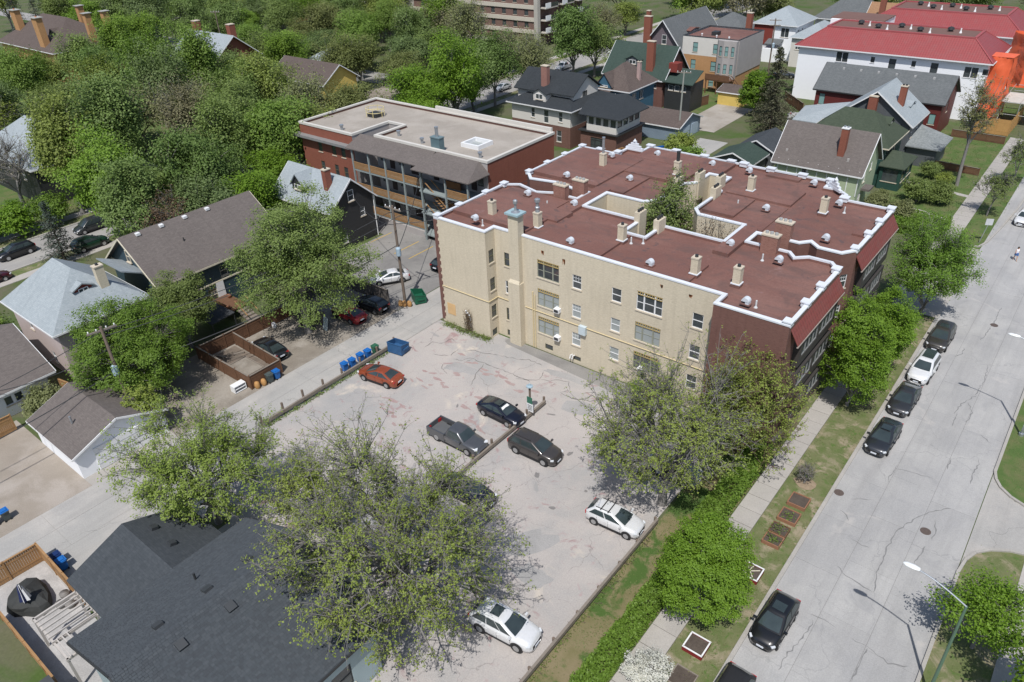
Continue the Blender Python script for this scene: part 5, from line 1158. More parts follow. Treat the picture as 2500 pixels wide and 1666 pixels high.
    w_ = MB(); w_.tube([(0, -.115, 0), (0, .115, 0)], [r*.62, r*.62], 14); P['rim'] = w_.mesh('rim', [rimM])
    w_ = MB(); w_.tube([(0, -.02, 0), (0, .02, 0)], [r*1.17, r*1.17], 18); P['arch'] = w_.mesh('wheel_arch', [blackpl])
    CAR[kind] = P; return P
def car(label, x, y, head, colr, kind, cname, roofc=None, sunroof=False, cat=None, group=None, metal=.25, rack=False, plate=True):
    """head: direction the bonnet points, degrees"""
    P = car_meshes(kind); K = KIND[kind]; nm = {'suv': 'parked_suv', 'van': 'parked_minivan', 'pickup': 'pickup_truck'}.get(kind, 'parked_car')
    c = thing(nm, label, cat or {'suv': 'suv', 'van': 'minivan', 'pickup': 'pickup truck'}.get(kind, 'car'), (x, y, .02), R(head), group)
    c.rotation_euler = (0, 0, R(head)); ORG[c] = (0, 0, 0)
    pm = paint('car_paint_'+cname, colr, metal)
    link_mesh('body', P['body'], c, mat=pm); cb_ = link_mesh('cabin', P['cabin'], c, mat=roofc or pm)
    link_mesh('windshield', P['windshield'], c); link_mesh('rear_window', P['rear_window'], c)
    for s in P['sides']: link_mesh('side_window', s, c)
    hw = K['st'][len(K['st'])//2][2]
    for wx in (K['wb'], -K['wb']):
        for s in (-1, 1):
            t_ = link_mesh('wheel', P['tyre'], c, (wx, s*(hw-.08), K['r'])); link_mesh('rim', P['rim'], t_); link_mesh('wheel_arch', P['arch'], c, (wx, s*(hw-.018), K['r']+.02))
    L = K['L']/2; zf = K['st'][-3][1] if kind != 'van' else K['st'][-2][1]; zr = K['st'][2][1] if kind != 'pickup' else 1.0
    for s in (-1, 1):
        MB().obox((L-.26, s*hw*.70, zf-.07), .13, .17, .05, s*R(-34)).build('headlight', lampW, c)
        MB().obox((-L+.10, s*hw*.70, zr-.17), .06, .16, .075 if kind in ('sedan',) else .15).build('tail_light', lampR, c)
        MB().obox((K['cab'][2]-.32, s*(hw+.09), K['cab'][0]+.06), .07, .11, .07).build('side_mirror', pm, c)
    MB().obox((L-.05, 0, .52), .05, hw*.5, .1).build('grille', blackpl, c)
    for s in (-1, 1):
        sm = MB()
        for q in ((K['cab'][2]-.35), (K['cab'][2]-1.35), (K['cab'][2]-2.25)): sm.obox((q, s*(hw+.001), .66), .008, .004, .28)
        sm.obox((0, s*(hw-.025), .30), K['wb']-K['r']-.08, .03, .07); sm.build('door_trim', blackpl, c)
        for q in (K['cab'][2]-1.25, K['cab'][2]-2.15): MB().obox((q, s*(hw+.012), .80), .09, .012, .015).build('door_handle', pm, c)
    if plate: MB().obox((-L+.0, 0, .62), .02, .25, .07).build('number_plate', plateM, c); MB().obox((L+.01, 0, .42), .02, .22, .06).build('number_plate', plateM, c)
    bz, xr, xf, rr, rf, rz, hb, hr = K['cab']
    if sunroof: MB().obox(((rr+rf)/2+.25, 0, rz+.008), .34, hr*.62, .01).build('sunroof', cglass, c)
    if sunroof == 'pano': MB().obox(((rr+rf)/2-.2, 0, rz+.006), .85, hr*.72, .01).build('glass_roof', cglass, c)
    if rack:
        for s in (-1, 1): MB().tube([(rr+.15, s*(hr-.1), rz+.05), (rf-.2, s*(hr-.1), rz+.05)], .025, 6).build('roof_rail', blackpl, c)
    if rack == 'bars':
        for q in (rr+.6, rf-.35): MB().obox((q, 0, rz+.07), .03, hr+.05, .025).build('roof_bar', blackpl, c)
    if 'bed' in K:
        b0, b1 = K['bed']; w_ = .93
        bd = MB(); bd.box(b0, b1, -w_, w_, .35, .62); bd.box(b0, b1, -w_, -w_+.12, .62, 1.12); bd.box(b0, b1, w_-.12, w_, .62, 1.12); bd.box(b0, b0+.1, -w_+.12, w_-.12, .62, 1.1); bd.box(b1-.06, b1+.03, -w_+.12, w_-.12, .62, 1.12)
        bo = bd.build('cargo_bed', pm, c); MB().box(b0+.1, b1-.06, -w_+.12, w_-.12, .621, .66).build('bed_liner', plain('grey_bed_liner', (.10, .105, .11), .7), bo)
    return c
blk, dgrey, wht = (.012, .013, .015), (.05, .052, .056), (.72, .73, .74)
LOT, STR, WST = 'cars in the parking lot', 'cars parked along the kerb', 'cars on the west street'
car('faded copper orange sedan parked nose to the timber rail', -47.3, 37.0, 188, (.28, .062, .025), 'sedan', 'copper', group=LOT)
c = car('navy black sedan with white sunshade behind the lot sign rail', -34.4, 39.4, -1, (.008, .010, .022), 'sedan', 'navy', sunroof=True, group=LOT)
MB().poly([(.72, -.5, 1.12), (.72, .5, 1.12), (.36, .4, 1.36), (.36, -.4, 1.36)]).build('sunshade', white, c)
car('grey pickup truck with open empty bed in the lot', -35.1, 34.5, 1, (.11, .115, .125), 'pickup', 'pewter', metal=.5, group=LOT)
car('dark bronze grey suv parked right of the timber rail', -29.0, 37.2, 2, (.055, .05, .048), 'suv', 'bronze', rack=True, group=LOT)
car('white hatchback with roof bars near the right-hand rail', -19.6, 34.4, 4, wht, 'hatch', 'white', rack='bars', group=LOT)
car('white suv with sunroof below the budding elm', -20.3, 22.5, 6, wht, 'suv', 'white', sunroof=True, group=LOT)
car('dark blue car mostly hidden under the budding elm', -30.2, 30.2, 3, (.01, .014, .03), 'sedan', 'midnight', group=LOT)
car('silver blue car hidden beneath the twin elms by the lot edge', -18.9, 41.6, 4, (.42, .47, .52), 'suv', 'silverblue', group=LOT)
car('white coupe-like sedan in the rear parking beside the power pole', -61.4, 51.6, -124, wht, 'sedan', 'white', group=LOT)
car('bright red sedan backed to the dark board fence', -58.9, 43.1, 178, (.25, .008, .014), 'sedan', 'red', group=LOT)
car('black compact suv next to the red sedan', -58.3, 46.0, 180, blk, 'hatch', 'black', group=LOT)
car('dark car half hidden by the buff brick corner', -58.6, 58.4, 92, blk, 'hatch', 'black', group=LOT)
car('black sedan beside the brown fenced garden bed', -60.1, 33.7, 176, blk, 'sedan', 'black', group=LOT)
car('dark brown-grey compact suv, farthest of the kerbside row', -6.9, 73.7, -91, (.045, .042, .038), 'suv', 'umber', sunroof=True, group=STR)
car('white suv with black glass roof parked at the kerb', -6.85, 67.2, -92, wht, 'suv', 'white', sunroof='pano', group=STR)
car('charcoal sedan just in front of the white kerbside suv', -6.95, 61.4, -91, dgrey, 'sedan', 'charcoal', group=STR, metal=.5)
car('charcoal sedan with sunroof, nearest of the four-car kerbside row', -6.9, 55.1, -92, (.04, .044, .052), 'sedan', 'graphite', sunroof=True, group=STR, metal=.5)
car('black hatchback parked alone by the two white-edged planters', -7.05, 32.9, -91, blk, 'hatch', 'black', sunroof=True, group=STR)
car('black car with dark glass roof at the bottom picture edge', -7.15, 26.0, -91, (.02, .018, .02), 'suv', 'jet', roofc=blackpl, group=STR)
car('white car cut off by the right picture edge', -5.4, 110.0, -93, wht, 'hatch', 'white', group=STR)
car('black suv on the left-hand street', -107.8, 28.4, -89, blk, 'suv', 'black', group=WST, rack=True)
car('dark grey minivan on the left-hand street', -107.8, 38.5, -90, (.035, .04, .042), 'van', 'slate', group=WST)
car('dark green suv behind the small spruce', -101.8, 35.4, 90, (.012, .045, .028), 'suv', 'green', group=WST, rack=True)
car('dark red car in tree shade behind the blue-grey hip roof', -101.9, 23.0, 90, (.06, .006, .01), 'sedan', 'wine', group=WST)
car('white pickup parked on the far stretch of the west street', -106.0, 150.5, -88, wht, 'pickup', 'white', group=WST)
car('white suv beyond the green roofed house', -104.5, 170.5, -88, wht, 'suv', 'white', group=WST)
car('silver car among trees past the brick walk-up', -106.3, 128.0, -90, (.5, .52, .55), 'sedan', 'silver', group=WST)
car('white pickup behind the grey gabled house', -44.5, 138.6, 5, wht, 'pickup', 'white')
car('dark car by the board fence near the tan apartment house', -59.6, 167.5, 30, (.03, .04, .06), 'sedan', 'dusk')

# ================================================================ fences, bins, poles
def fence(label, pts, h_, mt, name='board_fence', step=2.4, group=None, cap=True, bw=.145):
    t = thing(name, label, 'fence', (pts[0][0], pts[0][1], 0), group=group)
    for i in range(len(pts)-1):
        a, b = Vector((*pts[i], 0)), Vector((*pts[i+1], 0)); L = (b-a).length; n = max(1, round(L/step)); d_ = (b-a)/L; ang = math.atan2(d_.y, d_.x)
        for k in range(n):
            s0, s1 = a+d_*(L*k/n), a+d_*(L*(k+1)/n); md = (s0+s1)/2
            pn = MB(); q = 0; w_ = (s1-s0).length; nb = max(2, int(w_/bw))
            for j in range(nb):
                cc = s0+d_*(w_*(j+.5)/nb); pn.obox((cc.x, cc.y, h_/2+.02), w_/nb/2-.006, .012+.004*(j % 2), h_/2-.02, ang)
            pn.obox((md.x, md.y, h_*.25), w_/2-.05, .03, .05, ang); pn.obox((md.x, md.y, h_*.8), w_/2-.05, .03, .05, ang)
            p_ = pn.build('fence_panel', mt, t)
            if cap: MB().obox((md.x, md.y, h_+.03), w_/2, .07, .025, ang).build('cap_rail', wood if mt is not cedar else cedar, p_)
        for k in range(n+(i == len(pts)-2)):
            s0 = a+d_*(L*k/n); MB().obox((s0.x, s0.y, h_/2+.05), .06, .06, h_/2+.06, ang).build('post', mt, t)
    return t
greyboard = plain('grey_board', (.11, .10, .095), .85, .3, 3)
fence('brown stained fence enclosing the raised garden bed beside the lane', [(-65.2, 28.7), (-56.2, 28.7), (-56.2, 32.2), (-64.4, 32.5)], 1.5, brownwood)
fence('brown board fence behind the black sedan', [(-64.8, 28.9), (-64.5, 39.6)], 1.6, brownwood)
fence('dark weathered fence behind the red sedan', [(-65.8, 40.2), (-65.6, 47.6), (-57.4, 47.7)], 1.8, greyboard)
fence('short weathered fence beside the elm trunk', [(-64.5, 39.7), (-59.5, 40.4)], 1.7, greyboard)
fence('cedar fence round the lower left patio', [(-44.3, 7.0), (-50.6, 7.1), (-50.8, .5)], 1.7, cedar)
fence('long cedar fence at the lower left corner', [(-47.5, 3.1), (-38.6, 3.1)], 1.5, cedar)
fence('cedar fence between white garage and bungalow', [(-70.5, 17.6), (-65.2, 18.6)], 1.7, cedar)
fence('cedar fence at the left picture edge', [(-68.6, 3), (-68.4, 12.4)], 1.7, cedar)
fence('new tan plywood hoarding below the orange sheeting', [(-19.0, 147.2), (-13.5, 147.2), (-13.3, 158)], 2.6, plain('tan_plywood', (.42, .24, .085), .8, .25, .6), 'hoarding', 1.8, cap=False, bw=1.2)
fence('low cedar fence across the front lawn', [(-21, 142.5), (-13.2, 142.3)], 1.2, brownwood)
fence('low brown fence on the lawn by the weathered porch', [(-19.5, 125.2), (-13.5, 124.8)], 1.1, brownwood)
fence('brown board fence between yellow garage and white building', [(-64, 140), (-66, 133)], 1.8, brownwood)
fence('brown fence in front of the white wall', [(-46.5, 143.2), (-52.5, 150)], 1.8, brownwood)
fence('dark fence behind the brick walk-up gravel lot', [(-117, 100), (-104, 100)], 2.0, greyboard)
bed = thing('raised_garden_bed', 'timber edged raised garden bed inside the brown fence', 'garden bed', (-59.6, 30.5, 0))
f = MB(); 
for q in ((-61.2, -58.0, 29.4, 29.5), (-61.2, -58.0, 31.4, 31.5), (-61.2, -61.1, 29.5, 31.4), (-58.1, -58.0, 29.5, 31.4)): f.box(*q, 0, .4)
f.build('frame', wood, bed); MB().poly([(-61.1, 29.5, .33), (-58.1, 29.5, .33), (-58.1, 31.4, .33), (-61.1, 31.4, .33)]).build('soil', dirtm, bed)
darksoil = ground('planter_soil', (.075, .06, .05), (.11, .09, .075), None, 1.5, fine=12, bmp=.6)
def planter(label, x0, x1, y0, y1, fm, h_=.3, rim=None):
    t = thing('raised_planter', label, 'planter', ((x0+x1)/2, (y0+y1)/2, 0)); w_ = .07
    for q in ((x0, x1, y0, y0+w_), (x0, x1, y1-w_, y1), (x0, x0+w_, y0+w_, y1-w_), (x1-w_, x1, y0+w_, y1-w_)):
        o = MB().box(*q, 0, h_).build('board', fm, t)
        if rim: MB().box(q[0]-.01, q[1]+.01, q[2]-.01, q[3]+.01, h_+.003, h_+.04).build('edge', rim, o)
    MB().box(x0+w_, x1-w_, y0+w_, y1-w_, 0, h_-.07).build('soil', darksoil, t); return t
orw = plain('orange_stained_wood', (.27, .135, .08), .75, .2, 3); redp = plain('dark_red_board', (.20, .02, .025), .6)
planter('orange timber planter with bare soil, nearest the twiggy shrub', -10.45, -9.1, 43.7, 45.05, orw)
planter('orange timber planter with a few sprouts, second of the row', -10.45, -9.1, 41.8, 43.1, orw)
pl3 = planter('planted timber bed with leafy seedlings, farther half', -10.45, -9.2, 40.2, 41.3, brownwood); pl4 = planter('planted timber bed with leafy seedlings and white ball', -10.45, -9.2, 39.05, 40.15, orw)
p5 = planter('dark red planter with white edge and trellis, by the round maple', -10.45, -9.2, 35.3, 36.6, redp, .35, white)
for a_, b_ in (((-10.3, 35.6), (-9.4, 36.3)), ((-10.2, 36.2), (-9.6, 35.5)), ((-10.1, 35.5), (-9.9, 36.4))): MB().beam((*a_, .36), (*b_, .36), .03, .02).build('trellis_lath', cream, p5)
planter('dark red planter with white edge and bare soil beside the black hatchback', -10.85, -9.55, 28.0, 29.3, redp, .35, white)
planter('flush dark soil bed at the bottom of the boulevard', -10.6, -9.2, 25.6, 27.0, wood, .08)
# timber parking rails: posts and beams
def rail(label, x, y0, y1, zs=.42, post=1.0, step=2.45, lean=.02):
    t = thing('timber_parking_rail', label, 'parking rail', (x, y0, 0)); n = max(1, round((y1-y0)/step)); rn = random.Random(int(y1*10))
    for k in range(n+1):
        y = y0+(y1-y0)*k/n; MB().tube([(x, y, -.05), (x+rn.uniform(-.04, .04), y+rn.uniform(-.04, .04), post+rn.uniform(-.1, .1))], .11, 8).build('post', polewood, t)
    for k in range(n):
        a_, b_ = y0+(y1-y0)*k/n, y0+(y1-y0)*(k+1)/n; MB().beam((x+.16, a_, zs), (x+.16, b_-.02, zs+rn.uniform(-.04, .04)), .09, .16).build('beam', wood, t)
    return t
rail('grey timber rail on posts between lane and lot', -50.65, 25.9, 42.0, .4, 1.15)
rail('timber rail dividing the lot, ending at the lot sign', -32.45, 26.0, 43.0, .35, .85)
rail('thin timber rail along the right side of the lot', -17.3, 8.5, 36.2, .5, .6)
# wheelie bins, dumpsters, bags
binb = plain('blue_bin_plastic', (.015, .13, .42), .45, .1); bing = plain('grey_green_bin_plastic', (.07, .09, .09), .5, .1); bind = plain('green_bin_plastic', (.03, .12, .07), .5)
def wheelie(label, x, y, mt, rz=0, group=None, lid=None):
    t = thing('wheelie_bin', label, 'bin', (x, y, 0), 0, group); o = ORG[t]; b = MB(); A, B = .22, .29
    def Q(s, z): return [(x-s, y-s, z), (x+s, y-s, z), (x+s, y+s, z), (x-s, y+s, z)]
    q0, q1 = Q(A, .08), Q(B, .92)
    for k in range(4): j = (k+1) % 4; b.poly([q0[k], q0[j], q1[j], q1[k]])
    b.poly(q0[::-1]); b.build('body', mt, t)
    l = MB(); l.box(x-B-.03, x+B+.03, y-B-.03, y+B+.03, .925, .97); l.box(x-B*.7, x+B*.7, y-B*.7, y+B*.7, .97, 1.03); l.build('lid', lid or mt, t)
    for s in (-.2, .2): MB().tube([(x+.2, y+s-.04, .1), (x+.2, y+s+.04, .1)], .1, 10).build('wheel', tyreM, t)
    MB().tube([(x+.33, y-.22, .9), (x+.33, y+.22, .9)], .025, 6).build('handle', mt, t)
    return t
LB = 'blue bins along the timber rail'
for k, (x, y) in enumerate(((-51.35, 36.0), (-51.25, 36.9), (-51.3, 38.0), (-51.2, 38.9))):
    wheelie(('blue bin nearest the copper sedan on the lane side of the rail', 'second blue bin from the copper sedan', 'third blue bin of the row by the rail', 'blue bin next to the green lidded bin')[k], x, y, binb, group=LB)
wheelie('green bin between the blue bins and the blue dumpster', -51.2, 39.9, bind)
wheelie('grey bin against the brown fence', -55.8, 30.5, bing); wheelie('bright blue bin against the brown fence', -55.75, 31.25, binb)
wheelie('blue lidded bin at the left edge of the gravel drive', -57.2, 7.2, bing, lid=binb); wheelie('second blue lidded bin cut by the left picture edge', -57.3, 6.4, bing, lid=binb)
wheelie('dark blue bin in the shadow of the patio fence', -49.4, 7.65, plain('dark_blue_plastic', (.01, .03, .12), .5)); wheelie('bright blue bin in the shadow of the patio fence', -48.6, 7.65, binb)
wheelie('blue bin beside the blue-grey double garage', -57.0, 113.2, binb); wheelie('grey bin beside the blue-grey double garage', -57.9, 113.4, bing)
def dumpster(label, x, y, rz, mt, w_=1.75, d_=1.3, h_=1.25, openlid=False):
    t = thing('dumpster', label, 'dumpster', (x, y, 0), R(rz)); t.rotation_euler = (0, 0, R(rz)); ORG[t] = (0, 0, 0); a, b = w_/2, d_/2; m_ = MB()
    P = [(-b, .12), (b, .12), (b, h_*.78), (-b, h_)]
    for s in (-a, a): m_.poly([(s, p, z) for p, z in (P if s > 0 else P[::-1])])
    m_.poly([(-a, -b, .12), (a, -b, .12), (a, -b, h_), (-a, -b, h_)]); m_.poly([(a, b, .12), (-a, b, .12), (-a, b, h_*.78), (a, b, h_*.78)]); m_.poly([(-a, -b, .12), (-a, b, .12), (a, b, .12), (a, -b, .12)])
    i = .05
    m_.poly([(-a+i, -b+i, .5), (a-i, -b+i, .5), (a-i, b-i, .5), (-a+i, b-i, .5)])
    for q in (((-a+i, b-i), (a-i, b-i)), ((a-i, -b+i), (-a+i, -b+i)), ((a-i, b-i), (a-i, -b+i)), ((-a+i, -b+i), (-a+i, b-i))):
        z = lambda y: h_*.78 if y > 0 else h_
        (xa, ya), (xb, yb) = q; m_.poly([(xa, ya, .5), (xb, yb, .5), (xb, yb, z(yb)-.01), (xa, ya, z(ya)-.01)])
    m_.build('body', mt, t)
    r = MB()
    for s in (-a, a): r.beam((s, -b, h_), (s, b, h_*.78), .04, .04)
    r.beam((-a, -b, h_), (a, -b, h_), .04, .04); r.beam((-a, b, h_*.78), (a, b, h_*.78), .04, .04); r.build('rim', mt, t)
    for s in (-a-.08, a+.08): MB().box(s-.05, s+.05, -b*.6, b*.6, h_*.45, h_*.58).build('lift_sleeve', mt, t)
    if openlid: MB().obox((0, -b-.12, h_+.25), a, .03, .42, 0, 0, ('X', R(20))).build('lid', mt, t)
    return t
dumpster('open blue steel dumpster at the lot corner', -49.5, 41.5, 8, plain('worn_blue_steel', (.03, .10, .23), .55, .35, 2.5)); dumpster('dark green dumpster with sloping top beside the power pole', -55.2, 50.2, -30, plain('green_steel', (.012, .10, .055), .45, .25, 2), openlid=False)
bagM = plain('brown_paper_bag', (.42, .23, .085), .85, .25, 5)
def bag(label, x, y, s=.3, mt=None, g=None):
    b = MB(); rn = random.Random(int(x*91+y*57)); n = 9
    prof = [(.75, 0), (1.0, .18), (1.05, .5), (.95, .8), (.7, .95), (.3, 1.02)]; b.v = []
    for r_, z in prof:
        for j in range(n): a = 2*math.pi*j/n; k = s*r_*(1+rn.uniform(-.13, .13)); b.v.append((x+k*math.cos(a), y+k*math.sin(a)*.8, z*s*2.3))
    for i in range(len(prof)-1):
        for j in range(n): b.f.append([i*n+j, i*n+(j+1) % n, (i+1)*n+(j+1) % n, (i+1)*n+j]); b.m.append(0)
    b.f.append([(len(prof)-1)*n+j for j in range(n)]); b.m.append(0)
    return tag(b.build('yard_waste_bag', mt or bagM, None, True, (x, y, 0)), label, 'bag', g)
for k, (x, y) in enumerate(((-56.1, 48.2), (-55.7, 48.4), (-55.2, 48.7))): bag(('brown yard waste bag left of the power pole foot', 'brown yard waste bag in the middle at the pole foot', 'brown yard waste bag right at the pole foot')[k], x, y, .3, g='bags at the pole')
bag('paper bag against the brown fence corner', -56.0, 29.2, .3, g='bags by the fence'); bag('paper bag next to the grey bin', -55.9, 29.85, .3, g='bags by the fence')
sh_ = thing('white_shelf_unit', 'discarded white shelf unit lying beside the lane', 'shelf', (-57.1, 27.9, 0))
s = MB(); s.box(-57.5, -56.8, 27.3, 27.36, .05, .75); s.box(-57.5, -56.8, 28.5, 28.56, .05, .75)
for z in (.05, .38, .7): s.box(-57.5, -56.8, 27.36, 28.5, z, z+.05)
s.build('shelf', white, sh_); MB().box(-57.55, -57.5, 27.3, 28.56, .05, .75).build('back_panel', cream, sh_)
tag(MB().obox((-59.0, 40.0, .75), .4, .04, .75, R(-10), 0, ('X', R(-12))).build('discarded_cabinet_door', plain('pale_blue_board', (.42, .50, .52), .6), None, False, (-59, 40, 0)), 'pale blue board leaning by the big elm trunk', 'board')
bag('black garbage bag in the fence corner by the elm', -61.6, 39.2, .5, plain('black_plastic_bag', (.02, .02, .022), .35)); bag('white sack standing by the brown fence', -64.0, 37.0, .28, plain('white_sack', (.65, .65, .66), .7))
for k, (x, y, a) in enumerate(((-63.4, 30.2, 20), (-62.6, 31.6, 70), (-58.6, 29.3, 5))): tag(MB().beam((x-.7*math.cos(R(a)), y-.5*math.sin(R(a)), .12), (x+.7*math.cos(R(a)), y+.5*math.sin(R(a)), .12), .1, .1).build('timber_offcut', wood, None, False, (x, y, 0)), ('timber offcut near the gate end of the garden enclosure', 'timber offcut beside the far fence of the garden enclosure', 'timber offcut beside the raised bed')[k], 'timber')
for k, (x, y) in enumerate(((-69.6, 35.4), (-71.8, 37.0), (-66.2, 38.2))): tag(MB().lathe((x, y, 1.2 if k < 2 else 0), [(.16, 0), (.22, .3), (.24, .4), (.2, .41), (.17, .3)], 10).build('flower_pot', plain('terracotta_pot', (.34, .16, .09), .8), None, True, (x, y, 0)), ('clay pot on the deck corner', 'clay pot beside the back door', 'clay pot on the ground by the deck steps')[k], 'pot')
# utility poles
def pole(label, x, y, h_, lean=(0, 0), arms=1, trafo=0, armdir=0, col_=None):
    t = thing('utility_pole', label, 'utility pole', (x, y, 0)); top = (x+lean[0], y+lean[1], h_)
    MB().tube([(x, y, -.1), top], [.17, .12], 10).build('pole', col_ or polewood, t)
    ca, sa = math.cos(armdir), math.sin(armdir)
    for k in range(arms):
        z = h_-.35-k*1.0; a_ = MB().beam((top[0]-1.2*ca, top[1]-1.2*sa, z), (top[0]+1.2*ca, top[1]+1.2*sa, z), .06, .07).build('crossarm', wood, t)
        for s in (-1.05, -.4, .4, 1.05): MB().lathe((top[0]+s*ca, top[1]+s*sa, z+.07), [(.03, 0), (.06, .06), (.06, .16), (.03, .2)], 8).build('insulator', white, a_)
    for k in range(trafo):
        MB().lathe((top[0]+.35, top[1]-.25*(1-2*k), h_*.52), [(.26, 0), (.28, .05), (.28, .85), (.2, .95), (.05, 1.0)], 12).build('transformer', plain('pale_blue_tank', (.32, .42, .5), .45, .08), t)
    return top
t1 = pole('tall power pole rising between dumpster and white sedan', -56.1, 48.9, 11.6, (-.2, .1), 1, 1, 0); t2 = pole('leaning wooden power pole in front of the round leafy tree', -60.4, 19.4, 9.6, (-1.0, .4), 1, 1, R(80))
pole('slim green-grey pole behind the walk-up', -68.9, 85.8, 9.0, (0, 0), 2, 0, R(0)); pole('H-frame like pole right of the walk-up corner', -52.2, 70.0, 9.6, (0, 0), 2, 0, R(0)); t3 = pole('pale grey pole behind the blue-grey garage', -58.4, 117.2, 11.5, (0, .2), 1, 0, R(20), plain('silvered_wood', (.28, .29, .26), .8)); pole('pole in the service yard beside the tan apartment house', -62.6, 166, 12, (0, 0), 2, 1, R(20)); pole('distant pole among trees top left', -186, 112, 13, (0, 0), 1, 1, R(30))
def wire(label, a_, b_, sag=.8, r=.036):
    P = [tuple(a_[q]*(1-u)+b_[q]*u-(sag*4*u*(1-u) if q == 2 else 0) for q in range(3)) for u in np.linspace(0, 1, 13)]
    o = MB().tube(P, r, 4).build('overhead_wire', dkmetal, None, False, P[0]); return tag(o, label, 'wire', 'overhead wires')
wire('thick cable sagging along the lane between the two power poles', (t1[0]-.1, t1[1], 7.0), (t2[0], t2[1], 5.2), .9, .05)
wire('upper wire along the lane between the two power poles', (t1[0]-.8, t1[1], 10.6), (t2[0]-.5, t2[1], 8.9), .9); wire('second upper wire along the lane between the two power poles', (t1[0]+.8, t1[1], 10.6), (t2[0]+.5, t2[1], 8.9), 1.0)
wire('cable running off from the leaning pole over the white garage roof', (t2[0], t2[1], 5.2), (-60.5, -6, 5.0), .8, .05); wire('wire running off from the leaning pole to the lower left', (t2[0]-.5, t2[1], 8.9), (-61, -6, 8.8), .8)
wire('wire from the tall pole towards the frame pole', (t1[0]+.8, t1[1], 10.6), (-52.2, 70.0, 9.0), .7); wire('second wire from the tall pole past the walk-up', (t1[0]-.8, t1[1], 10.6), (-53.0, 70, 9.0), .7)
wire('service drop from the tall pole to the buff block', (t1[0]+.2, t1[1], 9.6), (-49.9, 57.5, 10.4), .5); wire('service drop from the tall pole to the black gable house', (t1[0]-.2, t1[1], 9.4), (-72.6, 57.0, 6.2), .9)
wire('service drop from the leaning pole to the dark blue house', (t2[0], t2[1], 7.6), (-72.9, 34.0, 5.4), .7); wire('service drop from the leaning pole to the bungalow', (t2[0], t2[1], 7.4), (-71.0, 12.0, 3.2), .6)
wire('low cable running from the tall pole towards the walk-up porches', (t1[0], t1[1], 6.6), (-66.0, 62.6, 8.8), .6)
# street lamps
lampg = plain('green_lamp_post', (.10, .17, .12), .5, .1); lamph = plain('lamp_head_white', (.72, .74, .74), .4, .04)
def lamp(label, x, y, h_=7.75, dirx=-1, dy=.3, pm=None, reach=2.6):
    t = thing('street_lamp', label, 'street lamp', (x, y, 0)); MB().tube([(x, y, 0), (x, y, .25)], .2, 10).build('base', grmetal, t)
    MB().tube([(x, y, .25), (x, y, h_)], [.1, .07], 10).build('post', pm or lampg, t)
    MB().tube([(x+dirx*reach*u, y+dy*u, h_+.75*math.sin(u*1.5)) for u in np.linspace(0, 1, 8)], .045, 8).build('arm', grmetal, t)
    hx, hy, hz = x+dirx*(reach+.3), y+dy*1.1, h_+.76; q = MB(); n = 10
    prof = [(-.42, .06), (-.38, .13), (-.1, .19), (.25, .17), (.42, .09), (.45, .03)]; q.v = []
    for px_, r_ in prof:
        for j in range(n): a = 2*math.pi*j/n; q.v.append((hx-dirx*px_*-1, hy+r_*math.cos(a), hz+r_*.55*math.sin(a)))
    for i in range(len(prof)-1):
        for j in range(n): q.f.append([i*n+j, i*n+(j+1) % n, (i+1)*n+(j+1) % n, (i+1)*n+j]); q.m.append(0)
    q.f.append(list(range(n))); q.m.append(0); q.f.append([(len(prof)-1)*n+j for j in range(n)]); q.m.append(0)
    q.build('lamp_head', lamph, t, True); return t
lamp('green street lamp post at the bottom right with white head over the road', 1.7, 33.8); lamp('street lamp whose white head enters at the right picture edge', 1.83, 62.5, pm=grmetal)
lamp('grey street lamp among trees behind the walk-up', -102.0, 96.5, 9, -1, 0, grmetal); lamp('slim lamp post in front of bright trees behind the walk-up', -100.5, 112.5, 9, -1, 0, grmetal)
# signs
sg_ = thing('lot_sign_post', 'timber post with green and white notice boards and round lamp on the lot rail', 'sign', (-32.35, 40.9, 0)); MB().tube([(-32.35, 40.9, 0), (-32.35, 40.9, 3.2)], .1, 8).build('post', polewood, sg_)
MB().obox((-32.3, 40.78, 1.85), .28, .02, .35).build('green_board', plain('green_sign', (.05, .16, .11), .6), sg_); wb = MB().obox((-32.25, 40.76, 1.1), .34, .02, .42).build('white_board', white, sg_)
for k in range(4): MB().obox((-32.25, 40.735, 1.35-k*.15), .24-.04*(k % 2), .003, .025).build('print_line', blackpl, wb)
MB().lathe((-32.35, 40.9, 3.2), [(.12, 0), (.3, .05), (.3, .12), (.12, .18), (.05, .35)], 14).build('lamp_cap', plain('blue_grey_enamel', (.3, .4, .46), .4), sg_)
s2 = thing('street_sign', 'grey backed street sign on a slim pole on the boulevard', 'sign', (-8.6, 100.2, 0)); MB().tube([(-8.6, 100.2, 0), (-8.2, 100.4, 2.9)], .04, 8).build('pole', grmetal, s2); MB().obox((-8.2, 100.38, 2.8), .4, .02, .4, R(25)).build('sign_plate', plain('grey_sign_back', (.5, .52, .54), .4), s2)
s3 = thing('street_sign', 'small sign on a pole beside the left-hand street', 'sign', (-112.4, 41.6, 0)); MB().tube([(-112.4, 41.6, 0), (-112.4, 41.6, 3)], .05, 8).build('pole', grmetal, s3); MB().obox((-112.4, 41.55, 2.7), .3, .02, .3, R(25)).build('sign_plate', white, s3)
# drains
for k, (x, y, lb) in enumerate(((-1.6, 46.9, 'round iron manhole cover near the driveway apron'), (-3.3, 80.2, 'round iron manhole cover beyond the parked row'), (-7.75, 47.2, 'square iron street drain at the kerb'))):
    b = MB(); b.lathe((x, y, .0), [(.36, 0), (.36, .032), (.30, .034)], 18)
    for j in range(-3, 4): b.box(x-.24, x+.24, y+j*.08-.015, y+j*.08+.015, .03, .04)
    tag(b.build('manhole_cover', plain('rusty_iron', (.11, .085, .075), .7, .3, 6), None, False, (x, y, 0)), lb, 'manhole')
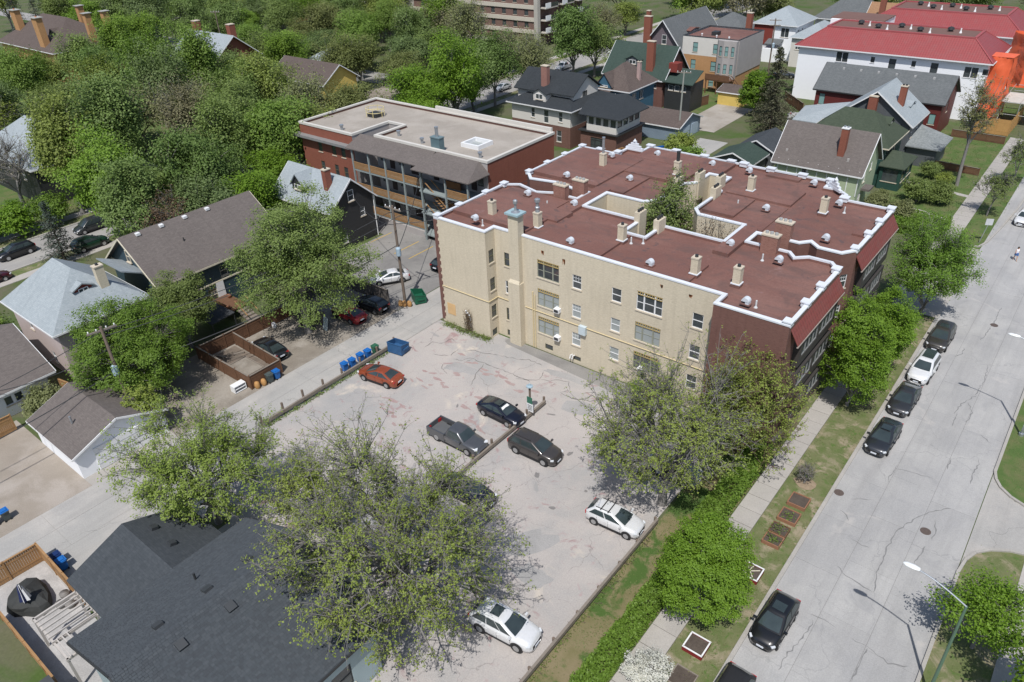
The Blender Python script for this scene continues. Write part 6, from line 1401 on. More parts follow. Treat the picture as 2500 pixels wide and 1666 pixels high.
# patio in the lower left corner
pt = struct(MB().poly([(-50.5, 3.2, .01), (-44.3, 3.2, .01), (-37.3, 3.2, .01), (-37.3, 6.95, .01), (-50.5, 6.95, .01)]).build('patio', ground('patio_paving', (.42, .41, .4), (.34, .335, .33), (.48, .47, .46), .9, fine=10)))
pg = thing('pergola', 'weathered open pergola frame beside the nearest house', 'pergola', (-41, 5.4, 0)); wht2 = plain('weathered_pale_wood', (.45, .42, .39), .8, .2, 4)
for (x, y) in ((-43, 4.1), (-43, 6.7), (-40.2, 6.7), (-38.4, 4.1)): MB().box(x-.07, x+.07, y-.07, y+.07, 0, 2.5).build('post', wht2, pg)
for a_, b_ in (((-43.1, 4.1), (-38.3, 4.1)), ((-43.1, 6.75), (-40.0, 6.75)), ((-43, 4.0), (-43, 6.8)), ((-40.2, 4.0), (-40.2, 6.8)), ((-38.4, 4.0), (-38.4, 5.0))): MB().beam((*a_, 2.58), (*b_, 2.58), .06, .09).build('beam', wht2, pg)
for k in range(6): MB().beam((-42.5+k*.46, 4.0, 2.72), (-42.5+k*.46, 6.9, 2.72), .035, .05).build('rafter', wht2, pg)
for k in range(3): MB().beam((-40.2, 4.3+k*.3, 2.74), (-38.3, 4.3+k*.3, 2.74), .035, .05).build('rafter', wht2, pg)
um = thing('closed_parasol', 'closed blue and white striped parasol leaning over the dark gazebo cover', 'parasol', (-46.6, 4.6, 0)); MB().tube([(-46.6, 4.6, 0), (-46.4, 4.7, 2.7)], .03, 6).build('pole', dkmetal, um)
pr = MB(); n = 12
for i, (r_, z) in enumerate(((.05, 2.75), (.14, 2.4), (.2, 1.9), (.3, 1.3))):
    for j in range(n): a = 2*math.pi*j/n; k = r_*(1.25 if j % 2 else .75); pr.v.append((-46.6+k*math.cos(a)+.07*z*.3, 4.6+k*math.sin(a)+.04*z*.3, z))
for i in range(3):
    for j in range(n): pr.f.append([i*n+j, (i+1)*n+j, (i+1)*n+(j+1) % n, i*n+(j+1) % n]); pr.m.append(j % 2)
pr.build('folded_canopy', [white, plain('navy_cloth', (.02, .03, .10), .8)], um)
cv = MB(); rn = random.Random(9); n = 14
for (r_, z) in ((1.75, .02), (1.7, .45), (1.55, .75), (1.2, .9), (.7, 1.05), (.15, 1.35)):
    for j in range(n): a = 2*math.pi*j/n; k = r_*(1+.16*math.sin(3*a+.5)+rn.uniform(-.07, .07)); cv.v.append((-47.5+k*math.cos(a), 4.95+.72*k*math.sin(a), z+rn.uniform(-.05, .05)))
for i in range(5):
    for j in range(n): cv.f.append([i*n+j, i*n+(j+1) % n, (i+1)*n+(j+1) % n, (i+1)*n+j]); cv.m.append(0)
cv.f.append([5*n+j for j in range(n)]); cv.m.append(0)
tag(cv.build('covered_patio_set', plain('dark_cover_cloth', (.04, .043, .042), .8, .35, 2), None, False, (-47.5, 5, 0)), 'dark cloth covered patio furniture', 'furniture cover')
for k, (x, y) in enumerate(((-45.4, 6.0), (-44.9, 6.4), (-46.0, 6.55))): tag(MB().lathe((x, y, 0), [(.2, 0), (.3, .25), (.32, .45), (.25, .46), (.22, .3)], 12).build('flower_pot', plain('grey_stoneware', (.2, .19, .18), .8), None, True, (x, y, 0)), ('large stoneware pot nearest the pergola', 'large stoneware pot in the patio corner', 'large stoneware pot by the cover')[k], 'pot')
# dark shed corner
tag(MB().box(-38.9, -36, 1.0, 3.0, 0, 2.0).build('garden_shed', plain('dark_flat_roof', (.06, .065, .07), .7), None, False, (-37.5, 2, 0)), 'flat dark shed roof at the bottom left edge', 'shed')
ml = thing('patio_heater_awning', 'dark fabric shelter below the dark blue house deck', 'shelter', (-68, 33.4, 0)); MB().slab([(-70.5, 31.6, 2.1), (-66.6, 31.6, 2.1), (-66.6, 34.4, 2.3), (-70.5, 34.4, 2.3)], .08).build('roof', plain('dark_canvas', (.04, .042, .046), .8), ml)
for x, y in ((-70.4, 31.7), (-66.7, 31.7), (-66.7, 34.3), (-70.4, 34.3)): MB().box(x-.04, x+.04, y-.04, y+.04, 0, 2.1).build('post', dkmetal, ml)
fr = thing('timber_pergola_frame', 'bare pale timber frame lying beside the glazed sunporch', 'timber frame', (-60, 104, 0)); 
for k in range(6): MB().beam((-62.0+k*.9, 101.5, 1.6), (-61.2+k*.9, 103.4, 1.9), .05, .09).build('rafter', cedar, fr)
MB().beam((-62.3, 101.5, 1.5), (-57, 101.5, 1.5), .06, .1).build('beam', cedar, fr); MB().beam((-61.4, 103.4, 1.8), (-56.4, 103.4, 1.8), .06, .1).build('beam', cedar, fr)
for x, y in ((-62.2, 101.5), (-57.1, 101.5), (-61.3, 103.4), (-56.5, 103.4)): MB().box(x-.06, x+.06, y-.06, y+.06, 0, 1.7).build('post', cedar, fr)
dumpster('blue dumpster with orange side beside the timber frame', -57.5, 108.8, 60, binb, 2.2, 1.3, 1.3)
# ================================================================ pedestrian
skin = plain('skin', (.45, .27, .19), .6, .06, 8)
def person(label, x, y, head):
    me = bpy.data.meshes.new('person')
    J = {'pel': (0, 0, .92, .12), 'wst': (0, 0, 1.05, .105), 'chs': (.01, 0, 1.28, .13), 'nck': (.015, 0, 1.43, .05), 'hd0': (.02, 0, 1.5, .075), 'hd1': (.03, 0, 1.6, .09), 'hd2': (.02, 0, 1.68, .06),
         'hl': (0, .09, .88, .09), 'kl': (.16, .10, .50, .058), 'al': (.20, .10, .09, .036), 'tl': (.34, .10, .03, .03), 'hr': (0, -.09, .88, .09), 'kr': (-.05, -.10, .50, .058), 'ar': (-.26, -.10, .14, .036), 'tr': (-.15, -.10, .04, .03),
         'sl': (0, .16, 1.36, .055), 'el': (-.10, .21, 1.10, .04), 'wl': (-.02, .22, .88, .028), 'fl': (.02, .22, .80, .026), 'sr': (0, -.16, 1.36, .055), 'er': (.06, -.22, 1.11, .04), 'wr': (.22, -.2, .98, .028), 'fr': (.29, -.19, .96, .026)}
    N = list(J); E = ['pel wst', 'wst chs', 'chs nck', 'nck hd0', 'hd0 hd1', 'hd1 hd2', 'pel hl', 'hl kl', 'kl al', 'al tl', 'pel hr', 'hr kr', 'kr ar', 'ar tr', 'chs sl', 'sl el', 'el wl', 'wl fl', 'chs sr', 'sr er', 'er wr', 'wr fr']
    me.from_pydata([J[k][:3] for k in N], [[N.index(q) for q in e.split()] for e in E], [])
    o = bpy.data.objects.new('person', me); col.objects.link(o); me.materials.append(skin)
    md = o.modifiers.new('skin', 'SKIN'); o.modifiers.new('sub', 'SUBSURF').levels = 2; o.modifiers['sub'].render_levels = 2
    if not me.skin_vertices: 
        bpy.context.view_layer.objects.active = o
    for i, k in enumerate(N): me.skin_vertices[0].data[i].radius = (J[k][3], J[k][3]); me.skin_vertices[0].data[i].use_root = (k == 'pel')
    o.location = (x, y, .02); o.rotation_euler = (0, 0, R(head)); ORG[o] = (0, 0, 0); tag(o, label, 'person')
    def loft(nm, rings, mt):
        b = MB(); n = 12
        for (cx, cy, z, rx, ry) in rings:
            for j in range(n): a = 2*math.pi*j/n; b.v.append((cx+rx*math.cos(a), cy+ry*math.sin(a), z))
        for i in range(len(rings)-1):
            for j in range(n): b.f.append([i*n+j, i*n+(j+1) % n, (i+1)*n+(j+1) % n, (i+1)*n+j]); b.m.append(0)
        b.f.append([(len(rings)-1)*n+j for j in range(n)]); b.m.append(0)
        return link_mesh(nm, b.mesh(nm, [mt], smooth=True), o)
    loft('shirt', [(0, 0, 1.0, .13, .16), (0, 0, 1.12, .13, .15), (.01, 0, 1.3, .15, .19), (.01, 0, 1.4, .11, .17), (.015, 0, 1.44, .07, .08)], plain('white_shirt', (.72, .70, .72), .8, .05))
    for s in (1, -1): loft('shorts_leg', [(.085*(s > 0)-.02*(s < 0), s*.10, .66, .11, .11), (.02*s, s*.09, .85, .125, .12), (0, s*.05, 1.02, .14, .14)], plain('blue_shorts', (.05, .12, .3), .8))
    loft('hair', [(-.04, 0, 1.42, .05, .07), (-.03, 0, 1.55, .09, .10), (.0, 0, 1.66, .11, .105), (.015, 0, 1.73, .09, .08), (.015, 0, 1.77, .03, .03)], plain('dark_hair', (.025, .016, .012), .6))
    return o
try: person('woman in white top and blue shorts walking across the street', -4.3, 97.3, -60)
except Exception as ex: print('person', ex)
# ================================================================ vegetation
bark = plain('grey_bark', (.21, .20, .19), .95, .3, 4); bark2 = plain('brown_bark', (.11, .085, .065), .95, .3, 4)
LEAF = {
 'b': leafmat('leaf_bright', (.125, .245, .02), (.195, .32, .035), .36), 'g': leafmat('leaf_mid', (.158, .262, .046), (.215, .325, .068), .4),
 'd': leafmat('leaf_olive', (.155, .222, .058), (.21, .27, .08), .4), 's': leafmat('leaf_grey_bud', (.19, .225, .085), (.24, .27, .115), .32),
 'y': leafmat('leaf_bud_yellow', (.21, .275, .05), (.285, .345, .08), .36, .08), 'n': leafmat('leaf_bare', (.15, .14, .08), (.18, .17, .10), .3),
 'r': leafmat('leaf_russet', (.13, .09, .05), (.16, .115, .06), .3), 'c': leafmat('needle', (.028, .055, .028), (.05, .075, .035), .1), 'spr': leafmat('needle_blue', (.055, .085, .065), (.085, .11, .085), .1),
 'e': leafmat('leaf_elm', (.15, .225, .055), (.22, .30, .085), .32), 'w': leafmat('blossom_white', (.55, .58, .5), (.7, .7, .64), .3), 'h': leafmat('leaf_hedge', (.115, .215, .025), (.175, .275, .045), .34), 'oc': leafmat('needle_olive', (.075, .085, .045), (.10, .105, .055), .1),
}
def fastmesh(name, V, F, mt, nper):
    me = bpy.data.meshes.new(name); n = len(V); k = len(F)
    me.vertices.add(n); me.vertices.foreach_set('co', V.astype(np.float32).ravel())
    me.loops.add(k*nper); me.loops.foreach_set('vertex_index', F.astype(np.int32).ravel())
    me.polygons.add(k); me.polygons.foreach_set('loop_start', np.arange(0, k*nper, nper, dtype=np.int32))
    try: me.polygons.foreach_set('loop_total', np.full(k, nper, dtype=np.int32))
    except Exception: pass
    me.materials.append(mt); me.update(); me.validate(); return me
def leaf_quads(rg, C, size, up=.35, asp=.75, hint=None):
    n = len(C); nn = rg.normal(size=(n, 3))*(1 if hint is None else .62); nn[:, 2] = np.abs(nn[:, 2])+up
    if hint is not None: nn = nn+hint/(np.linalg.norm(hint, axis=1)[:, None]+1e-6)*.9
    nn = nn+1e-9; nn /= np.linalg.norm(nn, axis=1)[:, None]
    t = rg.normal(size=(n, 3)); u = np.cross(nn, t); u /= np.linalg.norm(u, axis=1)[:, None]; v = np.cross(nn, u)
    s = size*rg.uniform(.55, 1.25, n)[:, None]
    V = np.stack([C-u*s*.5, C-v*s*.5*asp+u*s*.08, C+u*s*.5, C+v*s*.5*asp+u*s*.08], 1).reshape(-1, 3)
    return V, np.arange(4*n).reshape(-1, 4)
def tubes(P, Rr, n=3):
    """P: (m,k,3) polylines, Rr: (m,k) radii -> verts, quads"""
    m, k, _ = P.shape; T = np.gradient(P, axis=1); T /= np.linalg.norm(T, axis=2)[..., None]+1e-9
    a = np.broadcast_to(np.array([.31, .17, .93]), T.shape); U = np.cross(T, a); l = np.linalg.norm(U, axis=2)[..., None]; U = np.where(l > .05, U/(l+1e-9), np.array([1., 0, 0])); W = np.cross(T, U)
    an = np.arange(n)*2*np.pi/n
    V = P[:, :, None]+Rr[:, :, None, None]*(U[:, :, None]*np.cos(an)[:, None]+W[:, :, None]*np.sin(an)[:, None])
    idx = np.arange(m*k*n).reshape(m, k, n); A = idx[:, :-1]; B = idx[:, 1:]
    F = np.stack([A, np.roll(A, -1, 2), np.roll(B, -1, 2), B], -1).reshape(-1, 4)
    return V.reshape(-1, 3), F
def bez(a, b, lift, k, rg, wob=.05):
    """polylines between arrays a,b (m,3), starting upwards"""
    m = len(a); d = b-a; L = np.linalg.norm(d, axis=1)[:, None]
    c = a+d*.5+np.array([0, 0, 1.])*L*lift+rg.normal(size=(m, 3))*L*wob
    t = np.linspace(0, 1, k)[None, :, None]
    return a[:, None]*(1-t)**2+2*c[:, None]*t*(1-t)+b[:, None]*t**2
def crown_pts(rg, n, rx, ry, rz, cz, pw=.45, lobes=7, lob=.28, low=-.75):
    ld = rg.normal(size=(lobes, 3)); ld /= np.linalg.norm(ld, axis=1)[:, None]; lw = rg.uniform(.4, 1, lobes)
    out = np.zeros((0, 3))
    while len(out) < n:
        d = rg.normal(size=(n, 3)); d /= np.linalg.norm(d, axis=1)[:, None]; d = d[d[:, 2] > low]
        lo = ((np.clip(d@ld.T, 0, 1)**4)*lw).max(1); r = rg.uniform(0, 1, len(d))**pw*(1-lob+lob*1.6*lo)
        out = np.vstack([out, d*r[:, None]])
    p = out[:n]*np.array([rx, ry, rz]); p[:, 2] += cz; return p
def tree_meshes(seed, kind, h=12., cr=5., bot=3., ncl=260, npl=45, ls=.27, spread=.55, nl=7, nm=48, tr=.24, twig=True, split=None, vase=0., sub=0, wmat=None, lobes=7, lob=.3, pw=.45, subl=.8, twr=.035):
    rg = np.random.default_rng(seed); rz = (h-bot)/2; cz = bot+rz
    N = crown_pts(rg, ncl, cr, cr, rz, cz, pw, lobes, lob)
    if vase: f = 1-vase*(1-(N[:, 2:3]-bot)/(h-bot)); N[:, :2] *= f
    sp = np.array([[rg.uniform(-.2, .2), rg.uniform(-.2, .2), split or bot*.9]])
    mid = N[rg.choice(ncl, nm, replace=False)]; mid = sp+(mid-sp)*rg.uniform(.55, .8, (nm, 1))
    lim = mid[rg.choice(nm, nl, replace=False)]; lim = sp+(lim-sp)*rg.uniform(.4, .6, (nl, 1))
    ai = np.argmin(((mid[:, None]-lim[None])**2).sum(2), 1); bi = np.argmin(((N[:, None]-mid[None])**2).sum(2), 1)
    VV, FF, off = [], [], 0
    def add(V, F):
        nonlocal off
        VV.append(V); FF.append(F+off); off += len(V)
    tp = np.array([[[0, 0, -.1], [rg.uniform(-.1, .1), 0, sp[0, 2]*.5], sp[0]]]); add(*tubes(tp, np.array([[tr*1.25, tr, tr*.85]]), 8))
    a = np.repeat(sp, nl, 0); P = bez(a, lim, .1, 6, rg); add(*tubes(P, np.broadcast_to(np.linspace(tr*.6, tr*.33, 6), (nl, 6)), 6))
    P = bez(lim[ai], mid, .1, 5, rg); add(*tubes(P, np.broadcast_to(np.linspace(tr*.33, tr*.14, 5), (nm, 5)), 4))
    P = bez(mid[bi], N, .08, 4, rg, .09); tw = max(twr, tr*.14); add(*tubes(P, np.broadcast_to(np.linspace(tw, .014, 4), (ncl, 4)), 3))
    if sub:
        s0 = P[:, 1:, :].reshape(-1, 3)[rg.integers(0, ncl*3, ncl*sub)]; dd = rg.normal(size=(len(s0), 3)); dd[:, 2] += .35; o = s0-np.array([0, 0, cz-1]); dd += .9*o/(np.linalg.norm(o, axis=1)[:, None]+1e-6)
        dd /= np.linalg.norm(dd, axis=1)[:, None]; ln = rg.uniform(.35, 1.15, (len(s0), 1))*subl; e = s0+dd*ln; md = s0+dd*ln*.5+rg.normal(size=s0.shape)*.06
        add(*tubes(np.stack([s0, md, e], 1), np.broadcast_to(np.array([.017, .012, .007]), (len(s0), 3)), 3))
        t = 1.06-.62*rg.uniform(0, 1, (ncl*npl, 1))**1.7; q = rg.integers(0, len(s0), ncl*npl); C = s0[q]*(1-t)+e[q]*t+rg.normal(size=(ncl*npl, 3))*spread
    else:
        C = np.repeat(N, npl, 0)+rg.normal(size=(ncl*npl, 3))*spread*np.array([1, 1, .75])
    C = C[C[:, 2] > .3]
    k_ = np.argmin(((C[:, None, :]-mid[None, ::max(1, nm//24)])**2).sum(2), 1); hint = C-mid[::max(1, nm//24)][k_]
    V, F = leaf_quads(rg, C, ls, .35, .75, hint)
    wm = fastmesh('trunk', np.vstack(VV), np.vstack(FF), wmat or bark, 4)
    lm = fastmesh('crown', V, F, LEAF[kind], 4)
    return wm, lm
def conifer_meshes(seed, kind, h=10., r=2.6, tiers=22, per=9, npl=26, ls=.24):
    rg = np.random.default_rng(seed); S, E = [], []
    for i in range(tiers):
        f = i/tiers; z = h*(.08+.9*f); rr = r*(1-f)**.85+.12
        for k in range(max(4, int(per*(1-f*.5)))):
            a = rg.uniform(0, 2*np.pi); q = rr*rg.uniform(.7, 1.12); S.append((0, 0, z)); E.append((q*np.cos(a), q*np.sin(a), z-q*.18+rg.uniform(-.15, .15)))
    S, E = np.array(S), np.array(E); P = bez(S, E, .05, 4, rg, .04)
    V1, F1 = tubes(P, np.broadcast_to(np.linspace(.035, .01, 4), (len(S), 4)), 3); V2, F2 = tubes(np.array([[[0, 0, -.1], [0, 0, h*.5], [0, 0, h]]]), np.array([[.16, .1, .02]]), 8)
    wm = fastmesh('trunk', np.vstack([V2, V1]), np.vstack([F2, F1+len(V2)]), bark2, 4)
    n = len(S)*npl; q = rg.integers(0, len(S), n); t = rg.uniform(.15, 1.02, (n, 1)); C = S[q]*(1-t)+E[q]*t+rg.normal(size=(n, 3))*np.array([.16, .16, .12]); C[:, 2] += .04
    V, F = leaf_quads(rg, C, ls, .5, .5); return wm, fastmesh('crown', V, F, LEAF[kind], 4)
rT = random.Random(11)
def put_tree(label, meshes, x, y, s=1., sz=None, group=None, name='tree', rz=None, cat='tree', mat=None):
    t = thing(name, label, cat, (x, y, 0), 0, group); t.scale = (s, s, sz or s); t.rotation_euler = (0, 0, rT.uniform(0, 6.28) if rz is None else rz); ORG[t] = (0, 0, 0)
    link_mesh('trunk', meshes[0], t); link_mesh('crown', meshes[1], t, mat=mat); return t
# ---- prototypes for the wood
PROTO = {}
for k, n in (('g', 3), ('d', 2), ('b', 2), ('s', 2)):
    PROTO[k] = [tree_meshes(100*ord(k)+i, k, 12, 5.0, 2.2, 230 if k != 's' else 280, 100 if k != 's' else 30, .28, .56, sub=0 if k != 's' else 4, nl=7+i, lob=.5, lobes=9) for i in range(n)]
PROTO['y'] = [tree_meshes(7, 'y', 11, 4.4, 2.5, 220, 26, .24, .25, sub=4)]
PROTO['n'] = [tree_meshes(8, 'n', 10, 4.2, 2.2, 200, 7, .16, .2, sub=6)]
PROTO['r'] = [tree_meshes(9, 'r', 9, 3.2, 1.2, 230, 26, .2, .25, sub=5)]
PROTO['c'] = [conifer_meshes(21, 'c', 12, 3.0)]; PROTO['spr'] = [conifer_meshes(22, 'spr', 12, 3.2)]
KN = {'g': 'leafy green tree', 'd': 'olive green tree', 'b': 'bright green tree', 's': 'grey-green budding tree', 'y': 'yellow-green budding tree', 'n': 'nearly bare tree', 'r': 'russet twiggy shrub tree', 'c': 'dark conifer', 'spr': 'blue-grey spruce'}
W1 = "spr -277.1 99.2|spr -267.1 101.0|d -256.1 103.3|s -255.9 112.1|g -235.4 113.2|g -209.6 99|b -187.5 92.8|c -168.1 86.6|g -179.4 65.9|g -185.8 77.0|g -155.7 66.5|g -170.7 57.9|b -185.8 86.0|s -132.9 60.6|g -146.0 72.1|d -130.1 54.0|s -155.4 86.6|d -222.5 122.1|g -211.9 129.8|b -205.4 132.9|g -174.6 114|b -152.5 107.3|g -141.5 87.1|g -134.6 89.0|s -127.3 72.9|g -120.1 77.1|g -110.4 66.0|s -121.0 63.5|g -99.1 57.1|g -97.3 63.5|g -96.5 69.9|b -92.4 59.2|g -114.2 48.1|g -114.8 40.5|g -99.8 46.3|g -96.2 43.2|s -103.8 55.6|g -97.7 52.6|b -98.5 38.7|g -93.1 38.3|n -124.7 36.3|n -117.4 42.8|r -87.4 39.8|d -86.2 45.1|b -85.2 50.0|d -174.5 129.7|d -163.6 128.1|d -133.6 107.3|d -182.6 149.1|g -186.2 131.4|b -193.2 147.1|y -155.5 45.4|g -180.2 58.0|g -197.3 111.4|d -127.0 52.5|g -105.5 73.5|d -104.5 84.5|g -143 80|g -165 72|d -150 56|d -162 108|d -136 68|g -116 70|g -140 60|d -160 48|g -105 62|s -108 78|g -92.5 48|d -118 110|g -146 124|d -154 118|g -170 140|g -136 132|s -138 150|g -196 120|d -216 110|g -228 120|b -240 104|g -200 144|d -212 142"
W2 = "g -160.2 136.7|d -133.9 112.2|g -158.7 144.6|s -146.9 143.2|d -125.9 119.9|b -143.6 149.5|s -129.3 142.9|g -98.7 109.7|g -99.8 117.6|b -92.7 98.9|b -97.8 94.9|s -116.5 142.3|s -101.2 131.0|g -97.9 142.5|g -96.0 148.3|s -113.9 180.2|s -118.6 184.8|g -114.7 192.6|b -99.1 104.9|s -96.8 126.0|g -124.3 128.1|b -93.3 90.8"
W3 = "g -92.5 193.8|s -82.4 199.1|b -98.7 198.1|g -59.1 222.3|d -81.8 209.5|g -245 140|d -255 130|g -230 150|s -215 150|d -200 165|g -190 175|b -175 160|g -170 152|d -285 115|g -300 105|g -290 130|s -150 215|g -130 215|d -110 220|g -100 230|b -70 235|g -40 235|d -20 240|g -5 236|g 20 240|g -240 190|d -220 200|g -270 170|g -190 215|d -165 230"
W4 = '|'.join('%s %.1f %.1f' % (random.Random(i*7).choice('ggdbs'), -330+i*13+random.Random(i).uniform(-5, 5), 255+random.Random(i+50).uniform(-18, 60)) for i in range(34))
def zone(x, y):
    if y > 236.5: return 'at the very top edge beyond all roofs'
    if y > 175: return 'on the far skyline'
    if x > -103.4 and y < 80: return 'between the left street and brick walk-up'
    if x > -103.4: return 'behind the brick walk-up'
    if x > -118 and y < 90: return 'along the left-hand street'
    if y < 62: return 'in the park beyond the left-hand street'
    if x > -150 and y < 118: return 'in the wood near the yellow house'
    if x > -150: return 'in front of the apartment tower'
    if y < 100: return 'around the grey manor'
    if x < -200: return 'behind the brown roofed mansion'
    return 'between manor and tower'
FOR = []
VAR = {'g': [LEAF['g'], LEAF['e'], leafmat('leaf_g_deep', (.11, .19, .045), (.155, .24, .06), .3), leafmat('leaf_g_yellow', (.195, .26, .055), (.25, .31, .08), .34), leafmat('leaf_g_sage', (.145, .22, .06), (.19, .27, .085), .34)],
       'd': [LEAF['d'], leafmat('leaf_d_brown', (.165, .20, .06), (.21, .245, .085), .34), leafmat('leaf_d_sage', (.13, .195, .065), (.175, .24, .09), .34)], 'b': [LEAF['b'], leafmat('leaf_b_fresh', (.15, .265, .03), (.21, .33, .05), .36)], 's': [LEAF['s'], leafmat('leaf_s_brown', (.20, .205, .105), (.25, .25, .13), .32)]}
for W_ in (W1, W2, W3, W4):
    for e in W_.split('|'):
        k, x, y = e.split(); x, y = float(x), float(y); ms = rT.choice(PROTO[k])
        s = rT.uniform(.95, 1.3)*(.82 if x > -103 and y < 62 else 1)
        if k == 'r': s = .95
        if W_ in (W3, W4): s *= 1.2
        FOR.append((KN[k]+' '+zone(x, y), x, y)); lb_ = FOR[-1][0]
        put_tree(lb_, ms, x, y, s, s*rT.uniform(.82, 1.3), 'trees '+zone(x, y), {'c': 'conifer_tree', 'spr': 'spruce_tree'}.get(k, 'leafy_tree'), mat=rT.choice(VAR[k]) if k in VAR else None)
# ---- single foreground trees
put_tree('large budding elm with bare grey limbs standing over the lot and nearest house', tree_meshes(41, 'y', 14.6, 8.7, 1.2, 600, 62, .13, .075, nl=12, nm=120, tr=.38, sub=12, split=3.2, vase=.12, lobes=13, lob=.42, subl=1.0, pw=.42), -26.1, 19.3, 1, name='elm_tree', rz=1.0)
put_tree('yellow-green tree leaning over the nearest garage roof', tree_meshes(42, 'b', 10.6, 6.7, 1.6, 430, 78, .145, .12, nl=7, nm=60, tr=.24, sub=7, lobes=9, lob=.38), -43.6, 16.9, 1, name='ash_tree', mat=leafmat('leaf_lime', (.20, .285, .05), (.27, .35, .08), .36, 0))
put_tree('small budding shrub tree between the elm and the yellow-green tree', tree_meshes(43, 'y', 8.6, 3.8, 1.2, 190, 44, .14, .09, nl=6, nm=36, tr=.14, sub=6), -36.3, 20.6, 1, name='budding_tree')
put_tree('budding elm with dark forked limbs in front of the buff wall', tree_meshes(44, 'y', 13.9, 7.3, .7, 480, 60, .13, .075, nl=11, nm=85, tr=.32, sub=11, split=2.6, vase=.1, lobes=10, lob=.42, subl=.9), -17.9, 38.3, 1, name='elm_tree', rz=.3)
put_tree('reddish twigged budding elm hiding the red brick corner', tree_meshes(45, 'y', 11.9, 5.6, .6, 390, 62, .13, .075, nl=9, nm=60, tr=.24, sub=11, vase=.2, lobes=9, wmat=plain('red_brown_bark', (.14, .085, .07), .95, .3, 4)), -15.2, 46.3, 1, name='elm_tree', rz=2.2)
put_tree('dense round bright green maple on the boulevard', tree_meshes(46, 'h', 8.8, 2.9, .4, 420, 165, .125, .2, nl=8, nm=50, tr=.12, pw=.33, lobes=12, lob=.2), -11.3, 30.7, 1, name='maple_tree', mat=LEAF['b'])
put_tree('tall bright green lindens fronting the red brick facade', tree_meshes(47, 'b', 10.6, 2.95, .7, 400, 140, .15, .24, nl=8, nm=60, tr=.16, pw=.36, lobes=12, lob=.3), -10.8, 58.4, 1, name='linden_tree')
put_tree('second bright green linden behind the first, touching the awning', tree_meshes(48, 'b', 9.0, 2.7, 1.0, 270, 130, .15, .24, nl=7, nm=50, tr=.15, pw=.36, lobes=10, lob=.3), -10.4, 64.4, 1, name='linden_tree')
put_tree('spreading green tree at the corner near the side drive', tree_meshes(49, 'b', 11.4, 4.5, 1.2, 380, 125, .15, .25, nl=8, nm=60, tr=.18, sub=3, lobes=11, lob=.42), -9.8, 78.0, 1, name='corner_tree', mat=leafmat('leaf_corner', (.125, .235, .03), (.18, .295, .05), .38, 0))
put_tree('young light green tree on the lower right corner lawn', tree_meshes(50, 'b', 6.0, 2.5, 1.2, 130, 95, .15, .22, nl=6, nm=30, tr=.1, sub=3, lobes=9, lob=.45), 3.0, 38.6, 1, name='young_tree')
put_tree('big leafy elm behind the lane with pale trunk', tree_meshes(51, 'e', 15.4, 7.1, 2.6, 560, 130, .185, .4, nl=9, nm=80, tr=.38, split=4.5, lobes=14, lob=.55), -60.2, 38.6, 1, name='elm_tree')
put_tree('round bright green tree behind the leaning pole', tree_meshes(52, 'b', 9.2, 5.6, .5, 520, 130, .165, .3, nl=9, nm=70, tr=.22, pw=.36, lobes=13, lob=.28), -64.3, 22.6, 1, name='maple_tree', mat=LEAF['h'])
put_tree('darker olive tree between the round tree and the dark blue house', tree_meshes(53, 'd', 8.4, 3.2, 1.2, 280, 110, .16, .28, nl=7, nm=50, tr=.16, lobes=9), -67.6, 29.4, 1, name='plum_tree')
put_tree('courtyard tree poking above the red-brown roof', tree_meshes(54, 'e', 15.6, 3.3, 5, 260, 60, .2, .22, nl=7, nm=50, tr=.18, sub=3, lobes=10, lob=.4), -32.2, 64.2, 1, name='courtyard_tree')
put_tree('tall thin budding street tree in front of the wine red house', tree_meshes(55, 'y', 16.5, 3.4, 4.2, 220, 22, .2, .12, nl=7, nm=50, tr=.22, sub=6, split=6, lobes=9, lob=.5), -15.1, 119.0, 1, name='street_tree', mat=leafmat('leaf_thin', (.19, .20, .07), (.24, .25, .10), .4, 0))
put_tree('bright green tree beside the service yard spruce', tree_meshes(56, 'b', 8.2, 3.6, .6, 260, 80, .27, .3, nl=7, nm=45, tr=.16, pw=.38), -53.6, 137.5, 1, name='maple_tree')
put_tree('dark brownish spruce in the service yard', conifer_meshes(57, 'oc', 13.5, 4.6, 26, 11, 34, .34), -49.0, 134.5, 1, name='spruce_tree'); put_tree('smaller brownish spruce beside the taller one', conifer_meshes(58, 'oc', 9, 3.8, 20, 10, 30, .34), -46.6, 128.0, 1, name='spruce_tree')
put_tree('small blue-grey spruce beside the left-hand street', conifer_meshes(59, 'spr', 8.6, 2.6, 22, 10, 34, .22), -100.0, 31.2, 1, name='spruce_tree')
put_tree('budding tree whose top twigs rise past the nearest roof at the bottom edge', tree_meshes(63, 'y', 9.6, 3.2, 3, 130, 30, .18, .1, nl=6, nm=36, tr=.2, sub=7, lobes=9, lob=.5), -25.4, 2.6, 1, name='budding_tree')
put_tree('young sparse tree on the far boulevard shading the sidewalk', tree_meshes(64, 'y', 6.5, 2.6, 1.8, 110, 26, .18, .1, nl=6, nm=30, tr=.1, sub=6, lobes=9, lob=.5), -9.5, 109.7, 1, name='young_tree', mat=LEAF['d'])
put_tree('second young sparse tree on the far boulevard', tree_meshes(65, 'y', 7.5, 2.8, 1.8, 110, 26, .18, .1, nl=6, nm=30, tr=.1, sub=6, lobes=9, lob=.5), -9.0, 124, 1, name='young_tree', mat=LEAF['d'])
put_tree('leafy tree added just outside the lower right corner to shade the sidewalk', tree_meshes(66, 'b', 9, 3.6, 2, 220, 60, .22, .3, nl=6, nm=40, tr=.16), 7.6, 33.4, 1, name='maple_tree')  # tree added beyond the frame so that its shadow falls on the sidewalk
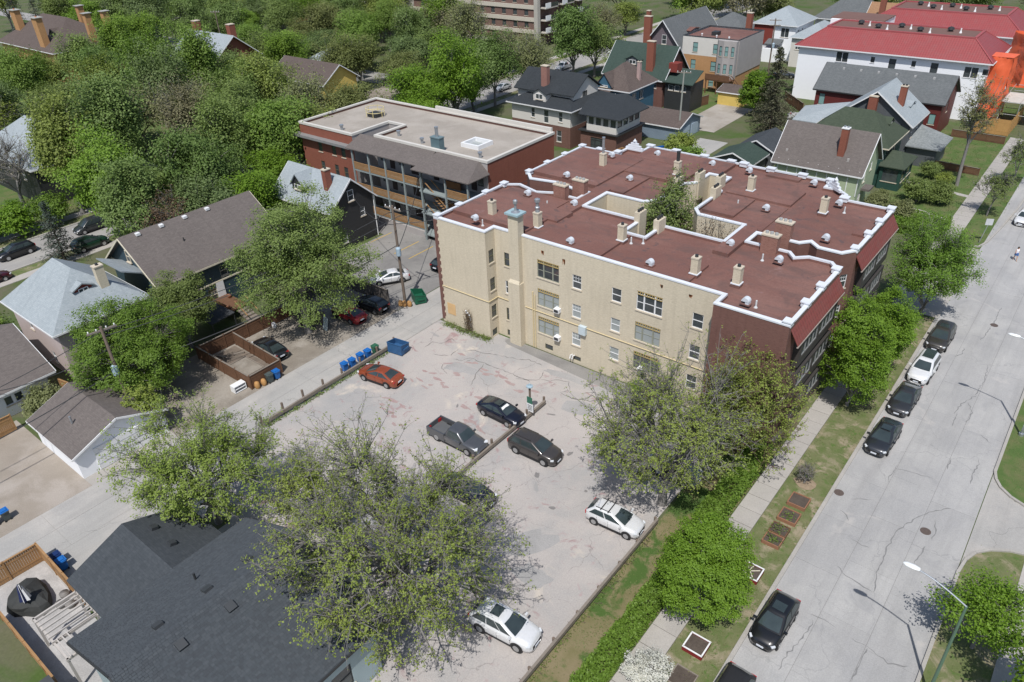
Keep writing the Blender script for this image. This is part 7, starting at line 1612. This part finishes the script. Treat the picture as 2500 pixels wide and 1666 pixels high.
put_tree('white blossoming shrub on the boulevard at the bottom edge', tree_meshes(60, 'w', 2.7, 1.45, .1, 160, 45, .1, .12, nl=6, nm=30, tr=.06, pw=.4, sub=0, twr=.012), -11.6, 24.7, 1, name='blossom_shrub', cat='shrub')
put_tree('twiggy bare shrub beside the first orange planter', tree_meshes(61, 'n', 2.2, .9, .3, 70, 3, .1, .1, nl=5, nm=20, tr=.05, sub=4, twr=.012, subl=.4), -10.3, 46.6, 1, name='bare_shrub', cat='shrub')
put_tree('yellow-green sapling thicket below the leaning pole', tree_meshes(62, 'b', 5.0, 1.9, .3, 140, 60, .18, .2, nl=6, nm=30, tr=.08), -57.9, 19.8, 1, name='sapling', mat=LEAF['y'])
BSH = [tree_meshes(70+i, 'g', 2.6, 1.6, .1, 130, 60, .16, .2, nl=6, nm=28, tr=.06, twr=.015) for i in range(2)]
for lb, x, y, s, mt in (('bright green bush at the far kerb of the left street', -114.5, 31.5, 1.9, 'b'), ('second bright green bush at the far kerb of the left street', -115.5, 27.0, 1.8, 'b'), ('third bright bush near the small street sign', -114.8, 36.5, 1.7, 'h'), ('rounded dark shrub in front of the dark green porch', -18.2, 109.5, 1.35, 'd'), ('second rounded shrub beside the garden path', -15.6, 110.6, 1.25, 'd'), ('grey-green spiky shrub strip behind the roof parapet', -21.6, 103.0, 1.2, 's'), ('grey-green shrub behind the right end of the parapet', -18.6, 102.0, 1.15, 's'),
                        ('leafy shrub left behind the roof parapet', -44.3, 92.5, 1.9, 'g'), ('leafy shrub mass behind the roof parapet middle', -40.2, 93.5, 1.8, 'g'), ('shrub against the pale green siding corner', -37.0, 96.5, 1.7, 'g'), ('big loose shrub by the charcoal shed', -48.5, 101.5, 2.0, 'g'), ('pale shrub in front of the blue-grey garage', -53.5, 108.5, 1.7, 'y'),
                        ('small green bush at the buff wall foot', -26.6, 49.3, .5, 'b'), ('russet bush at the buff wall foot', -25.2, 49.1, .5, 'r'), ('yellow flowering bush on the front lawn', -16.7, 117.9, .8, 'y'), ('dark bush by the weathered porch', -19.0, 120.0, 1.0, 'd'), ('pale leafy bush left of the white garage', -67.6, 15.0, 1.3, 's'), ('green bush between the bungalow and hip roof house', -85, 17, 1.5, 'g'),
                        ('shrub beside the rear parking and black house', -86.5, 57.5, 1.6, 'g'), ('bright hedge bush on the left street', -113.6, 22.5, 1.4, 'b'), ('lime bush behind the dark blue house roof', -87.5, 51.5, 1.6, 'b'), ('low shrub under the courtyard tree', -27.5, 61.5, 1.0, 'g')):
    put_tree(lb, rT.choice(BSH), x, y, s, name='shrub', cat='shrub', mat=LEAF[mt])
# ---- hedges: leaf volumes, each one thing
def hedge(label, x0, x1, y0, y1, h_, n, ls, mt, seed):
    rg = np.random.default_rng(seed); C = rg.uniform(0, 1, (n, 3)); f = rg.integers(0, 5, n)
    C[f == 0, 2] = 1; C[f == 1, 0] = 1; C[f == 2, 1] = 0; C[f == 3, 2] = 1; C[f == 4, 0] = 0
    C = C*np.array([x1-x0, y1-y0, h_])+np.array([0, 0, .05]); C += rg.normal(size=C.shape)*.07
    C[:, 2] += .12*np.sin(C[:, 1]*1.7)+.08*np.sin(C[:, 1]*4.1+C[:, 0]*3)
    V, F = leaf_quads(rg, C, ls); t = thing('hedge', label, 'hedge', (x0, y0, 0)); link_mesh('foliage', fastmesh('foliage', V, F, mt, 4), t)
    st_ = MB(); k = y0+.3
    while k < y1: st_.tube([((x0+x1)/2, k, 0), ((x0+x1)/2+.1, k+.1, h_*.85)], .04, 5); k += .6
    st_.build('stems', bark2, t)
hedge('long clipped green hedge between lawn and sidewalk', -14.6, -13.35, 6, 37.5, 1.25, 42000, .15, LEAF['h'], 1); hedge('clipped hedge beside the sidewalk below the red brick corner', -14.9, -13.4, 37.6, 48.0, 1.5, 12000, .17, LEAF['h'], 2)
hedge('bright clipped hedge on the corner beyond the block', -18.5, -12.6, 98.0, 103.5, 1.2, 12000, .2, LEAF['h'], 3)
# climbing plants
def creeper(label, pts, n, s, kind, seed, nm='climbing_vine'):
    rg = np.random.default_rng(seed); C = np.vstack([np.array(p)+rg.normal(size=(n, 3))*np.array(sp) for p, sp in pts]); C[:, 2] = np.abs(C[:, 2]); V, F = leaf_quads(rg, C, s)
    t = thing(nm, label, 'climbing plant', (*pts[0][0][:2], 0)); o = link_mesh('foliage', fastmesh('foliage', V-np.array([*pts[0][0][:2], 0]), F, LEAF[kind], 4), t)
    tw = MB(); rn = random.Random(seed)
    for p, sp in pts:
        for k in range(6): x_, y_ = p[0]+rn.uniform(-1, 1)*sp[0]*1.5, p[1]+rn.uniform(-1, 1)*sp[1]; tw.tube([(x_, y_, 0), (x_+rn.uniform(-.3, .3), y_, p[2]), (x_+rn.uniform(-.4, .4), y_, p[2]+sp[2]*1.6)], .018, 4)
    tw.build('stems', bark2, t)
creeper('brown dry vine climbing the white vent pipes on the buff wall', [((-46.2, 48.45, .8), (.28, .12, .5)), ((-46.2, 48.45, 1.8), (.25, .1, .4))], 420, .1, 'r', 4); creeper('low weedy border along the buff wall foot', [((-48.6, 48.2, .1), (.5, .22, .15)), ((-47, 48.1, .1), (.6, .22, .15)), ((-45.2, 48.2, .1), (.6, .22, .15)), ((-43.9, 48.4, .1), (.4, .25, .12))], 340, .13, 'd', 5, 'weed_border')
creeper('leafless vine covering the courtyard rear wall', [((-27.0, 63.3, z), (1.6, .06, 1.2)) for z in (5, 8, 10)], 900, .12, 'r', 6); creeper('dry vine on the courtyard side wall', [((-30.1, 67.5, z), (.06, 1.4, 1.2)) for z in (6, 9)], 800, .12, 'n', 7)
creeper('green weeds sprouting along the lane side rail', [((-50.25, 26.5+k*1.35, .08), (.12, .5, .07)) for k in range(11)], 120, .12, 'g', 12, 'weed_border')
creeper('dry weeds along the right-hand lot rail', [((-17.0, 10+k*2.0, .08), (.14, .7, .07)) for k in range(13)], 110, .12, 'd', 13, 'weed_border')
creeper('leafy seedlings in the planted timber beds', [((-9.85, 40.75, .32), (.3, .25, .1)), ((-9.85, 39.6, .32), (.3, .25, .1)), ((-9.8, 42.4, .28), (.25, .25, .05))], 110, .12, 'g', 8, 'seedlings')
# grass tufts (uncountable)
def tufts(label, areas, n, seed, mt, hmax=.075):
    rg = np.random.default_rng(seed); A = np.array([(a[1]-a[0])*(a[3]-a[2]) for a in areas]); pk = rg.choice(len(areas), n, p=A/A.sum()); a = np.array(areas)[pk]
    x = rg.uniform(a[:, 0], a[:, 1]); y = rg.uniform(a[:, 2], a[:, 3]); keep = (np.sin(x*1.9+y*.7)+np.sin(y*1.3-x*.8)+rg.normal(size=n)*.7) > -.3; x, y = x[keep], y[keep]; n = len(x)
    B = np.stack([x, y, np.full(n, .0)], 1); an = rg.uniform(0, 6.28, n); d_ = np.stack([np.cos(an), np.sin(an), np.zeros(n)], 1)*.05; h_ = rg.uniform(.02, hmax, n)[:, None]; ti = B+np.hstack([rg.normal(size=(n, 2))*.07, h_])
    V = np.stack([B-d_, B+d_, ti], 1).reshape(-1, 3); o = bpy.data.objects.new('grass', fastmesh('grass', V, np.arange(3*n).reshape(-1, 3), mt, 3)); col.objects.link(o); o['kind'] = 'stuff'; o['label'] = label; o['category'] = 'grass'
tufts('short grass blades over the boulevard and corner lawns', [(-11.4, -8.4, 14, 78), (1.2, 8, 24, 48), (1.2, 6, 55, 75)], 16000, 1, leafmat('grass_blade', (.14, .17, .06), (.24, .22, .12), .3, 0)); tufts('lush grass blades over the lot side strip', [(-17.1, -14.7, 10, 48)], 6000, 2, leafmat('grass_blade_lush', (.09, .16, .035), (.17, .19, .08), .3, 0)); tufts('grass blades on the front lawns at the top right', [(-23, -12.2, 104, 146), (-10.8, -7.8, 101, 140)], 12000, 3, leafmat('grass_blade_far', (.085, .15, .035), (.13, .18, .06), .3, 0), .12)
# ordinal labels for the wood: look-alikes are told apart by their place from left to right
by = {}
for o in [o for o in bpy.data.objects if o.get('group', '').startswith('trees ')]: by.setdefault(o['label'], []).append(o)
ORD = ['leftmost', 'second from left', 'third from left', 'fourth from left', 'fifth from left', 'sixth from left', 'seventh from left', 'eighth from left', 'ninth from left', 'tenth from left', 'eleventh from left', 'twelfth from left', 'thirteenth from left', 'fourteenth from left', 'fifteenth from left', 'sixteenth from left', 'seventeenth from left', 'eighteenth from left']
def scrx(o): q = Vector(o.location)+Vector((0, 0, 8))-Vector((0, 0, CAM_H)); return q.dot(r2)/q.dot(fw)
for lb, os_ in by.items():
    if len(os_) > 1:
        for i, o in enumerate(sorted(os_, key=scrx)): o['label'] = lb+', '+(ORD[i] if i < len(ORD)-1 and i < len(os_)-1 else 'rightmost' if i == len(os_)-1 else ORD[-1])
print('objects', len(bpy.data.objects), 'tris', sum(len(m.polygons)*2 for m in bpy.data.meshes))
